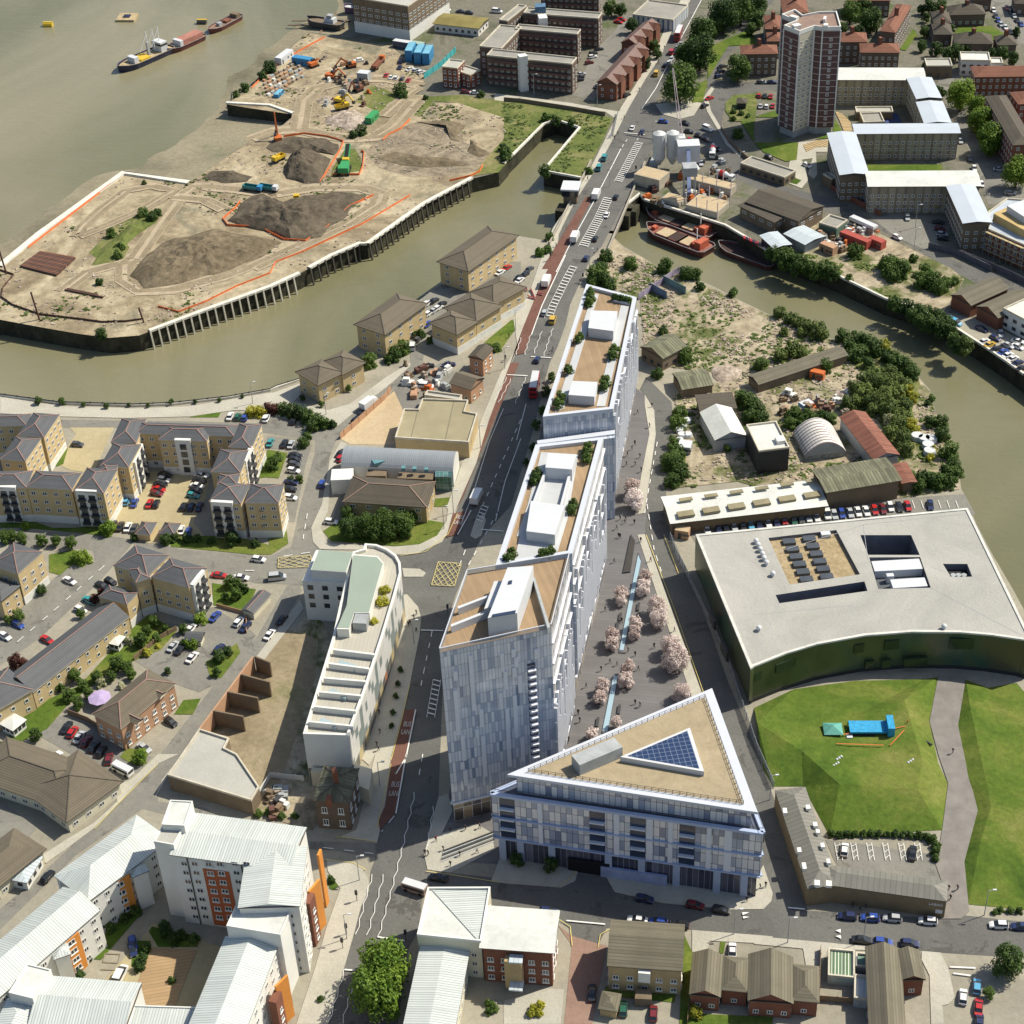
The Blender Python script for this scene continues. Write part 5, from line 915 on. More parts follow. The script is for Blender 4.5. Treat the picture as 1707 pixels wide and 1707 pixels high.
sheet('deck_court',T('14','958,1222 1242,1240 1095,1620 870,1575 868,1450'),0.1,MS('court_decking',(0.36,0.245,0.13),(0.22,0.15,0.08),0.9,0.12,0,0.8,0.1,bump=0))
fa,fb=G(*T('14','1100,640')[0],h6).to_2d(),G(*T('14','1585,705')[0],h6).to_2d();qq=q[0]
ei=min(range(4),key=lambda i:((qq[i]+qq[(i+1)%4])/2).y+abs(((qq[i]+qq[(i+1)%4])/2-(fa+fb)/2).length)*0.5);a,b_=qq[ei],qq[(ei+1)%4];d=(b_-a).normalized();nn=Vector((d.y,-d.x))
def onwall(t,s):
 r=[wall_uz(p[0],p[1],a,b_)for p in T(t,s)];return r
u0,z1=onwall('14','1282,722')[0];u1,z1b=onwall('14','1448,740')[0]
f=MB();p=a+d*u0;p2=a+d*u1;f.prism([p,p2,p2+nn*0.12,p+nn*0.12][::-1],0.5,z1);f.build('rust_panel',BR['oR'],wo_)
for x in(1165,1230,1320,1390,1485,1560):
 u,z=onwall('14','%d,690'%x)[0]
 for k in range(7):
  zz=z-0.8-k*2.85
  if zz>0.8:put_window(wo_,a+d*u+nn*(0.12 if u0<u<u1 else 0),d,zz,1.5,1.3,'sill' if u0<u<u1 else 'white')
for x in(1185,1520):u,z=onwall('14','%d,670'%x)[0];f=MB();pp=a+d*u+nn*0.1;f.bar((pp.x,pp.y,0),(pp.x,pp.y,h6-0.5),0.22);f.build('downpipe',m_dkf,wo_)
def slab3(root,t,s,hh,m,th_=0.5,name='orange_panel'):
 """vertical panel: two top corners at height hh"""
 a_,b2=[p.to_2d()for p in GW(T(t,s),hh)];d_=(b2-a_).normalized();n_=Vector((d_.y,-d_.x))*th_/2;f=MB();f.prism(ccw([a_-n_,b2-n_,b2+n_,a_+n_]),0,hh);return f.build(name,m,root)
slab3(wo_,'24','358,868 424,790',14.5,BR['ob']);slab3(wo_,'24','146,1470 222,1396',13.0,BR['ob']);slab3(wo_,'24','416,640 434,600',17,BR['ob'])
for s,hh,m in(('318,940 362,945 400,880 350,870',14,BR['rb']),('104,1565 150,1572 190,1500 140,1490',11.5,BR['rb']),('232,1068 300,1072 330,960 280,950',16,BR['wr'])):
 qv=rectify([(p.x,p.y)for p in GW(T('24',s),hh)]);mb=MB();mb.prism(qv,0,hh);mb.build('bay',m,wo_);wall_windows(wo_,qv,hh,2.2,1.1,1.2,1.2,2.8,'sill',12)
for s,z in(('700,820 812,755',11),('400,1190 490,1120',11)):
 a_,b2=[p.to_2d()for p in GW(T('14',s),z)];d_=(b2-a_).normalized();n_=Vector((d_.y,-d_.x));f=MB();f.prism(ccw([a_-n_*0.3,b2-n_*0.3,b2+n_*0.5,a_+n_*0.5]),0,z);f.build('orange_bay',BR['ob'],wo_)
 for k in range(4):put_window(wo_,a_.lerp(b2,0.4)+n_*0.5,d_,1+k*2.7,1.8,1.4,'sill')
# ---------------------------------------------------------------- bottom row
r,q=bld('apartment_block','pale metal roofed block with a triangular seamed roof at the bottom corner of the junction','flats',11.5,'cr','white','flat',[T('24','1112,852 1508,850 1450,1192 1045,1150')],(3,1.2,1.3,'white'),rect=False,pm=BR['wr'])
mb=MB();tq=ccw([(p.x,p.y)for p in GW(T('24','1140,860 1500,862 1430,1180'),11.7)]);mb.face([(p.x,p.y,11.7)for p in tq],0,uaxis=(0,1,0));mb.build('seamed_roof',RF['metal'],r)
r,q=bld('apartment_block','red brick block with a white seamed roof and small blue porch roofs, bottom centre','flats',11.5,'rb','white','mono',[T('24','1500,975')+T('34','335,1000 300,1242')+T('24','1458,1210')],(2.6,1.3,1.3,'sill'),base_m=None)
facade_panel(r,T('34','20,1440 125,1455'),1.0,9.5,'entrance_bay',BR['bb'],1.5);roof_box(r,T('34','38,1262 120,1268 118,1322 28,1316'),9.5,0.4,RF['blue'],'porch_roof');roof_box(r,T('34','42,1425 125,1432 118,1500 30,1488'),3.0,0.4,RF['blue'],'porch_roof')
bld('apartment_block','lower block with a striped grey seamed roof beside the leafy street tree','flats',8.5,'cr','metal','mono',[T('24','1080,1236 1378,1246 1230,1790 960,1790')],(2.8,1.2,1.3,'white'))
r,q=bld('apartment_block','buff brick three storey flats with a long grey tiled gable roof, bottom row','flats',8.2,'bb','ltile','gable',[T('34','685,1060 1140,1072 1118,1372 662,1325')],(2.9,1.3,1.2,'sill'),0.45,over=0.3)
facade_panel(r,T('34','830,1545 935,1550'),0.1,2.6,'porch',BR['br'],2.0);facade_panel(r,T('34','850,1430 925,1438'),4.5,7.5,'stair_window',m_wht,0.5)
bld('garage','small square garage with a pyramid tiled roof below the buff flats','garage',2.8,'bb','ltile','hip',[T('34','632,1502 730,1522 712,1618 605,1602')],None,0.5)
HS=dict(win=(2.8,1.2,1.2,'white'),pitch=0.55,group='brown roofed houses in the bottom row')
bld('terraced_house','brown roofed brick house, left end of the bottom row','house',5.2,'rb','ltile','gable',[T('34','1205,1260 1372,1278 1368,1530 1182,1505')],ax=None,**HS)
bld('terraced_house','brown roofed brick house, second in the bottom row','house',5.2,'rb','ltile','hip',[T('34','1395,1285 1552,1292 1530,1495 1382,1480')],**HS)
bld('terraced_house','wide brown roofed brick pair, third in the bottom row','house',5.4,'rb','ltile','gable',[T('34','1562,1270')+T('44','240,1290 236,1560')+T('34','1548,1555')],**HS)
bld('terraced_house','brown hipped brick house with white bargeboard beside the glass covered garden','house',5.2,'rb','ltile','hip',[T('44','242,1335 405,1345 400,1560 238,1545')],**HS)
bld('terraced_house','long brown gabled house standing end on to the street, right of the gardens','house',5.6,'rb','ltile','gable',[T('44','726,1212 900,1250 970,1780 726,1780'),T('44','880,1250 1056,1242 1054,1420 962,1412')],**HS)
bld('polytunnel','glass and timber garden frame full of plants between the bottom row houses','greenhouse',2.4,M('greenhouse_glass',(0.35,0.42,0.38),0.3),MS('slatted_roof',(0.10,0.17,0.08),(0.6,0.62,0.55),0.7,0.25,0,0.5,0.3),'flat',[T('44','470,1235 640,1250 632,1420 466,1410')],None)
bld('shed','green roofed lean-to between gardens in the bottom row','shed',2.6,'gy',M('green_felt',(0.15,0.24,0.19),0.8),'flat',[T('44','645,1262 722,1268 722,1355 640,1350')],None)
bld('shed','pale glass roofed shed between gardens in the bottom row','shed',2.6,'gy','blue','flat',[T('44','635,1400 722,1410 722,1560 630,1550')],None)
r,q=bld('gatehouse','long brick building with white lettering on its street wall, beside the lawn','building',5.6,BR['lg'],MS('lead_grey_roof',(0.17,0.165,0.14),(0.13,0.13,0.11),1.2,0.1,0,0.6,0.1),'hip',[T('44','132,232 318,206 545,835 342,842'),T('44','345,846 1225,892 1212,778 540,735')],None,0.42,over=0.1)
GH=q
for s in('325,320 350,320 360,345 330,345','180,340 205,340 212,372 186,372','370,428 395,430 405,455 378,455','390,475 412,475 418,497 395,497','418,560 442,562 450,588 425,588','270,590 295,590 302,618 277,618','455,660 478,662 486,690 462,688','300,685 325,685 335,725 310,725','385,795 415,797 417,830 380,828','456,798 492,800 490,834 455,832'):roof_box(r,T('44',s),6.6,0.7,m_wht,'roof_window')
def lettering(root,text,p,d,nn,z,size,m,name='lettering',flat=False,rz=None):
 cu=bpy.data.curves.new('t','FONT');cu.body=text;cu.size=size;cu.extrude=0.03 if not flat else 0.004;cu.offset=size*0.015
 to=bpy.data.objects.new('t',cu);link(to);bpy.context.view_layer.update()
 me=bpy.data.meshes.new_from_object(to.evaluated_get(bpy.context.evaluated_depsgraph_get()));bpy.data.objects.remove(to)
 me.materials.clear();me.materials.append(m);o=bpy.data.objects.new(name,me);link(o)
 if flat:o.location=(p[0],p[1],z);o.rotation_euler=(0,0,rz)
 else:o.matrix_world=Matrix.Translation(Vector((p[0],p[1],z))+Vector((nn.x,nn.y,0))*0.05)@Matrix(((d.x,0,nn.x),(d.y,0,nn.y),(0,1,0))).to_4x4()
 if root is not None:mw=o.matrix_world.copy();o.parent=root;o.matrix_parent_inverse=Matrix.Translation(-Vector(root['_o']));
 return o
g_=GH[1];i=min(range(4),key=lambda i:-(g_[(i+1)%4]-g_[i]).normalized().x);a,b_=g_[i],g_[(i+1)%4];d=(b_-a).normalized();nn=Vector((d.y,-d.x))
u,z=wall_uz(*T('44','1128,925')[0],a,b_);lettering(r,'LABAN',a+d*(u-.7),d,nn,3.7,.95,m_wht)
u,z=wall_uz(*T('44','1150,968')[0],a,b_);f=MB();p=a+d*u;f.prism([p,p+d*1.5,p+d*1.5+nn*0.1,p+nn*0.1][::-1],1.4,2.5);f.build('notice_board',m_wht,r)
r,q=bld('corner_pub','old Victorian brick pub with a hipped roof and stone window surrounds below the white apartments','pub',9.5,'db','moss','hip',[T('24','470,86 662,92 612,300 385,284')],(3.4,1.3,1.9,'sill'),0.3,m_ridged,z0=1.2,fl=4.0,over=0.4)
f=roof_box(r,T('24','470,255 500,258 498,290 468,286'),9.5,2.5,BR['rb'],'chimney')
bld('brick_shed','flat grey felt roofed brick building in the fenced yard','workshop',4.6,'br','grey','flat',[T('13','1262,1430 1450,1490 1420,1550 1500,1590')+T('14','1640,215 1590,300 1062,140')],None,rect=False)
for i,(s,lb)in enumerate((('1610,962 1707,1000','topmost'),('1525,1075 1705,1125','second'),('1440,1185 1630,1225','third'),('1350,1305 1538,1342','lowest'))):
 t=thing('brick_wall','brown brick cross wall of the roofless yard bays, %s of the four'%lb,'wall',G(*T('13',s)[0],5.2)-Vector((0,0,5.2)),'brick cross walls of the roofless bays')
 pts=T('13',s)if i else T('13','1605,960')+PX('472,1111');o=slab3(t,'13',s,5.2,BR['br'],0.45,'panel');o.location=-Vector(t['_o'])if False else(0,0,0)
t=thing('brick_wall','tall orange brick street wall behind the four roofless yard bays','wall',G(330,1220));slab3(t,'13','1262,1420 1600,965',5.0,BR['pb'],0.45,'panel')
def fence(name,label,pts,h,m,posts=3.0,cat='fence',th_=0.12,z=0.0):
 W_=GW(pts,z);t=thing(name,label,cat,W_[0]);n=0
 for a_,b2 in zip(W_,W_[1:]):
  f=MB();d_=(b2-a_).normalized();n_=Vector((-d_.y,d_.x,0))*th_/2;q_=[a_-n_,b2-n_,b2+n_,a_+n_];f.prism([p.to_2d()for p in q_],z,z+h);f.build('panel',m,t)
  if posts:
   L=(b2-a_).length;k=int(L/posts)
   for j in range(k):
    if n>60:break
    p=a_.lerp(b2,(j+.5)/k);f=MB();f.obox(p,0.12,0.12,z,z+h+0.2);f.build('post',m,t);n+=1
 return t
m_wood=M('fence_wood',(0.20,0.14,0.085),0.9,0.2);m_org,nt,b=base('orange_net',0.9);b.inputs['Base Color'].default_value=(0.70,0.17,0.05,1);m_turq=M('turquoise_board',(0.06,0.36,0.38),0.7);m_wire,nt,b=base('wire_mesh',0.6);b.inputs['Base Color'].default_value=(0.3,0.33,0.36,1);b.inputs['Alpha'].default_value=0.45
FN=[('net_fence','orange safety net around the grey spoil heap beside the parked dumper',P('11','1520,1280 1490,1320 1410,1390 1440,1430 1707,1450')+P('21','60,1450 200,1520 340,1530 480,1440 620,1310 770,1240'),1.0,m_org),('net_fence','orange safety net curving round the upper spoil heap',P('21','200,870 330,850 480,870 580,900 560,950 500,1050 430,1160'),1.0,m_org),('net_fence','orange safety net beside the green crusher',P('21','510,1110 680,1110 700,1060 710,970 690,960'),1.0,m_org),
('net_fence','orange safety net running along the excavated ground',P('21','1000,760 940,820 860,860 830,890'),1.0,m_org),('net_fence','orange safety net at the creek corner of the dig',P('21','1460,1050 1440,1090 1380,1120 1250,1150'),1.0,m_org),('net_fence','orange safety net along the track behind the river wall',P('12','1000,350 1130,385 1300,320 1500,220 1707,140')+P('22','150,70 330,0')+P('21','700,1420 900,1300 1000,1240'),0.8,m_org),('net_fence','orange safety net behind the white river wall',P('11','180,1570 480,1340 700,1170'),0.9,m_org),('net_fence','orange safety net beside the foreshore track',P('21','0,560 120,440 330,310 460,240'),0.9,m_org),
('hoarding','turquoise boarded hoarding along the lane',P('21','1090,500 1200,420 1290,330'),2.6,m_turq),('garden_fence','brown timber fence between the brick house and the car park',P('13','430,1330 560,1380 820,1550'),1.8,m_wood),('garden_fence','timber fence at the end of the terrace gardens',P('13','850,990 1010,860 1120,800'),1.6,m_wood),('site_wall','brick and timber wall along the sand yard',P('22','560,1185 700,1060 840,935 880,880'),2.2,BR['pb']),
('mesh_fence','grey mesh fence between the narrow road and the dance centre',P('33','1050,220 1090,330 1130,400 1300,760 1420,1020 1520,1330 1600,1560 1707,1800'),2.4,m_wire),('mesh_fence','railings along the riverside walk',P('12','0,912 380,962 850,976 1100,966 1450,926 1707,880')+P('22','160,858 300,815'),1.1,m_dkf),('boundary_wall','stone boundary wall below the dock lane',P('31','0,640 120,650 440,700 640,735'),1.8,BR['br']),('boundary_wall','graffiti covered wall crossing the waste ground',P('32','850,305 920,260 1080,150 1120,130'),2.6,M('graffiti_paint',(0.32,0.27,0.36),0.8,0.6,0.25,0.2)),('boundary_wall','broken brick wall with blue graffiti on the waste ground',P('32','920,240 1030,300'),3.0,M('graffiti_blue',(0.12,0.16,0.24),0.8,0.5,0.3,0.2)),
('boundary_wall','second graffiti wall nearer the creek',P('32','1005,195 1150,270'),3.0,M('graffiti_green',(0.12,0.2,0.2),0.8,0.5,0.3,0.2)),('hoarding','dark hoarding with white panels below the scaffolded building',P('41','1100,1570 1290,1620 1500,1720')+P('42','1290,20 1600,150 1760,230'),2.4,M('hoarding_panels',(0.10,0.10,0.12),0.7)),('site_fence','low pale fence along the bridge approach on the dock side',P('31','720,720 690,860 660,880'),1.6,m_wire),('retaining_wall','curved dark retaining wall of the slip road',P('31','1370,820 1420,900 1500,980 1600,1060 1707,1120'),1.6,BR['br']),('boundary_wall','brick boundary wall in front of the dark end walls',P('41','430,1160 560,1250 700,1320 800,1370'),2.2,BR['rb']),
('sheet_pile_wall','rusty sheet pile arc standing proud of the site ground near the tip',P('12','0,120 90,150 20,230 10,290 80,340 250,400 330,410 500,430 650,450 800,445 910,430'),0.9,M('rust_steel',(0.10,0.055,0.04),0.9)),('boundary_wall','low brick wall around the car park corner',P('13','1370,650 1560,700 1560,820'),1.2,BR['pb']),('garden_fence','timber fences of the back gardens in the bottom row',P('34','1180,1540 1160,1707'),1.6,m_wood),('garden_fence','timber fence beside the glass covered garden',P('44','420,1240 410,1560 640,1580'),1.8,m_wood),('site_fence','white timber fence round the pub yard',P('24','0,330 80,210 120,150 330,170'),1.8,BR['wr'])]
for nm,lb,pts,hh,mm in FN:fence(nm,lb,pts,hh,mm,0 if 'net' in nm or 'boundary' in nm else 4.0,nm.replace('_',' '))
# ---------------------------------------------------------------- vehicles
CARC=dict(w=('white',(0.70,0.70,0.68)),s=('silver',(0.42,0.44,0.45)),k=('black',(0.018,0.019,0.022)),d=('dark grey',(0.07,0.075,0.08)),b=('blue',(0.03,0.07,0.30)),n=('navy',(0.02,0.03,0.09)),r=('red',(0.42,0.02,0.02)),m=('maroon',(0.15,0.02,0.025)),g=('green',(0.02,0.10,0.06)),t=('teal',(0.04,0.26,0.27)),y=('yellow',(0.55,0.36,0.04)),c=('pale blue',(0.10,0.34,0.52)))
m_tyre=M('tyre',(0.015,0.015,0.015),0.9,fine=0);m_carglass,nt,b=base('car_glass',0.08,0,0.8);b.inputs['Base Color'].default_value=(0.02,0.025,0.03,1);m_lampw=M('headlight',(0.7,0.7,0.65),0.2,fine=0);m_lampr=M('tail_light',(0.35,0.01,0.01),0.3,fine=0)
def paint(k):
 nm='paint_'+CARC[k][0].replace(' ','_')
 if nm in MATS:return MATS[nm]
 m,nt,b=base(nm,0.3,0.0,0.5);b.inputs['Base Color'].default_value=(*CARC[k][1],1);b.inputs['Coat Weight'].default_value=0.5;b.inputs['Coat Roughness'].default_value=0.1;return m
def loft(mb,secs,mi=0):
 """secs: list of (x, half width, z bottom, z top, half width top)"""
 R=[[(x,-w,z0),(x,-w,z0+(z1-z0)*.6),(x,-wt,z1),(x,wt,z1),(x,w,z0+(z1-z0)*.6),(x,w,z0)]for x,w,z0,z1,wt in secs]
 for A_,B_ in zip(R,R[1:]):
  for i in range(5):mb.face([A_[i+1],A_[i],B_[i],B_[i+1]],mi)
  mb.face([A_[0],A_[5],B_[5],B_[0]],mi)
 mb.face(R[0],mi);mb.face(R[-1][::-1],mi)
CK={}
SHP={'car':(2.05,[(-2.05,.80,.35,.78,.72),(-1.85,.86,.25,.92,.78),(-0.9,.88,.22,.94,.82),(0.7,.88,.22,.92,.80),(1.6,.86,.25,.80,.74),(2.05,.76,.35,.62,.62)],[(-1.95,.74,.9,.93,.70),(-1.55,.76,.9,1.36,.60),(-0.6,.78,.9,1.45,.62),(0.25,.78,.9,1.40,.62),(1.05,.76,.88,.92,.72)],(-1.5,0.2,1.0)),
'saloon':(2.25,[(-2.25,.80,.35,.80,.72),(-1.5,.87,.25,.90,.80),(0.9,.88,.22,.90,.80),(1.8,.85,.25,.78,.72),(2.25,.76,.35,.60,.62)],[(-1.6,.74,.86,.90,.70),(-1.0,.76,.88,1.34,.60),(-0.3,.78,.88,1.40,.60),(0.35,.78,.88,1.34,.60),(1.15,.76,.86,.90,.72)],(-0.95,0.3,1.0)),
'van':(2.5,[(-2.5,.94,.35,1.35,.92),(-2.4,.97,.3,1.4,.95),(1.3,.97,.3,1.4,.95),(1.9,.94,.3,1.05,.86),(2.5,.84,.4,.85,.7)],[(-2.45,.94,1.3,1.9,.82),(-2.3,.96,1.3,2.05,.84),(0.6,.96,1.3,2.02,.84),(1.75,.9,1.05,1.15,.84)],(-2.2,0.5,1.0)),
'lorry':(3.4,[(1.6,1.1,.5,2.3,1.0),(3.1,1.1,.5,2.2,1.0),(3.4,1.05,.5,1.2,1.0)],[(2.2,1.03,1.4,2.35,.95),(3.2,1.03,1.2,2.1,.95)],(2.0,3.0,1.0))}
def car_proto(kind,k,near):
 key=(kind,k,near)
 if key in CK:return CK[key]
 hl,hull,cab,(r0,r1,_)=SHP[kind];pm_=paint(k);parts=[]
 a=MB();loft(a,hull,0)
 if kind=='lorry':a.box(-3.4,-1.2,.9,1.4,1.2,3.1,0);a.box(-3.4,-.5,.5,3,.5,.9,3)
 zr=max(s[3]for s in cab);wr=max(s[4]for s in cab if s[3]>zr-.2);a.box(r0,-wr-.01,zr-.03,r1,wr+.01,zr+.02,0)
 g=a if not near else MB();loft(g,cab,1 if not near else 0)
 wh=[];wx=hl*0.62
 for x in(-wx,wx):
  for y in(-.82,.82):
   w_=a if not near else MB();w_.tube((x,y-.1,.32),(x,y+.1,.32),.32,n=10,mi=3 if not near else 0);wh.append(w_)
 fz=hull[-1][3]-.08;lt=[]
 for y in(-.55,.55):
  for x,mi in((hl+.0,4),(-hl-.0,5)):
   l_=a if not near else MB();l_.box(x-.05,y-.18,fz-.1,x+.03,y+.18,fz+.05,mi if not near else 0);lt.append((l_,mi))
 mats=[pm_,m_carglass,pm_,m_tyre,m_lampw,m_lampr]
 root_o=a.build('vehicle',mats);me=root_o.data;bpy.data.objects.remove(root_o)
 sub=[]
 if near:
  for nm,mbs,m in(('windows',[g],m_carglass),('wheel',wh,m_tyre),('headlight',[l for l,mi in lt if mi==4],m_lampw),('tail_light',[l for l,mi in lt if mi==5],m_lampr)):
   for q in mbs:o=q.build(nm,m);sub.append((nm,o.data));bpy.data.objects.remove(o)
 CK[key]=(me,sub);return CK[key]
KN={'car':'hatchback car','saloon':'saloon car','van':'van','lorry':'box lorry'}
def car(px,py,dx,dy,k,kind='car',label=None,group=None,z=0.05):
 p=G(px,py,0.6);q=G(px+dx,py+dy,0.6);a=atan2(q.y-p.y,q.x-p.x);near=py>700
 me,sub=car_proto(kind,k,near)
 root=bpy.data.objects.new('parked_car' if kind in('car','saloon')else kind if kind!='lorry' else 'lorry',me);link(root);root.location=(p.x,p.y,z);root.rotation_euler=(0,0,a)
 tag(root,label,'car' if kind in('car','saloon')else kind,group)
 if near:
  root.name=root.name
  for nm,m in sub:o=bpy.data.objects.new(nm,m);link(o);o.parent=root
 return root
rc=random.Random(5)
def row(t,s,dr,cols,place,kinds=None,order='from the left'):
 """a traced row of cars: positions, heading in tile pixels, colour letters"""
 pts=P(t,s);n=len(pts)
 for i,((x,y),k)in enumerate(zip(pts,cols)):
  kd='van' if k.isupper()else(rc.choice(('car','saloon'))if not kinds else kinds);kk=k.lower()
  d=dr if isinstance(dr,tuple)else dr[i]
  lb='%s %s, %s %s %s'%(CARC[kk][0],KN[kd],WORD[i],order,place)if n>1 else '%s %s %s'%(CARC[kk][0],KN[kd],place)
  car(x,y,d[0],d[1],kk,kd,lb,('cars '+place)if n>1 else None)
row('31','812,808 873,832 707,1245 650,1358 576,1508 520,1632',(10,-22),'wnkwkn','on the bridge road',order='from the top')
for(x,y,k,kd,t_,lb)in((585,1240,'w','lorry','31','white box lorry crossing the bridge'),(450,1510,'w','lorry','31','white box lorry just below the bridge'),(637,997,'t','van','31','turquoise van, upper of two on the bridge approach'),(603,1060,'t','van','31','turquoise van, lower of two on the bridge approach'),(310,430,'y','van','32','yellow works truck on the main road above the rear block'),(258,383,'s','car','32','silver hatchback beside the yellow works truck'),(210,680,'n','car','32','navy hatchback ahead of the red double deck bus'),(270,195,'w','lorry','32','white lorry stopped at the roadworks barriers'),(1422,1560,'w','lorry','22','white truck towing at the islands of the main road'),(965,465,'y','van','31','yellow works truck on the road beside the big park tree'),(1060,330,'r','van','31','red works van in the queue below the upper bus')):
 p=P(t_,'%d,%d'%(x,y))[0];car(p[0],p[1],10,-22 if t_!='32' else-26,k,kd,lb)
row('31','1020,410 1045,395 1060,370 1085,330 1100,300 1118,275',(10,-20),'kwsmws','queued beside the park trees')
row('31','1008,768 1150,780 1170,832 1235,858 1282,882 1300,620 1270,668',[(20,2),(20,6),(20,2),(20,8),(20,10),(18,-8),(16,-8)],'bkkkkrk','at the road junction by the concrete works')
row('31','1290,815',(20,8),'W','turning at the junction above the concrete works')
row('24','1180,782',(-22,-4),'k','waiting behind the minibus at the plaza corner')
row('34','890,915 1210,955 1375,985',(22,4),'nmk','in the shade of the triangular building')
row('34','845,1048 975,1060 1112,1080',(-22,-3),'wbk','behind the buff brick flats')
row('34','280,995',(22,2),'n','half hidden behind the white seamed roof')
row('44','590,1025 735,1035 875,1037 1100,1055',(-22,-2),'nbsw','below the lettered wall')
row('44','1548,1080 1690,1090',(-22,-1),'wn','beside the lawn hedge')
row('44','685,1175 815,1188 985,1197',(22,2),'kbn','on the house side of the bottom street')
row('44','1410,1470 1322,1535 1420,1600 1425,1695',(1,-22),'cwrn','in the side road at lower right',order='counted downwards')
row('44','573,605 1003,625',(2,-20),'wk','in the striped disabled bays')
row('34','557,1510 755,1610 945,1640',(1,-22),'kgm','parked below the buff flats')
row('34','1445,1245',(0,-20),'w','on the drive of the bottom row')
row('14','300,775',(14,-16),'k','climbing the diagonal street at lower left')
row('13','1385,450 1525,465',(20,2),'rw','beside the tree lawn');row('13','1635,350',(20,3),'w','turning in by the yellow hatched box')
row('13','1360,710 1510,745 1552,775 1205,790',(14,-16),'bwnw','in the upper car park corner');row('13','1095,900 1140,918 1215,970 1385,915',(14,-16),'skwn','in the middle car park')
row('13','440,485 645,515 700,490 510,670 565,610',(20,10),'wkkwt','along the upper diagonal road');row('13','115,762 30,835 298,858',(20,12),'bwr','at the lower end of the diagonal road')
row('13','1080,1378 912,1542',(18,12),'ks','below the gabled brick flats');row('13','345,1600',(16,-14),'w','alone above the big brown hall')
row('13','420,1412 458,1442 502,1474 545,1500 595,1535 640,1565',(12,-18),'krsmkk','in the shaded row above the big hall');row('13','688,1612',(4,-20),'m','at the end of the hall car park')
row('13','715,130 760,140 808,146 850,152',(8,-20),'kkwd','left of the court entrance');row('13','1145,165 1192,176',(4,-20),'wb','right of the court entrance')
row('23','500,112',(20,2),'w','on the drive by the row of trees');row('23','160,465',(20,-2),'S','beside the hatched box at the side road');row('23','190,730 112,825',(14,-18),'kw','on the street beside the white apartments')
row('12','490,1217',(22,2),'d','alone in the upper courtyard');row('12','1455,1038 1502,1042 1548,1045 1685,1050',(8,-20),'wgbw','beside the riverside hedges')
row('12','1045,1408 1035,1440 1015,1470 1003,1500 990,1528',(20,4),'kwkrm','left column of the car court',order='counted down');row('12','1275,1412 1262,1445 1248,1478 1235,1508 1222,1540',(20,4),'wkwkt','right column of the car court',order='counted down')
row('12','800,1575 850,1585 945,1590 987,1592',(8,-20),'cbrk','in the lower left court row');row('12','1160,1610 1208,1612 1260,1610',(8,-20),'knn','in the lower right court row')
row('22','85,1050 262,1068',(8,-20),'wk','behind the dark red hedge');row('22','115,1205 205,1210 247,1216',(8,-20),'tks','above the small lawn');row('22','275,1285 272,1312 270,1342 262,1382 248,1455 240,1498 243,1552',(20,3),'kkdwnkw','in the column beside the side road',order='counted down')
row('22','442,1465',(4,-22),'b','driving up the side road');row('22','660,1060 692,1028',(18,-14),'kk','behind the white lorry by the sand yard');row('22','1050,550',(14,-16),'d','beside the long hipped flats');row('22','1015,597',(2,-20),'W','by the long hipped creekside flats');row('22','1115,720 1245,712',(20,-3),'kn','outside the brick yard');row('22','1100,850',(20,2),'W','in the yard above the warehouse canopy');row('22','560,1272 562,1302',(14,-14),'kr','beside the curved zinc roof')
x_,y_=P('22','740,970')[0];car(x_,y_,18,-13,'w','lorry','white box lorry parked by the sand yard wall')
row('22','1108,325 1150,308 1200,330 1178,352 1150,370 1118,388',(18,-12),'wkkwsw','in the car park between the creekside flats');row('22','1570,128 1612,98 1690,160',(18,-12),'wrk','near the bridge end flats');row('22','1110,455',(16,-14),'b','behind the pyramid roofed wing');row('32','100,178 132,142 160,108',(18,-14),'wkd','above the staggered flats')
row('43','88,118 140,110 190,100 250,98 297,92 343,82 395,80 460,65 508,68 555,60 608,55 657,48 710,45 763,38 815,30 862,18 918,18 972,12',(7,20),'wnrgdwwWsbswwrmwkr','behind the dance centre');row('43','1115,5',(3,20),'n','alone near the creek end of the long car row')
row('33','1285,165 1355,155 1403,150 1455,143 1510,135 1560,130 1612,126 1670,118',(7,20),'wnkskcnw','below the white roofed sheds')
row('42','1270,448',(20,8),'C','beside the brick workshops');row('42','1440,485',(18,8),'n','in front of the green door');row('42','1455,565 1490,585 1530,612 1575,632 1605,652 1637,674 1667,700 1692,735',(18,-8),'wykbwwnk','along the top of the east wall');row('42','1560,515 1525,545 1605,590 1670,565 1668,598',[(2,20),(18,8),(18,8),(18,4),(18,8)],'snsww','below the white office at right')
row('41','95,993 335,1045',(16,8),'kw','on the tower forecourt road');row('41','30,603 68,605 105,608',(3,-20),'rkr','upper row left of the tower');row('41','40,670 78,672 118,668',(3,-20),'swr','lower row left of the tower');row('41','45,520 113,520',(20,0),'dn','on the street left of the tower')
row('41','1305,890 1365,1000 1393,1065 1438,1165',(6,18),'sdww','right of the white roofed blocks');row('41','970,1375',(2,18),'s','alone in the small front car park');row('41','1168,1405 1175,1445 1190,1480 1195,1507',(20,2),'kmsk','beside the white roofed end wing',order='counted down');row('41','905,1500',(18,8),'w','behind the white coach');row('41','1550,1070 1620,1220',(20,1),'ss','under the plane trees at right')
row('41','1515,65 1530,100 1545,128 1562,155 1590,172 1620,202 1650,225',(8,18),'wdbswkk','left kerb of the upper right street',order='counted down');row('41','1600,50 1625,75 1645,100 1665,128 1690,152',(9,18),'rkskb','right kerb of the upper right street',order='counted down')
row('31','600,310 565,335 560,358 540,395 488,468 482,487 475,505',(20,-4),'kdwmskk','beside the dark brick galleries',order='counted down');row('31','725,138 745,122',(20,4),'rr','at the far end of the gallery lane');row('31','595,545 775,600',(20,-8),'kk','beside the nearest gabled terrace')
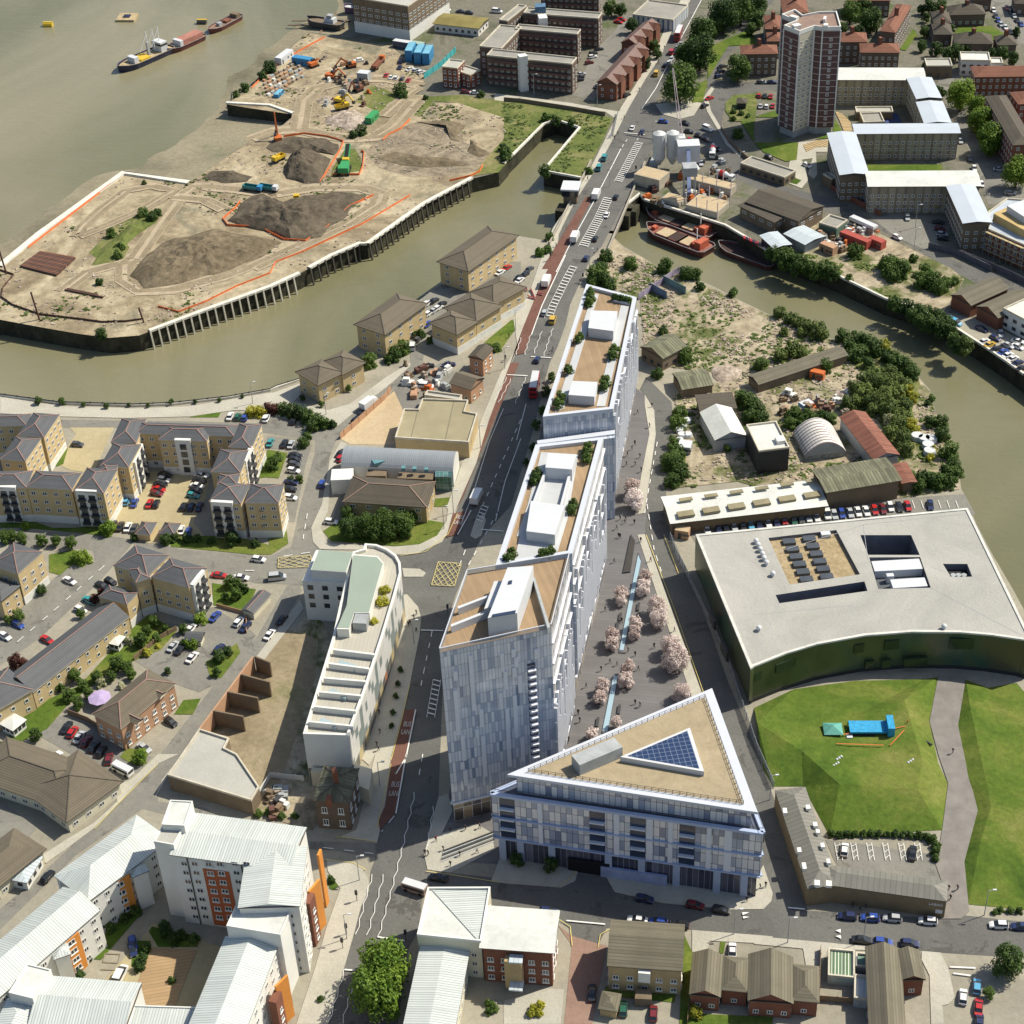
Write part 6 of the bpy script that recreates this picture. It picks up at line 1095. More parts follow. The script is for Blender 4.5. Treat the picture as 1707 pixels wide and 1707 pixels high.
row('31','1090,870 1128,880 1175,885 1155,945 1245,1030 1345,940',[(4,18)]*5+[(16,6)],'wwrwsd','in the concrete works yard');row('31','1378,420 1367,450 1357,480',(16,-6),'kkn','beside the round green tree');row('31','1635,520 1690,520',(20,0),'sn','below the red roofed block left of the tower')
row('21','850,475 880,487 912,492 950,498 990,507',(10,-16),'rwwdr','in the site car park front row');row('21','1000,437 1040,445 1070,455',(16,-6),'wsw','behind the site car row');row('21','940,390 935,425',(6,-18),'nn','left of the blue site cabins',order='counted down');row('21','1350,580 1410,585',(20,1),'mw','outside the corner pub');row('21','1230,60 1320,72 1375,80 1550,72',(20,2),'wkkW','above the turf roofed nursery')
def bus(t_,s,dx,dy,L,Wd,H,name,label,bodym,roofm,two=False):
 p=P(t_,s)[0];g0=G(p[0],p[1],H/2);g1_=G(p[0]+dx,p[1]+dy,H/2);t=thing(name,label,name.replace('_',' '),(g0.x,g0.y,0.05),None,atan2(g1_.y-g0.y,g1_.x-g0.x));t['_o']=(0,0,0)
 f=MB();f.box(-L/2,-Wd/2,.35,L/2,Wd/2,H-.1);f.build('body',bodym,t);f=MB();f.box(-L/2+.15,-Wd/2+.12,H-.1,L/2-.15,Wd/2-.12,H+.05);f.build('roof',roofm,t)
 for z in((1.3,3.0)if two else(1.2,)):
  for y in(-1,1):f=MB();f.box(-L/2+.3,y*(Wd/2+.02)-.02,z,L/2-.3,y*(Wd/2+.02)+.02,z+.8);f.build('side_windows',m_carglass,t)
  f=MB();f.box(L/2-.02,-Wd/2+.15,z,L/2+.03,Wd/2-.15,z+.9);f.build('windscreen',m_carglass,t);f=MB();f.box(-L/2-.03,-Wd/2+.3,z,-L/2+.02,Wd/2-.3,z+.7);f.build('rear_window',m_carglass,t)
 for x in(-L*.3,L*.32):
  for y in(-Wd/2,Wd/2):f=MB();f.tube((x,y-.12,.48),(x,y+.12,.48),.48,n=12);f.build('wheel',m_tyre,t)
 return t
m_busr=paint('r');bus('32','193,840',8,-42,10.0,2.5,4.3,'double_deck_bus','red double deck bus with a white roof beside the rear glass block',m_busr,m_box,True);bus('31','1105,212',12,-30,10.0,2.5,4.3,'double_deck_bus','red double deck bus with a pale roof at the top of the road',m_busr,m_box,True)
bus('41','690,1422',25,11,11.5,2.5,3.2,'coach','long white coach passing the small front car park',paint('w'),m_box);bus('24','1030,842',-22,-7,5.8,2.1,2.4,'minibus','white topped minibus with brown sides at the plaza corner',M('brown_white_side',(0.30,0.22,0.19),0.4),m_box);bus('14','775,95',18,9,5.6,2.0,2.3,'minibus','white minibus parked beside the big brown hall',paint('w'),m_box)
def mixer(s,dx,dy,label):
 p=P('31',s)[0];g0=G(p[0],p[1],1.5);g1_=G(p[0]+dx,p[1]+dy,1.5);t=thing('concrete_mixer',label,'lorry',(g0.x,g0.y,0.1),'concrete mixers at the works',atan2(g1_.y-g0.y,g1_.x-g0.x));t['_o']=(0,0,0)
 f=MB();f.box(-3.8,-.6,.6,3.8,.6,1.1);f.build('chassis',m_dkf,t);f=MB();f.box(2.3,-1.15,.6,3.9,1.15,2.7);f.build('cab',m_box,t);f=MB();f.box(3.88,-1,1.6,3.93,1,2.4);f.build('windscreen',m_carglass,t)
 f=MB();f.tube((2.1,0,1.9),(0,0,2.3),.7,1.25,12);f.tube((0,0,2.3),(-2.0,0,2.6),1.25,1.1,12,1);f.tube((-2.0,0,2.6),(-3.6,0,3.0),1.1,.5,12);f.build('drum',[m_box,paint('r')],t)
 for x in(-2.8,-1.6,3.0):
  for y in(-1,1):f=MB();f.tube((x,y-.15,.5),(x,y+.15,.5),.5,n=10);f.build('wheel',m_tyre,t)
mixer('1320,960',-2,20,'red and white concrete mixer on the slip road');mixer('1395,1115',20,5,'red and white striped concrete mixer inside the works yard')
# ---------------------------------------------------------------- trees and shrubs
ML('leaf_mid',(0.028,0.062,0.012),(0.115,0.185,0.032));ML('leaf_dark',(0.022,0.05,0.012),(0.09,0.15,0.03));ML('leaf_bright',(0.06,0.13,0.012),(0.21,0.30,0.035));ML('leaf_scrub',(0.055,0.09,0.02),(0.18,0.235,0.055));ML('leaf_red',(0.05,0.018,0.015),(0.13,0.05,0.035));ML('leaf_yellow',(0.20,0.22,0.02),(0.48,0.45,0.05));ML('blossom',(0.42,0.31,0.27),(0.90,0.82,0.77),0.8,1.6);ML('cream_blossom',(0.20,0.23,0.09),(0.60,0.58,0.38))
m_bark=M('bark',(0.085,0.065,0.045),0.95,0.2,2.0)
def crown_mesh(seed,n,leaf,clumps,flat=1.0,mat=None):
 """unit crown (radius 1) of leaf sized faces gathered in clumps over an uneven core"""
 r=random.Random(seed);mb=MB();C=[]
 for i in range(clumps):
  a=r.random()*2*pi;z=r.uniform(-0.75,1.0);k=sqrt(max(0,1-z*z*0.9));rr=r.uniform(0.52,0.82)*(1 if i%5 else 0.35)
  C.append((Vector((cos(a)*k*rr,sin(a)*k*rr,z*0.72*flat)),r.uniform(0.22,0.42)))
 for i in range(n):
  c,s=C[i%clumps]if i%9 else(Vector((0,0,0.1)),0.7);d=Vector((r.gauss(0,1),r.gauss(0,1),r.gauss(0,1))).normalized();p=c+d*s*r.uniform(0.75,1.08)
  nrm=(d+Vector((r.uniform(-.7,.7),r.uniform(-.7,.7),r.uniform(0,.8)))).normalized();u=nrm.orthogonal().normalized();v=nrm.cross(u);an=r.random()*pi;u,v=u*cos(an)+v*sin(an),v*cos(an)-u*sin(an);l=leaf*r.uniform(.6,1.4)
  mb.face([p-u*l,p+v*l*.6,p+u*l,p-v*l*.6])
 me=bpy.data.meshes.new('crown');me.from_pydata([tuple(p)for p in mb.v],[],mb.f);me.materials.append(mat or MATS['leaf_mid']);return me
CR={}
for nm,n,leaf,cl in(('big',5200,.062,46),('mid',2000,.095,26),('small',800,.15,14)):
 for s in range(2):CR[nm,s]=crown_mesh(s*7+len(nm),n,leaf,cl)
def crown_data(nm,s,mat):
 k=(nm,s,mat)
 if k not in CR:me=CR[nm,s].copy();me.materials[0]=MATS[mat];CR[k]=me
 return CR[k]
def trunk_mesh():
 f=MB();f.tube((0,0,0),(0,0,.55),.045,.03,8,cap=False)
 for i in range(5):a=i*1.26;f.tube((0,0,.35+.05*i),(cos(a)*.22,sin(a)*.22,.72),.022,.008,6,cap=False)
 o=f.build('trunk',m_bark);me=o.data;bpy.data.objects.remove(o);return me
TRK=trunk_mesh();rt=random.Random(11)
def tree(px,py,r_t,mat,label,cat='tree',group=None,z0=0.0,tall=1.0,name=None):
 """r_t: crown radius in tile pixels"""
 g=G(px,py,0);sc=FPX/((g-CAM).dot(F_))*3.7933;r=r_t/sc
 shrub=cat!='tree';r*=1.05 if not shrub else 1.3;h=(r*2.0 if not shrub else r*1.4)*tall
 cz=h-r*0.9*tall if not shrub else r*0.5*tall;p=G(px,py,z0+cz)
 nm='big' if r_t>60 else 'mid' if r_t>32 else 'small'
 t=bpy.data.objects.new(name or(cat if shrub else 'tree'),None);link(t);t.location=(p.x,p.y,z0);t.empty_display_size=.5;t.rotation_euler=(0,0,rt.random()*6.28);tag(t,label,cat,group)
 c=bpy.data.objects.new('crown',crown_data(nm,rt.randint(0,1),mat));link(c);c.parent=t;c.location=(0,0,cz);c.scale=(r,r*rt.uniform(.88,1.08),r*rt.uniform(.95,1.15)*tall)
 k=bpy.data.objects.new('trunk' if not shrub else 'stem',TRK);link(k);k.parent=t;k.scale=(h,h,h*(1.0 if not shrub else.6));return t
def grove(t_,s,mat,label,cat='tree',group=None,z0=0.0,tall=1.0,near=None,name=None):
 L=s.split()
 for i,q in enumerate(L):
  x,y,r=(float(v)for v in q.split(','));a=P(t_,'%f,%f'%(x,y))[0]
  lb=label.replace('@',WORD[i]if i<30 else 'last');tree(a[0],a[1],r,mat,lb,cat,(group or label.replace('@ ','').replace(', @',''))if len(L)>1 else None,z0,tall,name)
GV=[('31','1110,530,112 1240,330,105 1150,340,70 1255,200,90 1330,160,60','leaf_mid','large plane tree in the park strip, @ counting up from the junction','tree'),('31','1390,90,105 1500,60,90 1600,30,70','leaf_dark','dense dark tree behind the park strip, @ from the left','tree'),('31','1480,430,78','leaf_mid','round tree left of the tower street','tree'),('31','810,160,45 900,395,42 950,290,38 970,340,30 680,50,50 740,60,40','leaf_dark','tree around the gabled terraces','tree'),
('41','1315,595,98 1415,670,68 1440,760,85 1490,880,88','leaf_bright','bright green plane tree beside the white blocks, @ from the top','tree'),('41','1665,1085,95','leaf_bright','bright green plane tree above the scaffolded building','tree'),('41','740,130,72 610,80,70 700,50,55 560,180,35 660,200,40','leaf_mid','tree behind the tall tower','tree'),('41','1110,40,45 1180,30,40 1250,180,28 1280,330,50 1150,310,45 1060,290,35 1230,340,45 1340,310,35 1570,340,45 1640,370,40 1500,340,35 1090,110,30 1080,200,35 1060,60,30 1660,200,28','leaf_dark','garden tree among the grey roofed semis','tree'),('41','1155,1300,34','leaf_yellow','yellow green sapling in the shaded corner of the front block','tree'),('41','1185,590,32 1160,565,25 1080,420,25','leaf_dark','small tree beside the white roofed wings','tree'),('41','20,120,50 10,60,45 -20,180,40','leaf_dark','dark tree left of the tower roof','tree'),
('24','835,1330,165','leaf_bright','upper of the two big leafy trees at the bottom of the main road','tree'),('24','790,1510,170','leaf_bright','lower of the two big leafy trees at the bottom of the main road','tree'),('44','1600,1310,105','leaf_dark','round dark tree at the lower right corner','tree'),('44','1485,1510,42','leaf_mid','small tree between the parked cars at lower right','tree'),('23','600,60,48 620,150,68 710,130,70 770,170,55 825,110,80 940,120,72 1000,80,48 870,180,50 980,170,45','leaf_mid','tree in the clump below the brown roofed office','tree'),('34','85,665,50 295,695,52','leaf_dark','street tree in the shade of the triangular building, @ from the left','tree'),
('33','892,465,48 880,530,50','blossom','pink blossom tree at the head of the long pool','tree'),('33','745,565,50 740,610,38','blossom','pink blossom tree left of the long pool, upper','tree'),('33','965,650,62 985,720,62','blossom','pink blossom tree near the footpath, upper right','tree'),('33','830,755,48 825,815,44','blossom','pink blossom tree just right of the long pool','tree'),('33','688,835,52 680,880,48','blossom','pink blossom tree left of the long pool, lower','tree'),('33','1060,895,66 1080,975,85','blossom','largest pink blossom tree, beside the footpath','tree'),('33','785,1040,52 772,1115,54','blossom','pink blossom tree at the top of the short pool','tree'),('33','622,1150,50 603,1222,46','blossom','pink blossom tree left of the short pool','tree'),('33','1125,1190,62','blossom','pink blossom tree tucked against the triangular roof','tree'),('33','710,1385,40 560,1455,42','blossom','pink blossom tree just above the triangular roof edge, @ from the right','tree'),('32','815,1490,58 822,1565,62','blossom','pink blossom tree at the narrow north end of the plaza','tree'),
('23','940,1045,20 920,1135,20 910,1212,20 892,1315,20 880,1400,20','leaf_dark','thin street tree on the pale pavement, @ from the top','tree'),('12','240,940,26 392,942,24 528,962,18 672,972,20 815,965,14 935,968,16 1080,945,20 1235,945,14 1385,935,16 1530,912,14','leaf_dark','sapling on the riverside walk, @ from the left','tree'),
('13','25,210,40 75,200,34 135,215,38 260,232,42 355,232,36 445,242,44','leaf_mid','street tree along the upper left street, @ from the left','tree'),('13','1450,490,42 1490,570,42 1540,535,36 1420,580,28 1500,500,30','leaf_mid','tree on the small lawn below the side street','tree'),('13','975,740,42 890,860,45 930,800,34 740,1010,55 800,1030,42 470,1085,45 520,1140,36 610,1090,40 430,1205,45 990,840,30 830,1080,36 380,1160,30 1050,790,28 490,1260,40 560,1200,40 700,1090,36','leaf_mid','garden tree behind the long slate terrace','tree'),('13','100,1000,52 150,1010,34 600,600,34 640,560,28','leaf_red','dark red tree beside the slate terrace','tree'),('13','1160,790,34 1380,960,42 1440,930,34 1370,1060,30 1060,1055,24','leaf_dark','small tree in the middle car park','tree'),('13','110,705,42 260,540,34 220,1460,42 20,1550,48 50,730,30 510,695,32','leaf_mid','small tree at the left edge streets','tree'),('13','875,1600,48 900,1580,36','leaf_bright','bright shrubby tree at the hall corner','tree'),
('13','640,1130,32 770,1150,24 820,870,28','cream_blossom','cream flowering bush in the terrace gardens','shrub'),('13','930,940,28 1000,900,16','leaf_yellow','yellow bush in the terrace gardens','shrub'),('13','1270,728,40 530,345,46 480,345,34 160,140,26 680,165,44 700,150,34 1220,890,34 1180,880,28','leaf_bright','clipped bright green bush near the small car parks','shrub'),('13','1050,230,36 1110,215,30 1180,225,30 1470,230,44 1250,220,26 1330,235,26 850,210,28 900,195,26 1620,250,28','leaf_dark','dark bush along the court entrance bank','shrub'),
('22','350,1172,34 610,858,22','leaf_mid','small round tree beside the side road, @ from the left','tree'),('22','320,920,24 440,960,22','leaf_dark','slim tree in the shadow of the first creekside flats','tree'),('22','200,1000,40 250,1010,44 310,1025,44 360,1050,46 410,1080,48 460,1090,36 500,1090,30 380,1110,36 320,1212,36','leaf_dark','hedge shrub above the side road corner','shrub'),('22','110,995,36 150,1000,34','leaf_red','dark red hedge shrub','shrub'),('12','1590,1012,36 1640,1015,36','leaf_yellow','yellow flowering bush by the riverside cars','shrub'),('22','740,692,48 900,655,42 950,610,44 1060,520,32 870,680,30 1130,560,24 1500,610,28 1550,605,30','leaf_mid','shrub between the creekside flats','shrub'),('22','130,1345,44 160,1300,30 250,1440,24 300,1438,26','leaf_mid','shrub on the small lawn beside the cars','shrub'),
('32','640,30,42 590,150,56 660,210,42 620,110,40 800,80,42 560,190,36 630,180,40 1145,665,48 970,775,34 1005,505,30 1020,100,46 1150,140,44 1210,150,36 1445,260,32 1240,225,30','leaf_mid','bush on the waste ground north of the sheds','shrub'),('32','1120,1020,46 1100,1090,50 1080,1270,52 1060,1330,62 1120,1400,52 1060,1450,46 1090,1360,50 1075,1210,40 1540,960,56 1590,1000,58 1500,930,48 1620,1060,50 1550,1050,45 1410,1250,26 1630,720,44','leaf_mid','bush beside the narrow road and white shed','shrub'),
('42','170,390,42 240,430,42 290,455,36 330,480,44 400,510,56 190,510,30 300,520,30 240,620,54 170,660,44 300,640,36 50,720,44','leaf_scrub','bush on the creek edge of the concrete waste ground','shrub'),('42','560,540,44 640,560,48 640,650,52 720,580,48 760,620,55 860,670,48 900,700,52 950,720,48 1000,770,46 720,710,36 600,600,40 690,640,45','leaf_dark','tall bush along the inner creek bend','shrub'),('42','820,605,46 1000,930,34 990,1100,36 960,870,40 1020,1130,30 1110,1300,26 1130,1250,24','leaf_yellow','yellow green bush near the inner creek bend','shrub'),
('42','760,790,56 700,830,56 800,850,64 890,820,54 700,900,60 800,940,66 900,900,60 960,850,44 850,1010,60 760,1000,46 950,980,50 900,1100,56 940,1180,54 960,1250,48 630,870,44 590,970,46 850,770,50 650,950,40 740,950,50 930,1050,50 870,1140,44','leaf_scrub','bush in the thicket behind the rusty roof','shrub'),('42','860,1070,42','cream_blossom','cream flowering bush in the thicket','shrub'),('42','250,1030,46 330,1060,52 420,1060,46 480,1060,36 230,1090,40 300,1100,36 450,730,42 370,1090,40','leaf_mid','bush behind the arched hut','shrub'),
('42','1120,1080,40 1180,1080,42 1190,1160,46 1230,1260,55 1260,1350,42 1285,1400,42 1220,1400,46 1080,1440,52 1150,1460,52 1040,1490,42 1230,1460,46 1120,930,22 1100,960,20 1010,1440,36','leaf_mid','bush on the creek edge near the car row','shrub'),('42','380,120,46 450,110,50 500,140,42 200,40,46 120,10,40 300,80,34 250,60,36 340,100,36 600,165,24','leaf_mid','bush hanging over the east creek wall, upper','shrub'),('42','890,330,42 960,350,42 1030,380,42 1090,400,50 1150,410,46 1200,440,46 1235,490,46 1100,455,46 1180,490,46 1260,560,42 1300,600,42 1000,400,36 1050,440,40 1150,460,44','leaf_dark','bush hanging over the east creek wall, lower','shrub'),('42','1330,600,58','leaf_scrub','pale rounded bush on the east wall','shrub'),
('42','860,110,56 930,130,52 820,90,38 890,160,42 1080,125,44 1060,190,48 1130,200,54 1200,210,46 1170,240,40 1260,190,30','leaf_mid','bush in the clumps on the east bank yard','shrub'),('41','640,1600,46 860,1670,50 940,1690,46 1010,1640,28 200,1640,55 280,1680,50 170,1590,36 100,1600,30','leaf_mid','bush between the east bank sheds and creek','shrub'),('21','690,830,34 940,570,40 960,600,30 1610,970,36 1590,940,26 640,860,26 1450,600,22 1100,620,18','leaf_dark','bush on the building site','shrub'),('12','630,195,24 640,520,34','leaf_dark','lone bush near the tip of the site','shrub'),('11','900,1350,34 960,1380,36 1000,1350,28 700,1480,30 760,1560,30 740,1620,28 910,1160,16','leaf_mid','weedy bush on the low mound','shrub'),('11','1700,430,40 1660,480,30 1550,560,28 1490,600,20','leaf_dark','bush at the river edge of the site','shrub'),('31','260,1080,34 10,1000,30 20,960,26 270,750,30 330,765,28 540,1080,26 430,780,24 1480,850,34 1450,710,18 1500,720,18 1540,735,16 1450,750,18 280,1580,30 230,1600,30 290,1500,26','leaf_mid','low bush around the dock and bridge end','shrub'),
('14','560,1280,30 620,1200,30 700,1100,34 860,1000,36 790,1040,30 900,1300,36 880,1350,34 920,1230,30 1060,1130,40 1150,1150,36 1100,1180,36 1230,1170,30 510,1390,28 1085,1435,26 1040,1090,34','leaf_dark','planting in the white and orange courtyard','shrub'),('24','500,800,26 430,1550,20 270,390,24 40,380,26 110,370,26 190,390,26 150,230,30','leaf_mid','small bush near the lower main road','shrub'),('44','490,505,24 540,510,24 590,508,24 640,508,24 690,506,24 740,506,24 790,506,24 840,506,24 890,506,24 940,508,24 990,510,24 1040,514,26 1090,520,28 1130,540,30 1150,580,28 1150,620,28 1145,660,26','leaf_dark','hedge around the striped car park, piece @ from its left end','hedge'),
('34','1210,1640,40 190,1610,26 230,1590,26 170,1640,26 220,1640,26','leaf_yellow','yellow planting in the square beds at the bottom edge','shrub'),('24','1500,1580,26 1530,1610,26 1500,1630,24','leaf_mid','planting in the small square bed','shrub'),('44','1560,985,22 1620,990,22 1680,992,22 1520,1000,18 540,1290,28 560,1330,26 500,1300,24','leaf_mid','low planting beside the bottom street','shrub')]
for g_ in GV:grove(*g_)
for g_ in(('32','545,260,26 550,290,28 540,320,24',h1,'north west corner'),('32','470,545,28',h1,'west edge'),('32','410,740,28',h1,'west edge, lower'),('32','355,920,28 345,960,28',h1,'south west corner'),('32','700,620,28 690,650,26',h1,'east edge'),('32','640,815,30 630,850,26',h1,'east edge, lower'),('32','700,285,18 730,292,18 760,298,18 790,305,18',h1,'planter by the north edge')):grove(g_[0],g_[1],'leaf_mid','roof garden bush on the rear glass block, '+g_[3],'shrub',None,g_[2]+0.5)
for g_ in(('32','535,1235,26 525,1270,26 520,1305,26','north east corner'),('32','205,1400,28 190,1440,30','west edge'),('32','435,1595,26 430,1630,26','east edge'),('33','235,325,24 265,315,28 295,300,24','south east'),('33','45,310,26 30,345,28','south west')):grove(g_[0],g_[1],'leaf_mid','roof garden bush on the middle glass block, '+g_[2],'shrub',None,h2+0.3)
grove('32','300,790,30 265,880,34 245,1000,30 205,1090,30 180,1230,28 140,1330,24','leaf_dark','street tree between the main road and glass blocks, @ from the top','tree')
grove('23','840,545,34 820,615,38 775,740,26','leaf_yellow','grassy planting on the curved roof terrace, @ from the top','shrub',None,h5,0.6)
# ---------------------------------------------------------------- building site
def mound(label,pts,h,m,seed=0,peak=None,name='spoil_heap'):
 w=resample([Vector((p.x,p.y,0))for p in GW(pts+pts[:1],0)],2.5)[:-1];c=sum(w,Vector())/len(w)
 if peak:q=G(*peak,h*.6);pk=Vector((q.x,q.y,0))
 else:pk=c
 t=thing(name,label,'heap',(c.x,c.y,0.05));mb=MB();n=len(w);K=18;g=[]
 for j in range(K+1):
  s=j/K;row_=[]
  for p in w:
   e=p+(noise.noise(p*.09+Vector((seed,0,0)))*2.6)*(p-pk).normalized();q=pk.lerp(e,s);z=h*(1-s)**.8*(1-.12*(1-s))+(noise.noise(q*.11+Vector((0,seed,0)))*1.1+noise.noise(q*.35)*1.1+noise.noise(q*.9)*.5)*min(1,h/4)*(1-s**3);row_.append(Vector((q.x,q.y,max(.02,z)+.12 if j<K else 0.03)))
  g.append(row_)
 for j in range(K):
  for i in range(n):mb.face([g[j][i],g[j+1][i],g[j+1][(i+1)%n],g[j][(i+1)%n]]if j else[g[0][0],g[1][i],g[1][(i+1)%n]])
 o=mb.build('earth',m,t,smooth=True);return t
m_rub=ground_mat('rubble',[(0.3,(0.16,0.13,0.10)),(0.5,(0.34,0.28,0.22)),(0.7,(0.50,0.44,0.38))],0.4,fine=0.4,fscale=0.9)
mound('cone of grey spoil beside the yellow loader',T('21','205,1040 240,985 300,960 420,975 500,1010 440,1160 330,1165 225,1130'),7,m_dark_spoil,1,P('21','290,985')[0])
mound('dark spoil bank behind the grey cone',T('21','80,940 130,890 260,868 480,880 560,915 520,985 400,965 250,975 120,965'),2.6,m_dark_spoil,2)
mound('large grey spoil heap ringed by orange net',T('11','1440,1400 1500,1310 1590,1240')+T('21','60,1225 200,1290 360,1235 560,1210 740,1235 650,1310 560,1400 430,1500 250,1535 100,1480'),7,m_dark_spoil,3,P('21','210,1330')[0])
mound('wide brown spoil heap inside the curved track',PX('215,462 240,425 290,398 360,384 430,392 470,405 440,430 360,458 300,475 240,482'),6,m_spoil,4);mound('low weedy mound beside the steel sections',PX('150,445 170,415 225,365 268,352 262,372 215,402 190,440'),2.2,m_rough,5)
mound('pile of broken brick rubble near the green skip',T('21','480,750 560,700 650,690 730,750 690,820 600,830 500,800'),2.5,m_rub,6);mound('pile of sorted rubble beside the yellow machine',T('21','400,640 460,610 540,620 520,650 430,655'),1.6,m_rub,7)
mound('brown earth pile left of the uneven dig',T('11','1290,1130 1340,1090 1480,1085 1600,1120 1560,1150 1400,1165'),2.4,m_dark_spoil,8);mound('rubble strewn on the scrap yard ground',T('42','480,900 520,870 600,890 640,940 560,980 500,950'),1.2,m_rub,9);mound('broken masonry below the mossy shed',T('32','1290,730 1400,700 1520,760 1480,810 1380,830 1330,790'),1.4,m_rub,10)
sheet('excavated_ground',T('21','720,960 830,850 960,800 1040,770 1210,760 1320,790 1340,900 1500,960 1420,1080 1250,1110 1000,1120 800,1060'),0.05,ground_mat('dug_earth',[(0.3,(0.12,0.10,0.075)),(0.5,(0.24,0.20,0.14)),(0.7,(0.33,0.28,0.20))],0.07,fine=0.35,fscale=0.5,dist=2.5))
mound('ragged earth bank along the edge of the dig',T('21','1030,770 1200,760 1330,800 1310,900 1260,890 1270,820 1180,790'),1.5,m_spoil,12);mound('uneven earth ridges in the middle of the dig',T('21','760,1000 900,960 1050,990 1250,1000 1400,1050 1200,1060 950,1050'),1.5,m_spoil,13);mound('earth bank at the east end of the dig',T('21','1380,880 1420,900 1420,960 1500,970 1440,1000 1370,960'),1.5,m_spoil,14)
mb=MB()
for s,w_ in(('21',None),):pass
for i,(pts,wd)in enumerate(((T('12','400,250 560,130 740,80 900,60 860,0'),6),(T('12','1707,40 1400,160 1100,240 900,250 790,180 790,90 900,0'),7),(T('21','0,885 150,830 300,820 480,860 640,880 780,870 900,800 1040,640'),8),(T('21','0,1700 300,1560 600,1420 800,1290 820,1230 700,1190 400,1190 150,1230'),7),(T('11','860,1640 1010,1420 1130,1260 1250,1180 1500,1200 1700,1230'),7),(T('21','300,820 330,640 420,560 640,500 850,500 1060,540'),8),(T('11','480,1500 520,1440 640,1330 800,1210 960,1180 1100,1210 900,1330 700,1420 500,1500'),5),(T('21','830,740 1000,590 1050,560'),6),(T('11','1100,1250 1300,1270 1420,1330'),6))):
 R=resample([Vector(G(*p))for p in pts],6)
 for o_ in(-1,1):strip(mb,[(p.x+o_*(wd*.3),p.y)for p in R],wd*.34,0.3+i*.02+o_*.005,0,True)
 strip(mb,[(p.x,p.y)for p in R],wd,0.28+i*.02,1,True)
struct(mb.build('site_track',[ground_mat('rut_earth',[(0.3,(0.21,0.17,0.11)),(0.7,(0.30,0.25,0.165))],0.06,fine=0.2),m_track]))
m_exc=M('machine_orange',(0.50,0.13,0.03),0.5,.1);m_myel=M('machine_yellow',(0.58,0.40,0.03),0.5,.1);m_mgrn=M('machine_green',(0.04,0.28,0.09),0.5,.1);m_mblu=M('cabin_blue',(0.04,0.22,0.42),0.5,.1);m_mteal=M('machine_teal',(0.04,0.20,0.20),0.5,.1)
def loc_thing(name,label,cat,t_,s,dx,dy,z=0.2,group=None):
 p=P(t_,s)[0];g0=G(p[0],p[1],1);g1_=G(p[0]+dx,p[1]+dy,1);t=thing(name,label,cat,(g0.x,g0.y,z),group,atan2(g1_.y-g0.y,g1_.x-g0.x));t['_o']=(0,0,0);return t
def excavator(t_,s,dx,dy,m,label,reach=1.0,up=5.0):
 t=loc_thing('excavator',label,'excavator',t_,s,dx,dy)
 for y in(-1.2,1.2):f=MB();f.box(-2,y-.35,0,2,y+.35,.85);f.build('track',m_tyre,t)
 f=MB();f.box(-2.3,-1.4,1.0,1.4,1.4,2.3);f.build('body',m,t);f=MB();f.box(-.1,.4,1.6,1.5,1.4,3.1);f.build('cab',m_carglass,t)
 f=MB();f.bar((1,-.2,1.9),(4*reach,-.2,up),.5,.7);f.build('boom',m,t);f=MB();f.bar((4*reach,-.2,up),(6.8*reach,-.2,2.2),.4,.5);f.build('arm',m,t);f=MB();f.box(6.3*reach,-.8,1.0,7.3*reach,.4,2.2);f.build('bucket',m_dkf,t)
excavator('21','500,485',20,2,m_exc,'orange excavator reaching to the right on the upper site');excavator('21','625,415',-20,4,m_exc,'orange excavator beside the rusty lorry bodies');excavator('21','165,880',-8,-20,m_exc,'tall orange excavator on the dark spoil bank',.8,11);excavator('21','560,640',20,4,m_myel,'yellow and red excavator beside the rubble piles');excavator('21','670,565',-14,6,BR['rb'],'rust coloured demolition machine on the upper site',.7,5);excavator('21','390,410',16,-6,m_exc,'small orange machine left of the first excavator',.5,3)
def truck(t_,s,dx,dy,m,m2,label,name='dumper',L=6.0):
 t=loc_thing(name,label,name,t_,s,dx,dy)
 f=MB();f.box(-L/2,-1.1,.7,L/2,1.1,1.1);f.build('chassis',m_dkf,t);f=MB();f.box(L/2-1.8,-1.1,1.1,L/2,1.1,2.7);f.build('cab',m2,t)
 f=MB();f.box(-L/2,-1.25,1.1,L/2-2.1,1.25,1.3);f.box(-L/2,-1.25,1.3,L/2-2.1,-1.1,2.3);f.box(-L/2,1.1,1.3,L/2-2.1,1.25,2.3);f.box(-L/2,-1.1,1.3,-L/2+.15,1.1,2.3);f.build('skip_body',m,t)
 for x in(-L*.33,L*.33):
  for y in(-1.1,1.1):f=MB();f.tube((x,y-.2,.6),(x,y+.2,.6),.6,n=10);f.build('wheel',m_tyre,t)
truck('21','105,1195',20,3,m_mteal,m_box,'teal tipper lorry with a white cab at the foot of the spoil heaps','tipper_lorry',8);truck('11','1600,1195',20,3,m_mteal,m_mblu,'teal tipper lorry waiting left of the matching one','tipper_lorry',8);truck('21','168,1005',-14,8,m_myel,m_myel,'yellow dump truck beside the grey cone of spoil');truck('21','280,1275',3,-18,m_myel,m_myel,'yellow dump truck between the two spoil heaps');truck('21','800,405',12,-14,BR['rb'],m_exc,'long rusty open lorry body parked on the upper site','tipper_lorry',12);truck('21','570,680',20,-4,m_myel,m_myel,'yellow loader beside the rubble pile')
t=loc_thing('crusher','bright green rock crusher with a raised conveyor','crusher','21','585,1075',6,-20)
for nm,q,m in(('hopper',(-3.5,-2,1,0,2,3.2),m_mgrn),('engine_housing',(0,-1.6,1,4,1.6,3),m_mgrn),('track',(-4,-2.2,0,4,-1.4,1),m_tyre),('track',(-4,1.4,0,4,2.2,1),m_tyre),('feed_tray',(4,-1.3,1.5,6,1.3,3.4),m_myel)):f=MB();f.box(*q);f.build(nm,m,t)
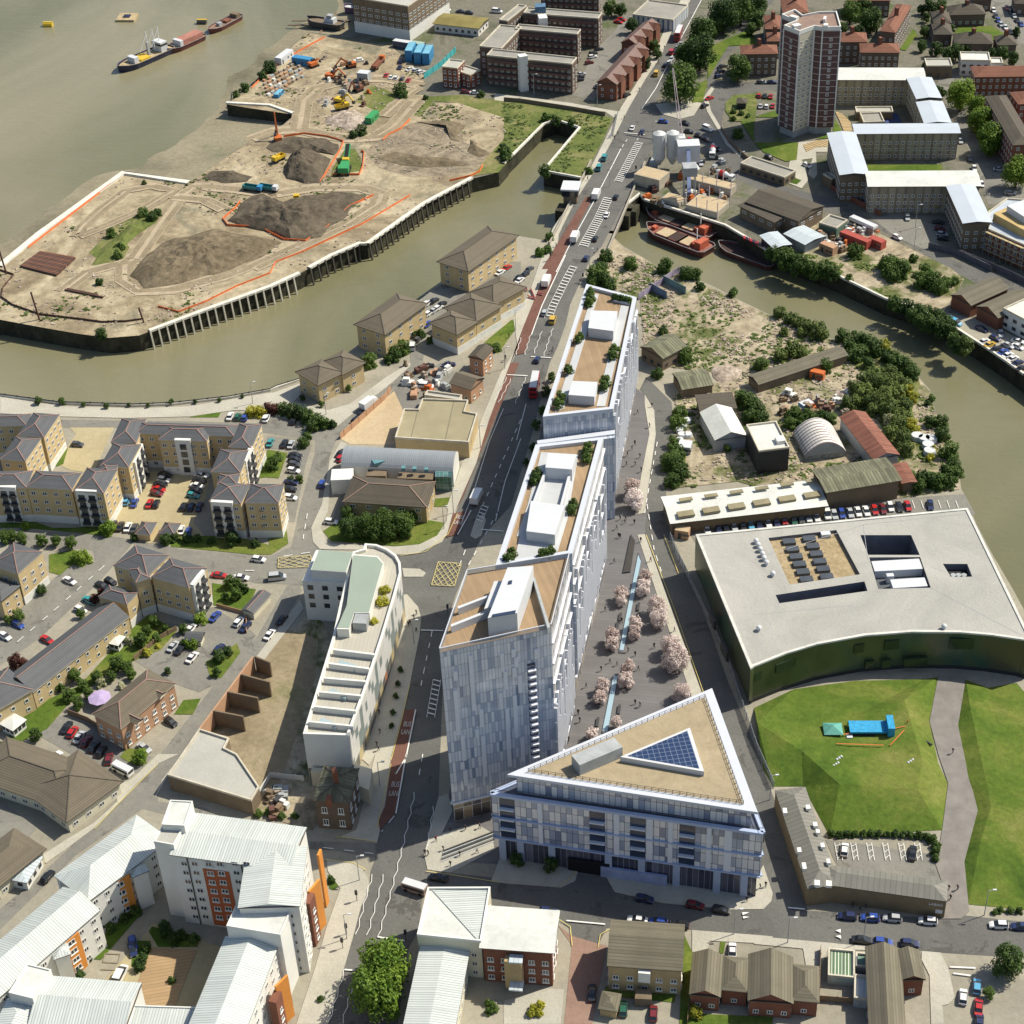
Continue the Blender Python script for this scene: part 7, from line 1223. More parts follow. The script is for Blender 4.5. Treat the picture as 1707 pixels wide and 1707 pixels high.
f=MB();f.bar((4,0,1.5),(14,0,5.0),2.2,.6);f.build('conveyor',m_mgrn,t);f=MB();f.bar((4,0,2.0),(13.8,0,5.4),1.3,.3);f.build('belt',m_tyre,t)
def cabin(t_,s,dx,dy,L,Wd,H,m,mr,label,name='site_cabin',group=None,z=0.1):
 t=loc_thing(name,label,'cabin' if 'cabin' in name else name.replace('_',' '),t_,s,dx,dy,z,group);f=MB();f.box(-L/2,-Wd/2,0,L/2,Wd/2,H);f.build('body',m,t);f=MB();f.box(-L/2+.08,-Wd/2+.08,H,L/2-.08,Wd/2-.08,H+.12);f.build('roof',mr,t)
 f=MB();f.box(-L/2+1,-Wd/2-.04,.1,-L/2+1.9,-Wd/2,2.0);f.build('door',m_dkf,t)
 for x in(0,L/4):f=MB();f.box(x,-Wd/2-.04,1.0,x+1.2,-Wd/2,1.8);f.build('window',m_glass,t)
m_cabr=M('cabin_blue_roof',(0.16,0.40,0.52),0.5)
for i,s in enumerate(('1005,350','1062,362','1115,368')):cabin('21',s,8,-16,10,3.2,5.0,m_mblu,m_cabr,'stacked blue site cabin beside the turquoise hoarding, %s from the left'%WORD[i],group='stacked blue site cabins')
cabin('21','955,288',20,3,9,3,3,M('cabin_dark',(0.05,0.07,0.12),.6),m_box,'dark cabin with a white roof behind the blue cabins');cabin('21','1045,295',20,3,7,3,2.8,M('cabin_dark',None),M('cabin_green',(.3,.4,.33),.6),'dark cabin with a pale green roof behind the blue cabins');cabin('21','320,392',20,3,9,3.4,3,m_mblu,m_mblu,'blue container on the upper left of the site','container');cabin('21','205,368',16,-12,11,3.4,3,m_box,m_box,'white container at the foreshore edge','container');cabin('21','120,425',16,-14,5,3,3,m_dkf,m_dkf,'black container at the foreshore edge','container');cabin('21','760,748',14,-14,8,3,2.6,m_mgrn,m_mgrn,'green skip beside the access track','skip');cabin('21','710,498',20,2,5,4,4,BR['gy'],m_box,'white roofed site office on the upper site');cabin('21','170,590',14,-14,6,2.5,1.5,m_mblu,m_cabr,'small blue bin among stacked materials','skip')
rs=random.Random(3)
def clutter(t_,x0,y0,x1,y1,n,label):
 for k in range(n):
  t=loc_thing('scrap_heap',label,'scrap',t_,'%f,%f'%(rs.uniform(x0,x1),rs.uniform(y0,y1)),rs.uniform(-20,20),rs.uniform(-10,10),.1,label);f=MB();s=rs.uniform(.8,2.2);f.box(-s,-s*.5,0,s,s*.5,rs.uniform(.5,1.6));f.box(-s*.3,-s*.4,.3,s*.7,s*.3,rs.uniform(1.6,2.4));f.build('scrap',rs.choice((BR['wr'],BR['gy'],m_wood,m_rub,BR['pb'],BR['br'],BR['gy'],m_dkf,BR['wr'],M('scrap_rust',(.12,.06,.045),.9),m_wood,m_rub,m_exc)),t)
clutter('31',900,1060,1040,1290,14,'odd bits of plant and scrap on the works quay');clutter('31',1100,980,1420,1280,26,'clutter around the steel tower of the works');clutter('41',370,1470,600,1580,26,'scrap heaped in the breakers yard');clutter('41',570,1440,760,1480,16,'scrapped car parts behind the red container');clutter('22',970,700,1240,900,26,'scrap and vehicle parts in the brick walled yard');clutter('42',180,880,600,1010,26,'scrap strewn over the waste yard');clutter('21',440,360,740,660,24,'equipment lying about the upper site');clutter('24',20,200,330,370,12,'odds and ends in the yard beside the corner pub')
for k in range(44):
 x=110+(k%9)*26+rs.uniform(-6,6)+(k//9)*-8;y=560-(k%9)*14+(k//9)*-22+30;t=loc_thing('material_stack','low stack of building materials in rows on the upper left of the site','stack','21','%f,%f'%(x,y),16,-8,.1,'stacks of building materials');f=MB();a_=rs.uniform(1.2,2.6)
 for q in range(3):f.box(-a_/2,-.6+q*.02,q*.32,a_/2-q*.1,.6,q*.32+.28);
 t['category']='stack';f.build('boards',rs.choice((BR['wr'],BR['gy'],m_wood,m_rub,BR['pb'])),t)
for k in range(9):t=loc_thing('small_machine','row of red and dark machines on the works quay by the barges','machine','41','%d,%d'%(-60+k*14,1500+k*6),4,18,.1,'machines on the quay');f=MB();f.box(-1,-.4,.3,1,.4,1);f.build('body',paint('rkm'[k%3]),t)
t=thing('steel_stack','stack of long rusty steel sections near the river tip','steel',G(80,437));A0,A1,B0,B1=[G(*p,.6)for p in P('12','250,0 130,88 475,40 360,145')]
for i in range(14):f=MB();k=i/13;f.bar(A0.lerp(A1,k),B0.lerp(B1,k),.75,.7);f.build('steel_section',MATS['rust_steel']if i%3 else M('rust_light',(0.17,0.075,0.045),.9),t)
for s,s2,h_,lb in(('42,142','',13,'left edge'),('250,430','',11,'middle'),('910,448','',6,'right end')):g=G(*P('12',s)[0]);t=thing('steel_pile','tall rusty steel pile standing in the sheet pile arc, '+lb,'pile',g);f=MB();f.bar(g,g+Vector((-.8,0,h_)),.5);f.build('shaft',MATS['rust_steel'],t)
for s,dx,dy,L_ in(('530,255',20,4,16),('520,245',20,4,13)):t=loc_thing('steel_pile','rusty steel pile lying on the sand near the river tip','pile','12',s,dx,dy,.3,'piles lying on the sand');f=MB();f.bar((-L_/2,0,.3),(L_/2,0,.3),.5);f.build('shaft',MATS['rust_steel'],t)
# ---------------------------------------------------------------- boats
def boat(label,t_,bow,stern,wid,hh,mh,md,name='barge',draft=0.3,sharp=.25,cat='boat',flip=0,z0=None):
 b0=G(*P(t_,bow)[0],ZW+hh*.5);s0=G(*P(t_,stern)[0],ZW+hh*.5);L=(b0-s0).to_2d().length;c=(b0+s0)/2;z=ZW if z0 is None else z0;t=thing(name,label,cat,(c.x,c.y,z),None,atan2(b0.y-s0.y,b0.x-s0.x));t['_o']=(0,0,0)
 S=[(-L/2,.7),(-L*.44,.95),(-L*.2,1),(L*(.5-sharp),1),(L*(.5-sharp*.45),.7),(L*.48,.2),(L*.5,.03)];pl=[(x,-w*wid/2)for x,w in S]+[(x,w*wid/2)for x,w in reversed(S)]
 f=MB();n=len(pl);up=lambda p:hh*(1+.35*max(0,p[0]/(L/2))**3)
 for i in range(n):p,q=pl[i],pl[(i+1)%n];f.face([(p[0]*.95,p[1]*.85,-draft),(q[0]*.95,q[1]*.85,-draft),(q[0],q[1],up(q)),(p[0],p[1],up(p))])
 f.build('hull',mh,t);f=MB();f.face([(p[0]*.97,p[1]*.92,hh*.8)for p in pl]);f.build('deck',md,t)
 f=MB()
 for i in range(n):p,q=pl[i],pl[(i+1)%n];f.bar((p[0],p[1],up(p)),(q[0],q[1],up(q)),.3,.2)
 f.build('gunwale',M('gunwale_'+mh.name,tuple(v*1.0+.12 for v in(.06,.05,.05)),.8),t);return t,L
def bx(t,nm,q,m):f=MB();f.box(*q);f.build(nm,m,t)
m_hb=M('hull_blue_black',(0.02,0.025,0.06),.5);m_hr=M('hull_rust',(0.13,0.045,0.035),.8,.3);m_hold=M('hold_dark',(0.05,0.03,0.025),.9);m_dk2=M('deck_sandy',(0.38,0.30,0.17),.8,.3,.6);m_red=M('deck_red',(0.42,0.10,0.05),.7,.25,.5)
t,L=boat('dark blue dredger with yellow deck, white wheelhouse and masts on the river','11','745,445','1075,300',9.5,2.6,m_hb,m_dk2,'dredger')
for nm,q,m in(('wheelhouse',(-L*.38,-3,2,-L*.26,3,6.5),m_box),('wheelhouse_windows',(-L*.385,-3.05,4.8,-L*.255,3.05,5.7),m_carglass),('forward_house',(L*.16,-2.5,2,L*.24,2.5,4.6),m_box),('deck_crane',(-L*.12,-.5,2,-L*.08,.5,8),BR['gy']),('hatch',(-L*.05,-3,2,L*.13,3,2.8),m_myel)):bx(t,nm,q,m)
for x in(-.32,-.22,-.1):f=MB();f.bar((L*x,0,3),(L*x,0,13),.3);f.bar((L*x,0,12),(L*x+5,0,5),.25);f.build('mast',m_wht,t)
t,L=boat('rust red barge with a white ended cargo, towed behind the dredger','11','1050,330','1282,225',7.5,2.2,m_hr,m_dk2);bx(t,'cargo',(-L*.42,-2.6,1.5,L*.12,2.6,4.2),M('cargo_red',(.36,.16,.12),.8));bx(t,'cargo_end',(L*.12,-2.6,1.5,L*.2,2.6,4.4),m_box)
t,L=boat('rusty barge with deck machinery, last in the river line','11','1320,205','1515,100',6.5,2.0,m_hr,M('deck_rust',(.22,.14,.1),.9,.3));bx(t,'deck_house',(-L*.42,-2,1.5,-L*.3,2,3.5),BR['br']);bx(t,'winch',(L*.1,-1,1.5,L*.2,1,3),BR['gy']);bx(t,'cargo',(-L*.15,-1.6,1.5,0,1.6,2.6),BR['rb'])
t,L=boat('black hulled workboat with a white cabin aground on the mud','21','352,150','575,185',6.5,3.0,m_dkf,BR['br'],'workboat',z0=-4.6);bx(t,'cabin',(-L*.3,-1.8,2.5,-L*.05,1.8,4.8),m_box);bx(t,'wheelhouse',(-L*.24,-1.3,4.8,-L*.1,1.3,6.2),BR['gy'])
boat('purple hulled boat half hidden behind the riverside block','21','585,70','670,78',5,2.5,M('hull_purple',(.13,.07,.14),.6),m_box,'workboat',z0=-4.4)
for lb,a_,b_2 in(('red sand barge alongside the concrete works, outer of the pair','905,1440','1300,1595'),('red sand barge moored against the works wall, inner of the pair','903,1345','1330,1500')):
 t,L=boat(lb,'31',a_,b_2,9.5,2.8,m_hr,M('barge_deck',(.24,.10,.075),.85,.3,.5))
 for i,x in enumerate((.18,0,-.16)):f=MB();f.box(L*x-3.2,-3.2,2.35,L*x+3.2,3.2,2.7);f.box(L*x-2.8,-2.8,2.72,L*x+2.8,2.8,2.74,1);f.build('hold',[m_hr,(m_sand if i!=1 else m_hold)],t)
 bx(t,'wheelhouse',(-L*.42,-2.6,2,-L*.33,2.6,5),m_red);bx(t,'engine_casing',(-L*.33,-2,2,-L*.25,2,3.6),m_red);f=MB();f.bar((-L*.3,0,3),(-L*.3,0,9),.3);f.build('mast',m_wht,t);bx(t,'anchor_winch',(L*.34,-1,2,L*.4,1,3.4),m_red)
t,L=boat('long dark empty barge moored downstream of the sand barges','31','1358,1550','1720,1680',8,2.2,m_hr,m_hold)
for s,m,lb in(('288,75',m_myel,'yellow drum buoy near the upper left corner'),('1265,58',m_dkf,'dark and yellow drum buoy by the far barge')):t=loc_thing('mooring_buoy',lb,'buoy','11',s,20,0,ZW);f=MB();f.tube((-2.2,0,.6),(2.2,0,.6),1.4,n=14);f.build('drum',m,t);f=MB();f.box(-2.3,-.6,1.7,2.3,.6,2.1);f.build('top_rail',m_myel,t)
t=loc_thing('mooring_pontoon','square yellow pontoon with a dark centre at the top of the river','pontoon','11','790,27',20,0,ZW);bx(t,'deck',(-4.5,-4.5,-.2,4.5,4.5,1),m_dk2);bx(t,'hatch',(-1.6,-1.6,1,1.6,1.6,1.5),m_hb)
for s,dx,dy in(('430,60',20,0),('470,75',14,-18),('400,95',20,1)):t=loc_thing('timber_jetty','ruined timber jetty lying on the foreshore','jetty','21',s,dx,dy,-4.6,'jetty timbers on the foreshore');f=MB();f.box(-14,-.5,0,14,.5,.4);f.build('beam',BR['br'],t)
# ---------------------------------------------------------------- concrete works
def cyl(t,nm,p,z0,z1,r0,r1,m):f=MB();f.tube((p[0],p[1],z0),(p[0],p[1],z1),r0,r1,16);f.build(nm,m,t)
c0=G(*P('31','1060,1090')[0]);t=thing('batching_plant','white twin silos, hopper and steel tower of the concrete works','plant',(c0.x,c0.y,0));m_silo=M('silo_white',(.55,.56,.54),.5,.1)
for dx in(-2.6,2.6):q=c0+Vector((dx-2,3,0));cyl(t,'silo',q,5,15,2.4,2.4,m_silo);cyl(t,'silo_cone',q,2,5,.6,2.4,m_silo);cyl(t,'silo_cap',q,15,15.9,2.4,.8,m_silo)
q=c0+Vector((6,-2,0));f=MB();f.box(q.x-4.2,q.y-3,6,q.x+4.2,q.y+3,13);f.build('hopper_housing',m_box,t);f=MB();f.bar((q.x,q.y,6),(q.x+3,q.y-2,2),2.5);f.build('chute',m_box,t)
q=G(*P('31','1170,1270')[0])
for dx in(-2,2):
 for dy in(-2,2):f=MB();f.bar((q.x+dx,q.y+dy,0),(q.x+dx,q.y+dy,14),.35);f.build('tower_leg',BR['gy'],t)
f=MB();f.box(q.x-2.6,q.y-2.6,11,q.x+2.6,q.y+2.6,14.5);f.build('tower_bin',BR['gy'],t);f=MB();f.bar((q.x,q.y,3),(c0.x+6,c0.y-2,12),1.4);f.build('conveyor',M('conveyor_blue',(.12,.16,.28),.6),t)
jb=G(*P('31','1120,900')[0]);je=Vector((jb.x-2,jb.y+16,24));t=thing('crawler_crane','pale lattice crane jib leaning over the works entrance','crane',(jb.x,jb.y,0));f=MB();f.box(jb.x-1.5,jb.y-2.5,.3,jb.x+1.5,jb.y+2,2.8);f.build('cab',m_box,t);m_jib=M('jib_pink',(.5,.42,.44),.6)
for dx in(-.7,.7):
 for dz in(0,1.2):f=MB();f.bar((jb.x+dx,jb.y,2+dz),(je.x+dx*.3,je.y,je.z+dz*.4),.16);f.build('jib_chord',m_jib,t)
for s,w_,d_,h_,lb in(('1290,1310',6.5,5,2.5,'square bay of orange sand behind the barges'),('1075,1262',4,3,1.5,'small tray of sand beside the steel tower'),('935,1150',5.5,4,4.5,'raised sand store on the quay corner'),('1320,1180',9,2.5,3,'long line of open sand bins in the works')):
 t=loc_thing('sand_bay',lb,'sand bay','31',s,20,5);bx(t,'wall',(-w_,-d_,0,w_,d_,h_),M('bay_wall',(.40,.36,.28),.8,.2));f=MB();f.box(-w_+.4,-d_+.4,h_,w_-.4,d_-.4,h_+.05);f.build('sand',m_sand,t)
 if '1290' in s or '1320' in s:
  for x in(-w_,-w_/3,w_/3,w_):
   for y in(-d_,d_):f=MB();f.bar((x,y,0),(x,y,h_+4),.25);f.build('steel_post',m_jib,t)
for s,lb in(('970,1000','upper grey cabin behind the silos'),('955,1035','lower grey cabin behind the silos'),('1010,900','pale long cabin at the works wall')):cabin('31',s,8,-20,8,3,3,BR['gy'],BR['gy'],lb)
for s,m,lb in(('640,1525',M('container_red',(.36,.07,.05),.6),'red container behind the east bank sheds, left'),('775,1545',M('container_red',None),'short red container at the right end'),('470,1580',BR['pb'],'orange brown container in the breakers yard')):cabin('41',s,20,8,12 if 'left' in lb else 6,3,3,m,m,lb,'container')
cabin('42','400,780',18,4,4.5,2.4,2.4,m_exc,m_exc,'orange topped tank in the scrap yard','skip');cabin('42','330,965',16,-6,4,3,1.6,M('junk_blue',(.08,.25,.45),.6),m_box,'blue and white heap of scrap in the waste yard','skip');cabin('32','1145,1240',18,2,4,4,2.4,BR['gy'],m_box,'small pale roofed kiosk between the bushes','kiosk');cabin('33','1130,185',18,3,4,3,2.6,BR['pb'],m_sand,'small wooden kiosk by the dance centre car park','kiosk')
for k,s in enumerate(('1030,1165','1075,1180','1120,1180','1100,1220','1110,1260')):t=loc_thing('water_tank','round white tank on the creek edge, %s of the cluster'%WORD[k],'tank','42',s,10,0);f=MB();f.tube((0,0,0),(0,0,1.4),1.9,1.7,14);f.build('drum',m_box,t)
for k,s in enumerate(('1160,1060','1130,1090','1110,1120','1125,1150','1110,1185','1165,1150')):t=loc_thing('water_tank','round white tank beside the narrow road, %s of the cluster'%WORD[k],'tank','32',s,10,0);f=MB();f.tube((0,0,0),(0,0,1),1.4,1.2,12);f.build('drum',m_box,t)
t=loc_thing('control_house','white roofed bridge control house beside the road deck','cabin','31','425,1250',6,-20,ZW);bx(t,'base',(-3,-2.5,0,3,2.5,9),BR['br']);bx(t,'cabin',(-3.4,-3,9,3.4,3,11.5),m_carglass);bx(t,'roof',(-3.8,-3.4,11.5,3.8,3.4,12.1),m_box)
for s in('510,700 560,720 610,770 620,830 570,835 540,760','310,915 400,885 480,885 480,925 390,930 330,960'):sheet('stepped_ramp',T('41',s),.2,MS('ramp_stripes',(.42,.32,.17),(.2,.14,.07),1.4,.4,0,.8,.1))
r,q=bld('unfinished_building','curved brick block under construction with metal ledges and scaffolding at the right edge','building',9,'rb',M('ledge_metal',(.42,.47,.52),.4),'flat',[T('41','1480,1345 1482,1455 1720,1560 2100,1650 2100,1300 1600,1260')],(2.6,1.4,1.6,'white'),rect=False)
roof_box(r,T('41','1515,1350 1640,1290 2000,1280 2000,1520 1700,1450'),9,3,M('plywood',(.45,.33,.14),.8),'upper_storey',rect=False);roof_box(r,T('41','1600,1300 1700,1265 2000,1255 2000,1440 1707,1370'),12,2.5,m_box,'top_storey',rect=False)
qq=q[0]
for i in range(len(qq)):
 a,b_=qq[i],qq[(i+1)%len(qq)];d=(b_-a).normalized();n_=Vector((d.y,-d.x));L=(b_-a).length
 if n_.y>-.2:continue
 for z in(2.2,4.4,6.6,8.8):f=MB();f.bar((*(a+n_*1.2),z),(*(b_+n_*1.2),z),1.0,.12);f.build('scaffold_board',m_dk2,r)
 for k in range(min(20,int(L/2.5))):p=a+d*(k*2.5)+n_*1.6;f=MB();f.bar((p.x,p.y,0),(p.x,p.y,10),.1);f.build('scaffold_pole',BR['gy'],r)
for s,hh,m,lb in(('640,680 870,680 880,712 645,715',3,'grey','low sandy roofed hall in the court of the white blocks'),('672,722 800,712 822,775 690,780',3.5,'flat','grey flat roofed community room in the court of the white blocks'),('440,1105 470,1095 520,1125 490,1140',4,'flat','small dark brick plant room beside the blank end wall')):bld('annexe',lb,'annexe',hh,'br',m,'flat',[T('41',s)],None)
sheet('play_court',T('41','805,715 905,715 935,775 830,778'),0.05,M('court_blue',(.04,.06,.16),.8));bld('low_shop_row','low flat roofed brick row inside the curve of the slip road','shops',3.2,'br','flat','flat',[T('41','-30,985 265,1090 180,1130 -60,1040')],(3,1.5,1.2,'dark'));bld('bin_store','dark timber pyramid store beside the allotment beds','store',3,'bk','wht' if False else 'dbrown','hip',[T('31','1480,620 1535,622 1530,650 1475,648')],None)
sheet('planting_bed',T('31','1400,650 1450,600 1590,590 1600,650 1590,770 1450,765 1400,700'),.17,m_rough)
# ---------------------------------------------------------------- road markings
ZM=0.37
def mark(name,m,f):mb=MB();f(mb);o=mb.build(name,m);return struct(o)
def dashes(mb,pts,on,off,w,z=ZM):
 W_=resample(GW(pts,z),.5);acc=0;cur=[]
 for a_,b_ in zip(W_,W_[1:]):
  L=(b_-a_).length;ph=acc%(on+off)
  if ph<on:cur+=[a_,b_]if not cur else[b_]
  elif cur:strip(mb,[(p.x,p.y)for p in(cur[0],cur[-1])],w,z,0,True);cur=[]
  acc+=L
 if len(cur)>1:strip(mb,[(p.x,p.y)for p in(cur[0],cur[-1])],w,z,0,True)
def zig(mb,pts,amp=.22,w=.14,z=ZM):
 W_=resample(GW(pts,z),2.2);o=[]
 for i,p in enumerate(W_):d=(W_[min(i+1,len(W_)-1)]-W_[max(0,i-1)]).normalized();s=amp if i%2 else-amp;o.append((p.x-d.y*s,p.y+d.x*s))
 strip(mb,o,w,z,0,True)
for s_ in(P('31','1270,-40 1120,240 960,560 870,690'),P('31','740,940 560,1290 410,1560 330,1720'),P('32','390,20 240,340 175,520'),P('23','1385,40 1300,195'),P('23','1035,1300 975,1600 910,1707'),P('24','975,0 910,375')):mark('lane_line',m_paint,lambda mb:strip(mb,resample(GW(s_),8)and s_,.3,ZM))
for s_ in(P('22','1590,990 1500,1200 1400,1520 1330,1700'),P('32','140,960 80,1190'),P('22','1700,1180 1600,1450 1540,1700')):mark('lane_line',m_paint,lambda mb:strip(mb,s_,.22,ZM))
for s_ in(P('22','1700,1060 1580,1330 1460,1600'),P('23','1560,40 1350,420'),P('23','1140,800 1060,1190'),P('23','1350,290 1300,420'),P('24','900,390 820,490'),P('24','1080,0 1050,170'),P('31','870,840 820,920'),P('31','780,880 740,940'),P('23','350,60 320,240'),P('13','660,390 380,640 100,880'),P('24','450,590 780,630'),P('33','905,0 950,290 1000,440'),P('32','970,1200 915,1500 890,1650'),P('23','200,330 400,300'),P('13','1550,420 1640,420')):mark('dashed_line',m_paint,lambda mb:dashes(mb,s_,2.2,2.6,.22))
def ladder(mb,c,wd,n,z=ZM):
 W_=GW(c,z);R=resample(W_,(W_[0]-W_[-1]).length/n)
 for i,p in enumerate(R[:-1]):
  d=(R[i+1]-p).normalized();nn=Vector((-d.y,d.x,0))*wd/2;q=p+d*1.0;strip(mb,[((p+nn+d*.7).x,(p+nn+d*.7).y),((p-nn).x,(p-nn).y)],.38,z,0,True)
 for s in(-1,1):strip(mb,[((p+Vector((-(W_[-1]-W_[0]).normalized().y,(W_[-1]-W_[0]).normalized().x,0))*wd/2*s).x,(p+Vector((-(W_[-1]-W_[0]).normalized().y,(W_[-1]-W_[0]).normalized().x,0))*wd/2*s).y)for p in R],.12,z,0,True)
for s_,wd,n in((P('31','855,900 770,1060 720,1150'),3,22),(P('31','660,1250 600,1380 500,1560'),3.4,24),(P('32','440,90 380,200 310,340 280,420'),2.6,16),(P('23','1475,10 1430,120'),2,5),(P('23','1170,1110 1130,1350'),2,8)):mark('hatched_median',m_paint,lambda mb:ladder(mb,s_,wd,n))
for s_ in(P('24','1030,240 960,560 880,870 800,1155'),P('24','835,760 730,1145'),P('24','765,760 735,850 660,1140'),P('24','1150,330 1105,600'),P('24','585,1365 485,1700'),P('24','640,1450 570,1700'),P('32','75,650 110,540'),P('32','130,650 170,520'),P('32','190,640 240,500'),P('32','250,660 310,480'),P('22','1640,800 1560,950'),P('32','20,790 -60,940'),P('32','140,790 70,960')):mark('zigzag_line',m_paint,lambda mb:zig(mb,s_))
for s_ in(P('24','795,1155 965,1180'),P('24','585,1362 640,1366'),P('23','1070,797 1210,800'),P('31','760,838 890,850'),P('23','1450,160 1590,172'),P('32','20,775 150,782'),P('32','170,660 300,668'),P('34','395,1052 640,1075'),P('44','215,970 320,980'),P('44','1240,1345 1400,1352'),P('44','1260,1385 1370,1400')):mark('stop_line',m_paint,lambda mb:strip(mb,s_,.35,ZM))
def boxgrid(mb,c,n):
 q=[Vector(G(*p))for p in c]
 for a_,b_ in((0,1),(1,2),(2,3),(3,0)):strip(mb,[(q[a_].x,q[a_].y),(q[b_].x,q[b_].y)],.25,ZM,0,True)
 for i in range(-n+1,n):
  for sgn in(0,1):
   pts=[]
   for k in range(0,41):
    u=k/40;v=(u+i/n)if not sgn else(1-u+i/n)
    if 0<=v<=1:p=q[0].lerp(q[1],u).lerp(q[3].lerp(q[2],u),v);pts.append((p.x,p.y))
   if len(pts)>1:strip(mb,[pts[0],pts[-1]],.2,ZM+.006*(sgn+1),0,True)
mark('yellow_box_marking',M('worn_yellow',(.42,.36,.16),.8,.25,.6),lambda mb:boxgrid(mb,P('23','1178,372 1325,382 1280,525 1135,517'),4));mark('yellow_box_marking',M('worn_yellow',(.42,.36,.16),.8,.25,.6),lambda mb:boxgrid(mb,P('23','170,345 370,330 390,402 165,408'),3))
for s_ in(P('23','935,325 1100,300 1240,190 1300,60'),P('23','1000,1130 950,1350 880,1620'),P('24','880,60 790,470'),P('24','530,520 790,550'),P('24','450,665 640,685 720,730'),P('34','350,1045 420,1090 432,1210'),P('34','680,1100 610,1140 595,1220'),P('33','900,195 1080,670 1262,1190'),P('34','480,680 440,770 360,825'),P('14','1000,60 730,330 600,470'),P('33','1010,190 1105,440'),P('24','1100,740 1250,760 1560,810')):mark('yellow_line',m_yel,lambda mb:strip(mb,s_,.16,ZM))
for x in range(7):a_=510+x*101;mark('bay_hatching',m_paint,lambda mb:[strip(mb,P('44',s),.12,ZM)for s in('%d,560 %d,670'%(a_,a_+20),'%d,560 %d,670'%(a_+32,a_+50),'%d,585 %d,570'%(a_+2,a_+34),'%d,625 %d,600'%(a_+10,a_+38),'%d,660 %d,635'%(a_+18,a_+44))])if x<6 else 0
mark('bay_lines',m_paint,lambda mb:[strip(mb,P('42','%d,1570 %d,1620'%(a_,a_+18)),.14,ZM)for a_ in range(1000,1300,55)]);mark('give_way_marks',m_paint,lambda mb:[mb.face([(p.x,p.y,ZM)for p in(ccw([g.to_2d()for g in GW(P('44',s),ZM)]))])for s in('515,1115 548,1105 548,1130','515,1150 548,1145 552,1168','-75,1000 -30,1000 -72,1018','-70,1025 -30,1030 -68,1040')])
for s_ in(T('32','340,0 395,0 240,340 130,640 70,650 120,480 250,160'),T('22','1635,700 1690,700 1500,1140 1420,1330 1340,1540 1280,1650 1420,1330 1500,1060'),T('23','1270,60 1370,40 1310,190 1230,210'),T('23','960,1300 1035,1300 980,1600 900,1707 870,1660'),T('24','890,0 975,0 905,375 810,480 800,420 840,330'),T('31','240,1700 330,1700 560,1250 520,1240')):sheet('bus_lane',s_,0.12,m_busred)
def road_text(txt,t_,a_,b_,size):
 p=G(*P(t_,a_)[0],ZM);q=G(*P(t_,b_)[0],ZM);o=lettering(None,txt,(p.x,p.y),None,None,ZM+.01,size,M('worn_paint',(.42,.38,.35),.8,.3,2),'road_lettering',True,atan2(q.y-p.y,q.x-p.x));o.scale=(.66,1.45,1);struct(o)
for t_,l in(('23',(('BUS','1288,90','1345,98'),('LANE','1272,124','1330,132'))),('23',(('BUS','955,1405','1010,1408'),('LANE','940,1455','1000,1458'))),('24',(('BUS','878,205','930,208'),('LANE','862,262','922,266')))):
 for tx,a_,b_ in l:road_text(tx,t_,a_,b_,1.7)
# ---------------------------------------------------------------- plaza, steps, lawn objects
m_pool,nt,b=base('pool_water',.1,0,.6);b.inputs['Base Color'].default_value=(.32,.44,.50,1)
for s,lb in(('850,318 868,362 755,942 728,938','long pale blue pool down the plaza'),('693,1088 722,1090 655,1452 620,1450','shorter pale blue pool at the lower end of the plaza')):
 g=[p.to_2d()for p in GW(T('33',s))];c=sum(g,Vector((0,0)))/4;t=thing('reflecting_pool',lb,'pool',(c.x,c.y,.1));mb=MB();mb.prism(ccw([c+(p-c)*1.02 for p in g]),.05,.35);mb.build('pool_edge',M('pool_edge',(.10,.10,.11),.5),t);mb=MB();mb.face([(p.x,p.y,.38)for p in ccw([c+(p-c)*.97 for p in g])]);mb.build('water',m_pool,t)
for s,lb in(('803,200 830,240 800,436 752,442','dark sunken ramp at the head of the plaza'),):g=ccw([p.to_2d()for p in GW(T('33',s))]);c=sum(g,Vector((0,0)))/4;t=thing('ramp',lb,'ramp',(c.x,c.y,.1));mb=MB();mb.prism(g,.05,.5);mb.build('surround',m_dkf,t);mb=MB();mb.face([(p.x,p.y,.53)for p in[c+(p-c)*.9 for p in g]]);mb.build('slope',M('ramp_dark',(.05,.045,.04),.9),t)
for k,s in enumerate(('850,640','735,705','718,760','592,1370','728,1290','850,700')):t=loc_thing('bench','dark slab bench on the plaza, %s from the top'%WORD[k],'bench','33',s,3,-20,.15,'slab benches on the plaza');bx(t,'seat',(-1.6,-.35,.3,1.6,.35,.5),m_dkf);bx(t,'leg',(-1.4,-.3,0,-1.1,.3,.3),m_dkf);bx(t,'leg',(1.1,-.3,0,1.4,.3,.3),m_dkf)
ga,gb,gc=[G(*p)for p in P('24','1190,690 1530,560 1215,610')];t=thing('plaza_steps','dark striped flight of steps at the plaza corner','steps',ga);up=(gc-ga)/6
for k in range(6):mb=MB();a_,b_=ga+up*k,gb+up*k;mb.prism(ccw([a_.to_2d(),b_.to_2d(),(b_+up*.6).to_2d(),(a_+up*.6).to_2d()]),.1,.28+k*.05);mb.build('step',m_dkf if k%2 else BR['gy'],t)
t=loc_thing('market_stall','stall under a crumpled bright blue tarpaulin on the lawn','stall','43','728,1450',20,0,.8)
m_tarp=M('blue_tarp',(.02,.30,.55),.4,.25,1.2,bump=.2);bx(t,'tarpaulin',(-5,-2,2.0,4,2,2.5),m_tarp);bx(t,'raised_end',(4,-2.6,1.5,5.6,2.2,4.2),m_tarp)
for x in(-5,5.2):
 for y in(-2,2):bx(t,'leg',(x-.1,y-.1,0,x+.1,y+.1,2.4),m_dkf)
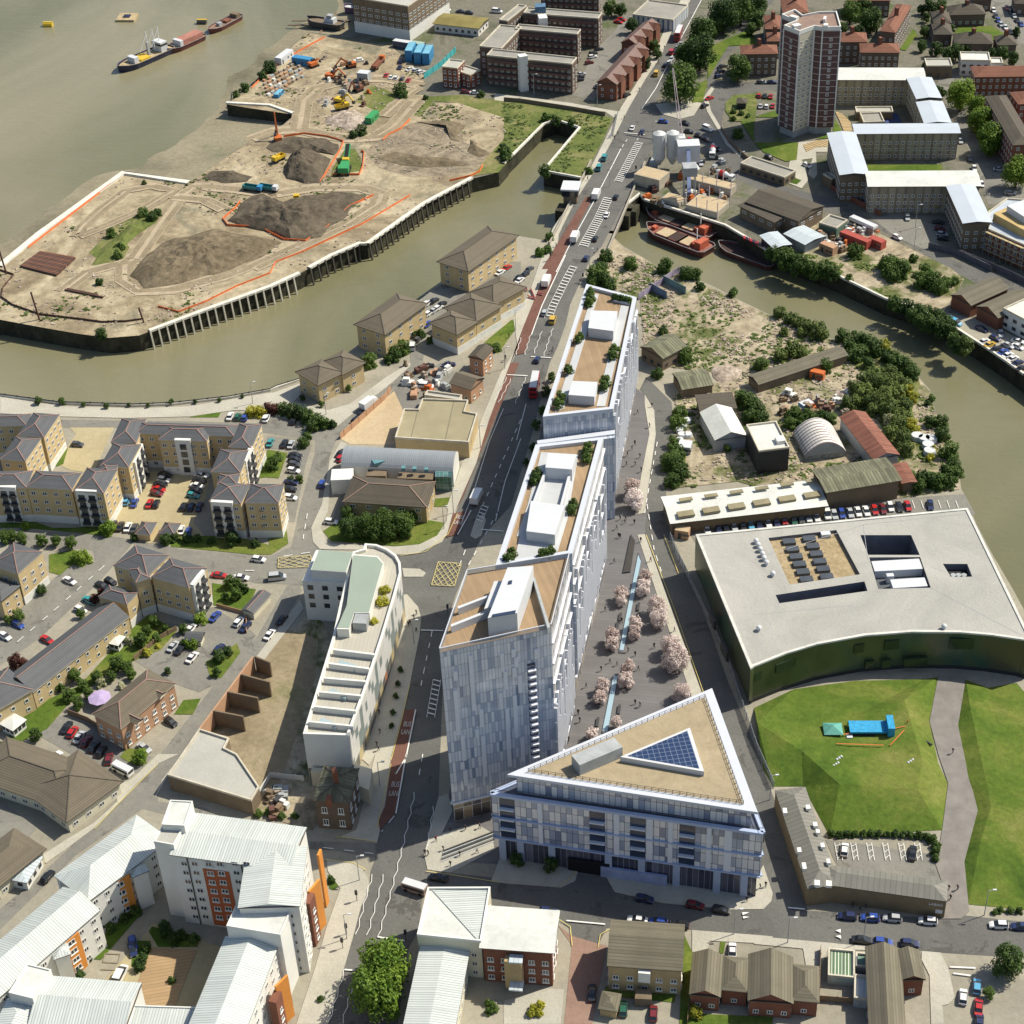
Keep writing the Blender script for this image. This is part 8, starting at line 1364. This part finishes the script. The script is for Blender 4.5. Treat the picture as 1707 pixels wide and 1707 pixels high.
bx(t,'counter',(-4.6,-2.2,0,4.5,-1.4,1.2),m_dkf);bx(t,'white_box',(-5.8,-3,0,-4.4,-1.8,1.6),m_box)
t=loc_thing('gazebo','small green pyramid tent on the lawn left of the blue stall','tent','43','495,1460',20,0,.8);
for x in(-2.1,2.1):
 for y in(-1.9,1.9):bx(t,'leg',(x-.08,y-.08,0,x+.08,y+.08,2.2),m_dkf)
f=MB();c4=[(-2.3,-2.1,2.2),(2.3,-2.1,2.2),(2.3,2.1,2.2),(-2.3,2.1,2.2)]
for i in range(4):f.face([c4[i],c4[(i+1)%4],(0,0,3.4)])
f.build('canopy',M('canopy_green',(.10,.32,.26),.7),t)
t=loc_thing('sculpture_mast','dark leaning mast with orange tape guys on the lawn','mast','43','965,1420',20,14,.8);f=MB();f.bar((0,0,.2),(8,0,.6),.4);f.build('beam',m_dkf,t);f=MB();f.bar((0,0,0),(0,0,3),.2);f.build('post',m_exc,t)
mark('orange_tape',m_exc,lambda mb:[strip(mb,P('43',s),.25,2.9)for s in('540,1460 640,1445','820,1430 960,1405','950,1430 860,1525','520,1515 820,1525')])
for s in('520,1650','970,1670','500,1690'):
 for j in range(3):t=loc_thing('garden_ball','small white ball ornament set on the dance centre lawn','ornament','43','%f,%f'%(float(s.split(',')[0])+j*14,float(s.split(',')[1])-j*9),9,0,2.6,'white balls on the lawn');f=MB();f.tube((0,0,0),(0,0,.25),.1);f.build('stem',m_dkf,t);dome(t,Vector((0,0,-.6)),.35,'ball')
# ---------------------------------------------------------------- street furniture
def lamp(t_,s,h=8.0,label='',double=False):
 g=G(*P(t_,s)[0]);t=thing('street_lamp',label,'street lamp',(g.x,g.y,.1));f=MB();f.tube((g.x,g.y,.1),(g.x,g.y,h),.12,.07,8);f.build('pole',BR['gy'],t);f=MB();f.bar((g.x,g.y,h),(g.x+1.2,g.y,h+.2),.1);f.build('arm',BR['gy'],t);f=MB();f.box(g.x+.9,g.y-.18,h+.1,g.x+1.7,g.y+.18,h+.3);f.build('lantern',m_box,t)
for t_,s,lb in(('44','1455,1020','by the lawn hedge'),('44','212,1195','on the house side of the bottom street, left'),('44','690,1190','behind the parked cars of the bottom street'),('44','100,290','at the dark road beside the lettered building'),('24','680,800','on the corner beside the white orange block'),('24','810,205','beside the corner pub'),('24','600,1170','at the crossing below the orange panels'),('23','1025,885','on the pavement under the white apartments'),('23','1275,60','at the end of the tree clump'),('22','1445,1240','beside the flat sandy warehouse'),('22','1600,740','above the bus lane'),('22','470,1030','near the first creekside flats'),('32','75,500','on the main road pavement'),('32','540,110','at the lower end of the bridge'),('31','670,1180','in the middle of the bridge approach'),('31','940,905','left of the concrete works'),('31','1490,1100','on the slip road'),('31','590,670','beside the gabled terrace'),('31','190,600','below the dark brick gallery block'),('41','1010,1590','on the east bank road'),('41','1020,1440','in the front car park of the white blocks'),('34','1455,1140','opposite the triangular building'),('23','1215,160','at the kerb beside the bus lane lettering'),('12','1600,960','at the end of the riverside walk')):lamp(t_,s,8 if t_[1]!='1' else 9,'slim grey street lamp '+lb)
for k,(t_,s)in enumerate((('24','665,930'),('24','600,1140'),('24','575,1230'),('23','1240,700'),('32','500,190'),('31','835,1100'),('31','295,1650'),('24','975,1180'))):
 g=G(*P(t_,s)[0]);t=thing('traffic_light','black traffic signal head on a post, %s along the road from the bottom'%WORD[k],'traffic light',(g.x,g.y,.1));f=MB();f.tube((g.x,g.y,0),(g.x,g.y,3.2),.08,n=6);f.build('post',m_dkf,t);f=MB();f.box(g.x-.3,g.y-.2,2.2,g.x+.3,g.y+.2,3.5);f.build('signal_head',m_dkf,t)
for k,s in enumerate(('1270,185 1300,200','1240,270 1275,280','1180,290 1230,305','1150,240 1180,250','1200,240 1225,300')):
 s=s.replace('1270','185').replace('1300','215')if False else s;a_,b_=P('32',' '.join('%d,%d'%(int(q.split(',')[0])-1030,int(q.split(',')[1]))for q in s.split()));ga,gb=G(*a_),G(*b_);t=thing('road_barrier','red and white roadworks barrier beside the stopped lorry, %s of the group'%WORD[k],'barrier',ga,'roadworks barriers')
 for z,m in((.3,paint('r')),(.7,m_box),(1.0,paint('r'))):f=MB();f.bar(ga+Vector((0,0,z)),gb+Vector((0,0,z)),.15,.25);f.build('rail',m,t)
t=loc_thing('parasol','open lilac parasol in the back garden of the gabled flats','parasol','13','635,1250',10,0);f=MB();f.tube((0,0,0),(0,0,2.4),.06);f.build('pole',m_dkf,t);f=MB();f.tube((0,0,2.2),(0,0,2.9),3.0,.05,8);f.build('canopy',M('lilac',(.40,.32,.50),.8),t)
for k,(s,dx,dy,m)in enumerate((('840,1195',4,18,'b'),('838,1235',4,18,'n'),('762,1395',8,-16,'w'))):p=P('14',s)[0];car(p[0],p[1],dx,dy,m,'van' if k==2 else 'car',('bright blue hatchback, upper in the orange courtyard','navy hatchback, lower in the orange courtyard','white and blue van in the orange courtyard')[k])
mark('courtyard_pattern',M('paving_line',(.22,.19,.12),.9),lambda mb:[strip(mb,P('14',s),.25,.2)for s in('1000,1270 1130,1270 1130,1340 1010,1400 960,1500','960,1280 1180,1290 1160,1380 1060,1390','900,1420 1000,1420 1000,1560','940,1470 1060,1480 1050,1570','665,1260 760,1265 745,1320 650,1315 665,1260','635,1360 735,1365 700,1430 610,1425','1180,1300 1040,1330')])
# ---------------------------------------------------------------- people
def person_mesh(seed,top,legs):
 me=bpy.data.meshes.new('p');st=.28
 v=[(0,0,.95),(0,0,1.2),(0,0,1.45),(0,0,1.55),(0.02,0,1.70),(st*.5,.1,.5),(st,.1,.05),(st+.14,.1,.03),(-st*.4,-.1,.5),(-st,-.1,.08),(-st+.14,-.1,.03),(0,.2,1.42),(-.1,.25,1.12),(.08,.26,.88),(0,-.2,1.42),(.12,-.25,1.14),(.26,-.24,.95),(0,.1,.92),(0,-.1,.92)]
 e=[(0,1),(1,2),(2,3),(3,4),(0,17),(17,5),(5,6),(6,7),(0,18),(18,8),(8,9),(9,10),(2,11),(11,12),(12,13),(2,14),(14,15),(15,16)]
 me.from_pydata(v,e,[]);o=bpy.data.objects.new('p',me);link(o);md=o.modifiers.new('s','SKIN');sk=me.skin_vertices[0].data
 for i,r in enumerate((.17,.18,.19,.07,.13,.085,.06,.05,.085,.06,.05,.08,.055,.045,.08,.055,.045,.11,.11)):sk[i].radius=(r*.8,r)
 sk[0].use_root=True;o.modifiers.new('u','SUBSURF').levels=1;bpy.context.view_layer.update();m=bpy.data.meshes.new_from_object(o.evaluated_get(bpy.context.evaluated_depsgraph_get()));bpy.data.objects.remove(o)
 m.materials.clear()
 for q in(M('skin',(.35,.22,.16),.7,fine=0),top,legs,M('hair',(.03,.022,.016),.8,fine=0)):m.materials.append(q)
 for p in m.polygons:z=p.center.z;p.material_index=3 if z>1.72 else 0 if z>1.53 or(z<.95 and abs(p.center.y)>.21)else 1 if z>.93 else 2
 return m
PM=[person_mesh(i,M('top%d'%i,c1,.9,fine=0),M('legs%d'%i,c2,.9,fine=0))for i,(c1,c2)in enumerate((((.03,.03,.035),(.02,.02,.025)),((.06,.06,.08),(.03,.035,.06)),((.30,.03,.03),(.03,.03,.03)),((.5,.5,.48),(.04,.05,.08))))]
rp=random.Random(9)
def people(t_,s,label,group,kinds=(0,0,1,0),z=.2):
 for q in s.split():
  g=G(*P(t_,q)[0],z);o=bpy.data.objects.new('person',PM[rp.choice(kinds)]);link(o);o.location=g;o.rotation_euler=(0,0,rp.random()*6.28);tag(o,label,'person',group);k=rp.uniform(.98,1.12);o.scale=(k,)*3
people('33','735,100 770,100 765,122 825,125 712,160 725,210 735,216 697,370 865,240','person in dark clothes walking on the narrow upper plaza','people on the upper plaza');people('33','745,750 950,910 830,960 785,935 615,1055 715,1020 850,1050 670,1005 480,1075 520,1160','person in dark clothes walking between the two plaza pools','people between the pools');people('33','830,1265 860,1282 470,1330 480,1380 410,1500 400,1512 640,675 1078,808','person in dark clothes on the lower plaza among the blossom trees','people on the lower plaza')
people('33','928,365','person in red walking on the pale footpath beside the plaza',None,(2,));people('32','810,1250 828,1220 860,1300 780,1290 775,1350 830,1350 868,1390 845,1020','person in dark clothes near the rear block on the plaza','people by the rear block');people('32','935,980 920,1110','person walking on the curved pale path','people on the curved path');people('24','1255,490 1350,480 1440,470 1455,390','person in dark clothes in front of the tall glass block','people by the tall block');people('24','1165,550','person in red at the plaza corner by the kerb',None,(2,))
people('24','1210,610 1255,705 1315,645 1115,640 1095,635','person standing near the plaza steps','people near the steps');people('24','1425,625','person in a white top below the steps',None,(3,));people('34','1620,850 1655,840 1535,930','person on the corner pavement of the triangular building','people at the corner');people('44','1230,860 1285,860 1240,920','person at the foot of the tarmac path','people at the path foot');people('44','625,965 670,990 705,975','person walking along the lettered wall','people by the lettered wall')
people('23','1040,700 1025,730 990,770 1040,810 1000,760','person waiting on the pavement by the curved white apartments','people at the bus stop');people('23','805,1330 810,1450 790,1530 800,1560 750,1400','person on the pale pavement beside the white apartments','people on the pale pavement');people('43','1255,1575','person in dark clothes walking alone on the tarmac path',None,z=.4);people('31','760,750 690,870 720,850 700,880 1015,310 975,400 855,575 530,1140 330,1560 590,1590 790,1190','small figure on the bridge road pavements','people on the bridge road');people('22','1600,690 1625,540 1300,1200','person on the pavement beside the bus lane','people by the bus lane');people('32','10,680 305,640 310,620','person at the crossing beside the roadworks','people at the crossing');people('14','1385,270','person by the flat roofed brick building',None)
# ---------------------------------------------------------------- loose stuff on open ground
def inside(p,poly):
 c=False;j=len(poly)-1
 for i in range(len(poly)):
  a,b_=poly[i],poly[j]
  if(a.y>p.y)!=(b_.y>p.y)and p.x<(b_.x-a.x)*(p.y-a.y)/(b_.y-a.y)+a.x:c=not c
  j=i
 return c
rw=random.Random(21)
def scatter(name,polys,n,fn,m,thr,label,z=.1,fq=.04):
 mb=MB()
 for pts in polys:
  w=GW(pts,0);x0,x1=min(p.x for p in w),max(p.x for p in w);y0,y1=min(p.y for p in w),max(p.y for p in w);k=0;t=0
  while k<n and t<n*12:
   t+=1;p=Vector((rw.uniform(x0,x1),rw.uniform(y0,y1),z))
   if noise.noise(p*fq)+noise.noise(p*fq*4)*.5<thr or not inside(p,w):continue
   k+=1;fn(mb,p)
 o=mb.build(name,m);stuff(o,label,name.replace('_',' '))
def tuft(mb,p):
 s=rw.uniform(.25,.75)
 for _ in range(4):a=rw.random()*6.28;d=Vector((cos(a),sin(a),0))*s;q=p+Vector((rw.uniform(-s,s),rw.uniform(-s,s),0));e=Vector((-d.y,d.x,0))*.7;h=Vector((0,0,s*rw.uniform(.3,.9)));mb.face([q-d-e*.4,q+d-e*.4+h*.3,q+d*.7+e+h,q-d*.7+e+h*.6])
def stone(mb,p):
 s=rw.uniform(.12,.5);T_=Matrix.Translation(p)@Matrix.Rotation(rw.random()*6.28,4,'Z')@Matrix.Rotation(rw.uniform(-.5,.5),4,'X');mb.box(-s,-s*rw.uniform(.4,1),-.1,s,s*rw.uniform(.4,1),s*rw.uniform(.4,1),0,T_)
W1=P('31','720,1530 760,1590 900,1660 1000,1707')+P('32','1060,145 1240,205 1480,325 1690,425')+P('42','130,430 480,570 480,640 0,800')+P('32','1500,780 1060,730 890,600 860,300 540,210 590,60');W2=P('32','1060,900 1500,780')+P('42','0,800 560,620 760,660 930,750 1050,850 1110,930 1150,1050 1210,1140 1250,1240 1280,1340 1290,1500 900,1560 350,1440 0,1480')+P('32','1480,1450 1010,1500 1100,1300 1100,1000');W3=P('42','1330,170 1200,370 1270,460 1050,352 830,280 540,138 140,0 100,-20');W4_=P('13','1440,1250 1707,920')+P('23','130,800 330,840 420,880 400,1100 210,1690')+P('14','1600,170 1500,0 1430,0');S1=P('21','350,215 650,270 880,300 1100,490 1050,560 1280,650 1620,760 1630,830 1480,990 1380,1110 1080,1270 730,1520 500,1590 360,1670')+P('12','1690,200 945,480 690,520 500,490 270,460 0,400')+PX('-50,510')+P('11','20,1700 260,1500 790,1120 1180,1170')+P('21','10,890 140,840 220,800 310,705 40,650 10,560');R1=P('31','0,650 440,705 680,750 600,900 490,1100 260,1070 470,812 330,770 250,800 0,1020')
scatter('weeds',(W1,W2),650,tuft,MATS['leaf_scrub'],-.05,'weeds growing through the broken concrete of the waste ground');scatter('weeds',(W3,),220,tuft,MATS['leaf_scrub'],.16,'thin weeds on the fenced yards')
scatter('rubble',(W1,W2),1500,stone,m_rub,0,'small rubble scattered over the waste ground',fq=.07);scatter('rubble',(S1,),2600,stone,m_rub,-.02,'loose stones and clods over the building site');scatter('weeds',(S1,),900,tuft,MATS['leaf_scrub'],.28,'sparse weeds on the building site');scatter('weeds',(R1,),350,tuft,MATS['leaf_scrub'],-.1,'long grass and weeds around the dock')
import bmesh
for root,L in OVER.items():
 bm=bmesh.new()
 for me,mx in L:
  k=len(bm.verts);bm.from_mesh(me);bm.verts.ensure_lookup_table()
  for v in bm.verts[k:]:v.co=mx@v.co
 me2=bpy.data.meshes.new('window');bm.to_mesh(me2);bm.free()
 for m in L[0][0].materials:me2.materials.append(m)
 o=bpy.data.objects.new('window',me2);link(o);o.parent=root;o['kind']='stuff'
for o in bpy.data.objects:
 if '_o' in o:del o['_o']
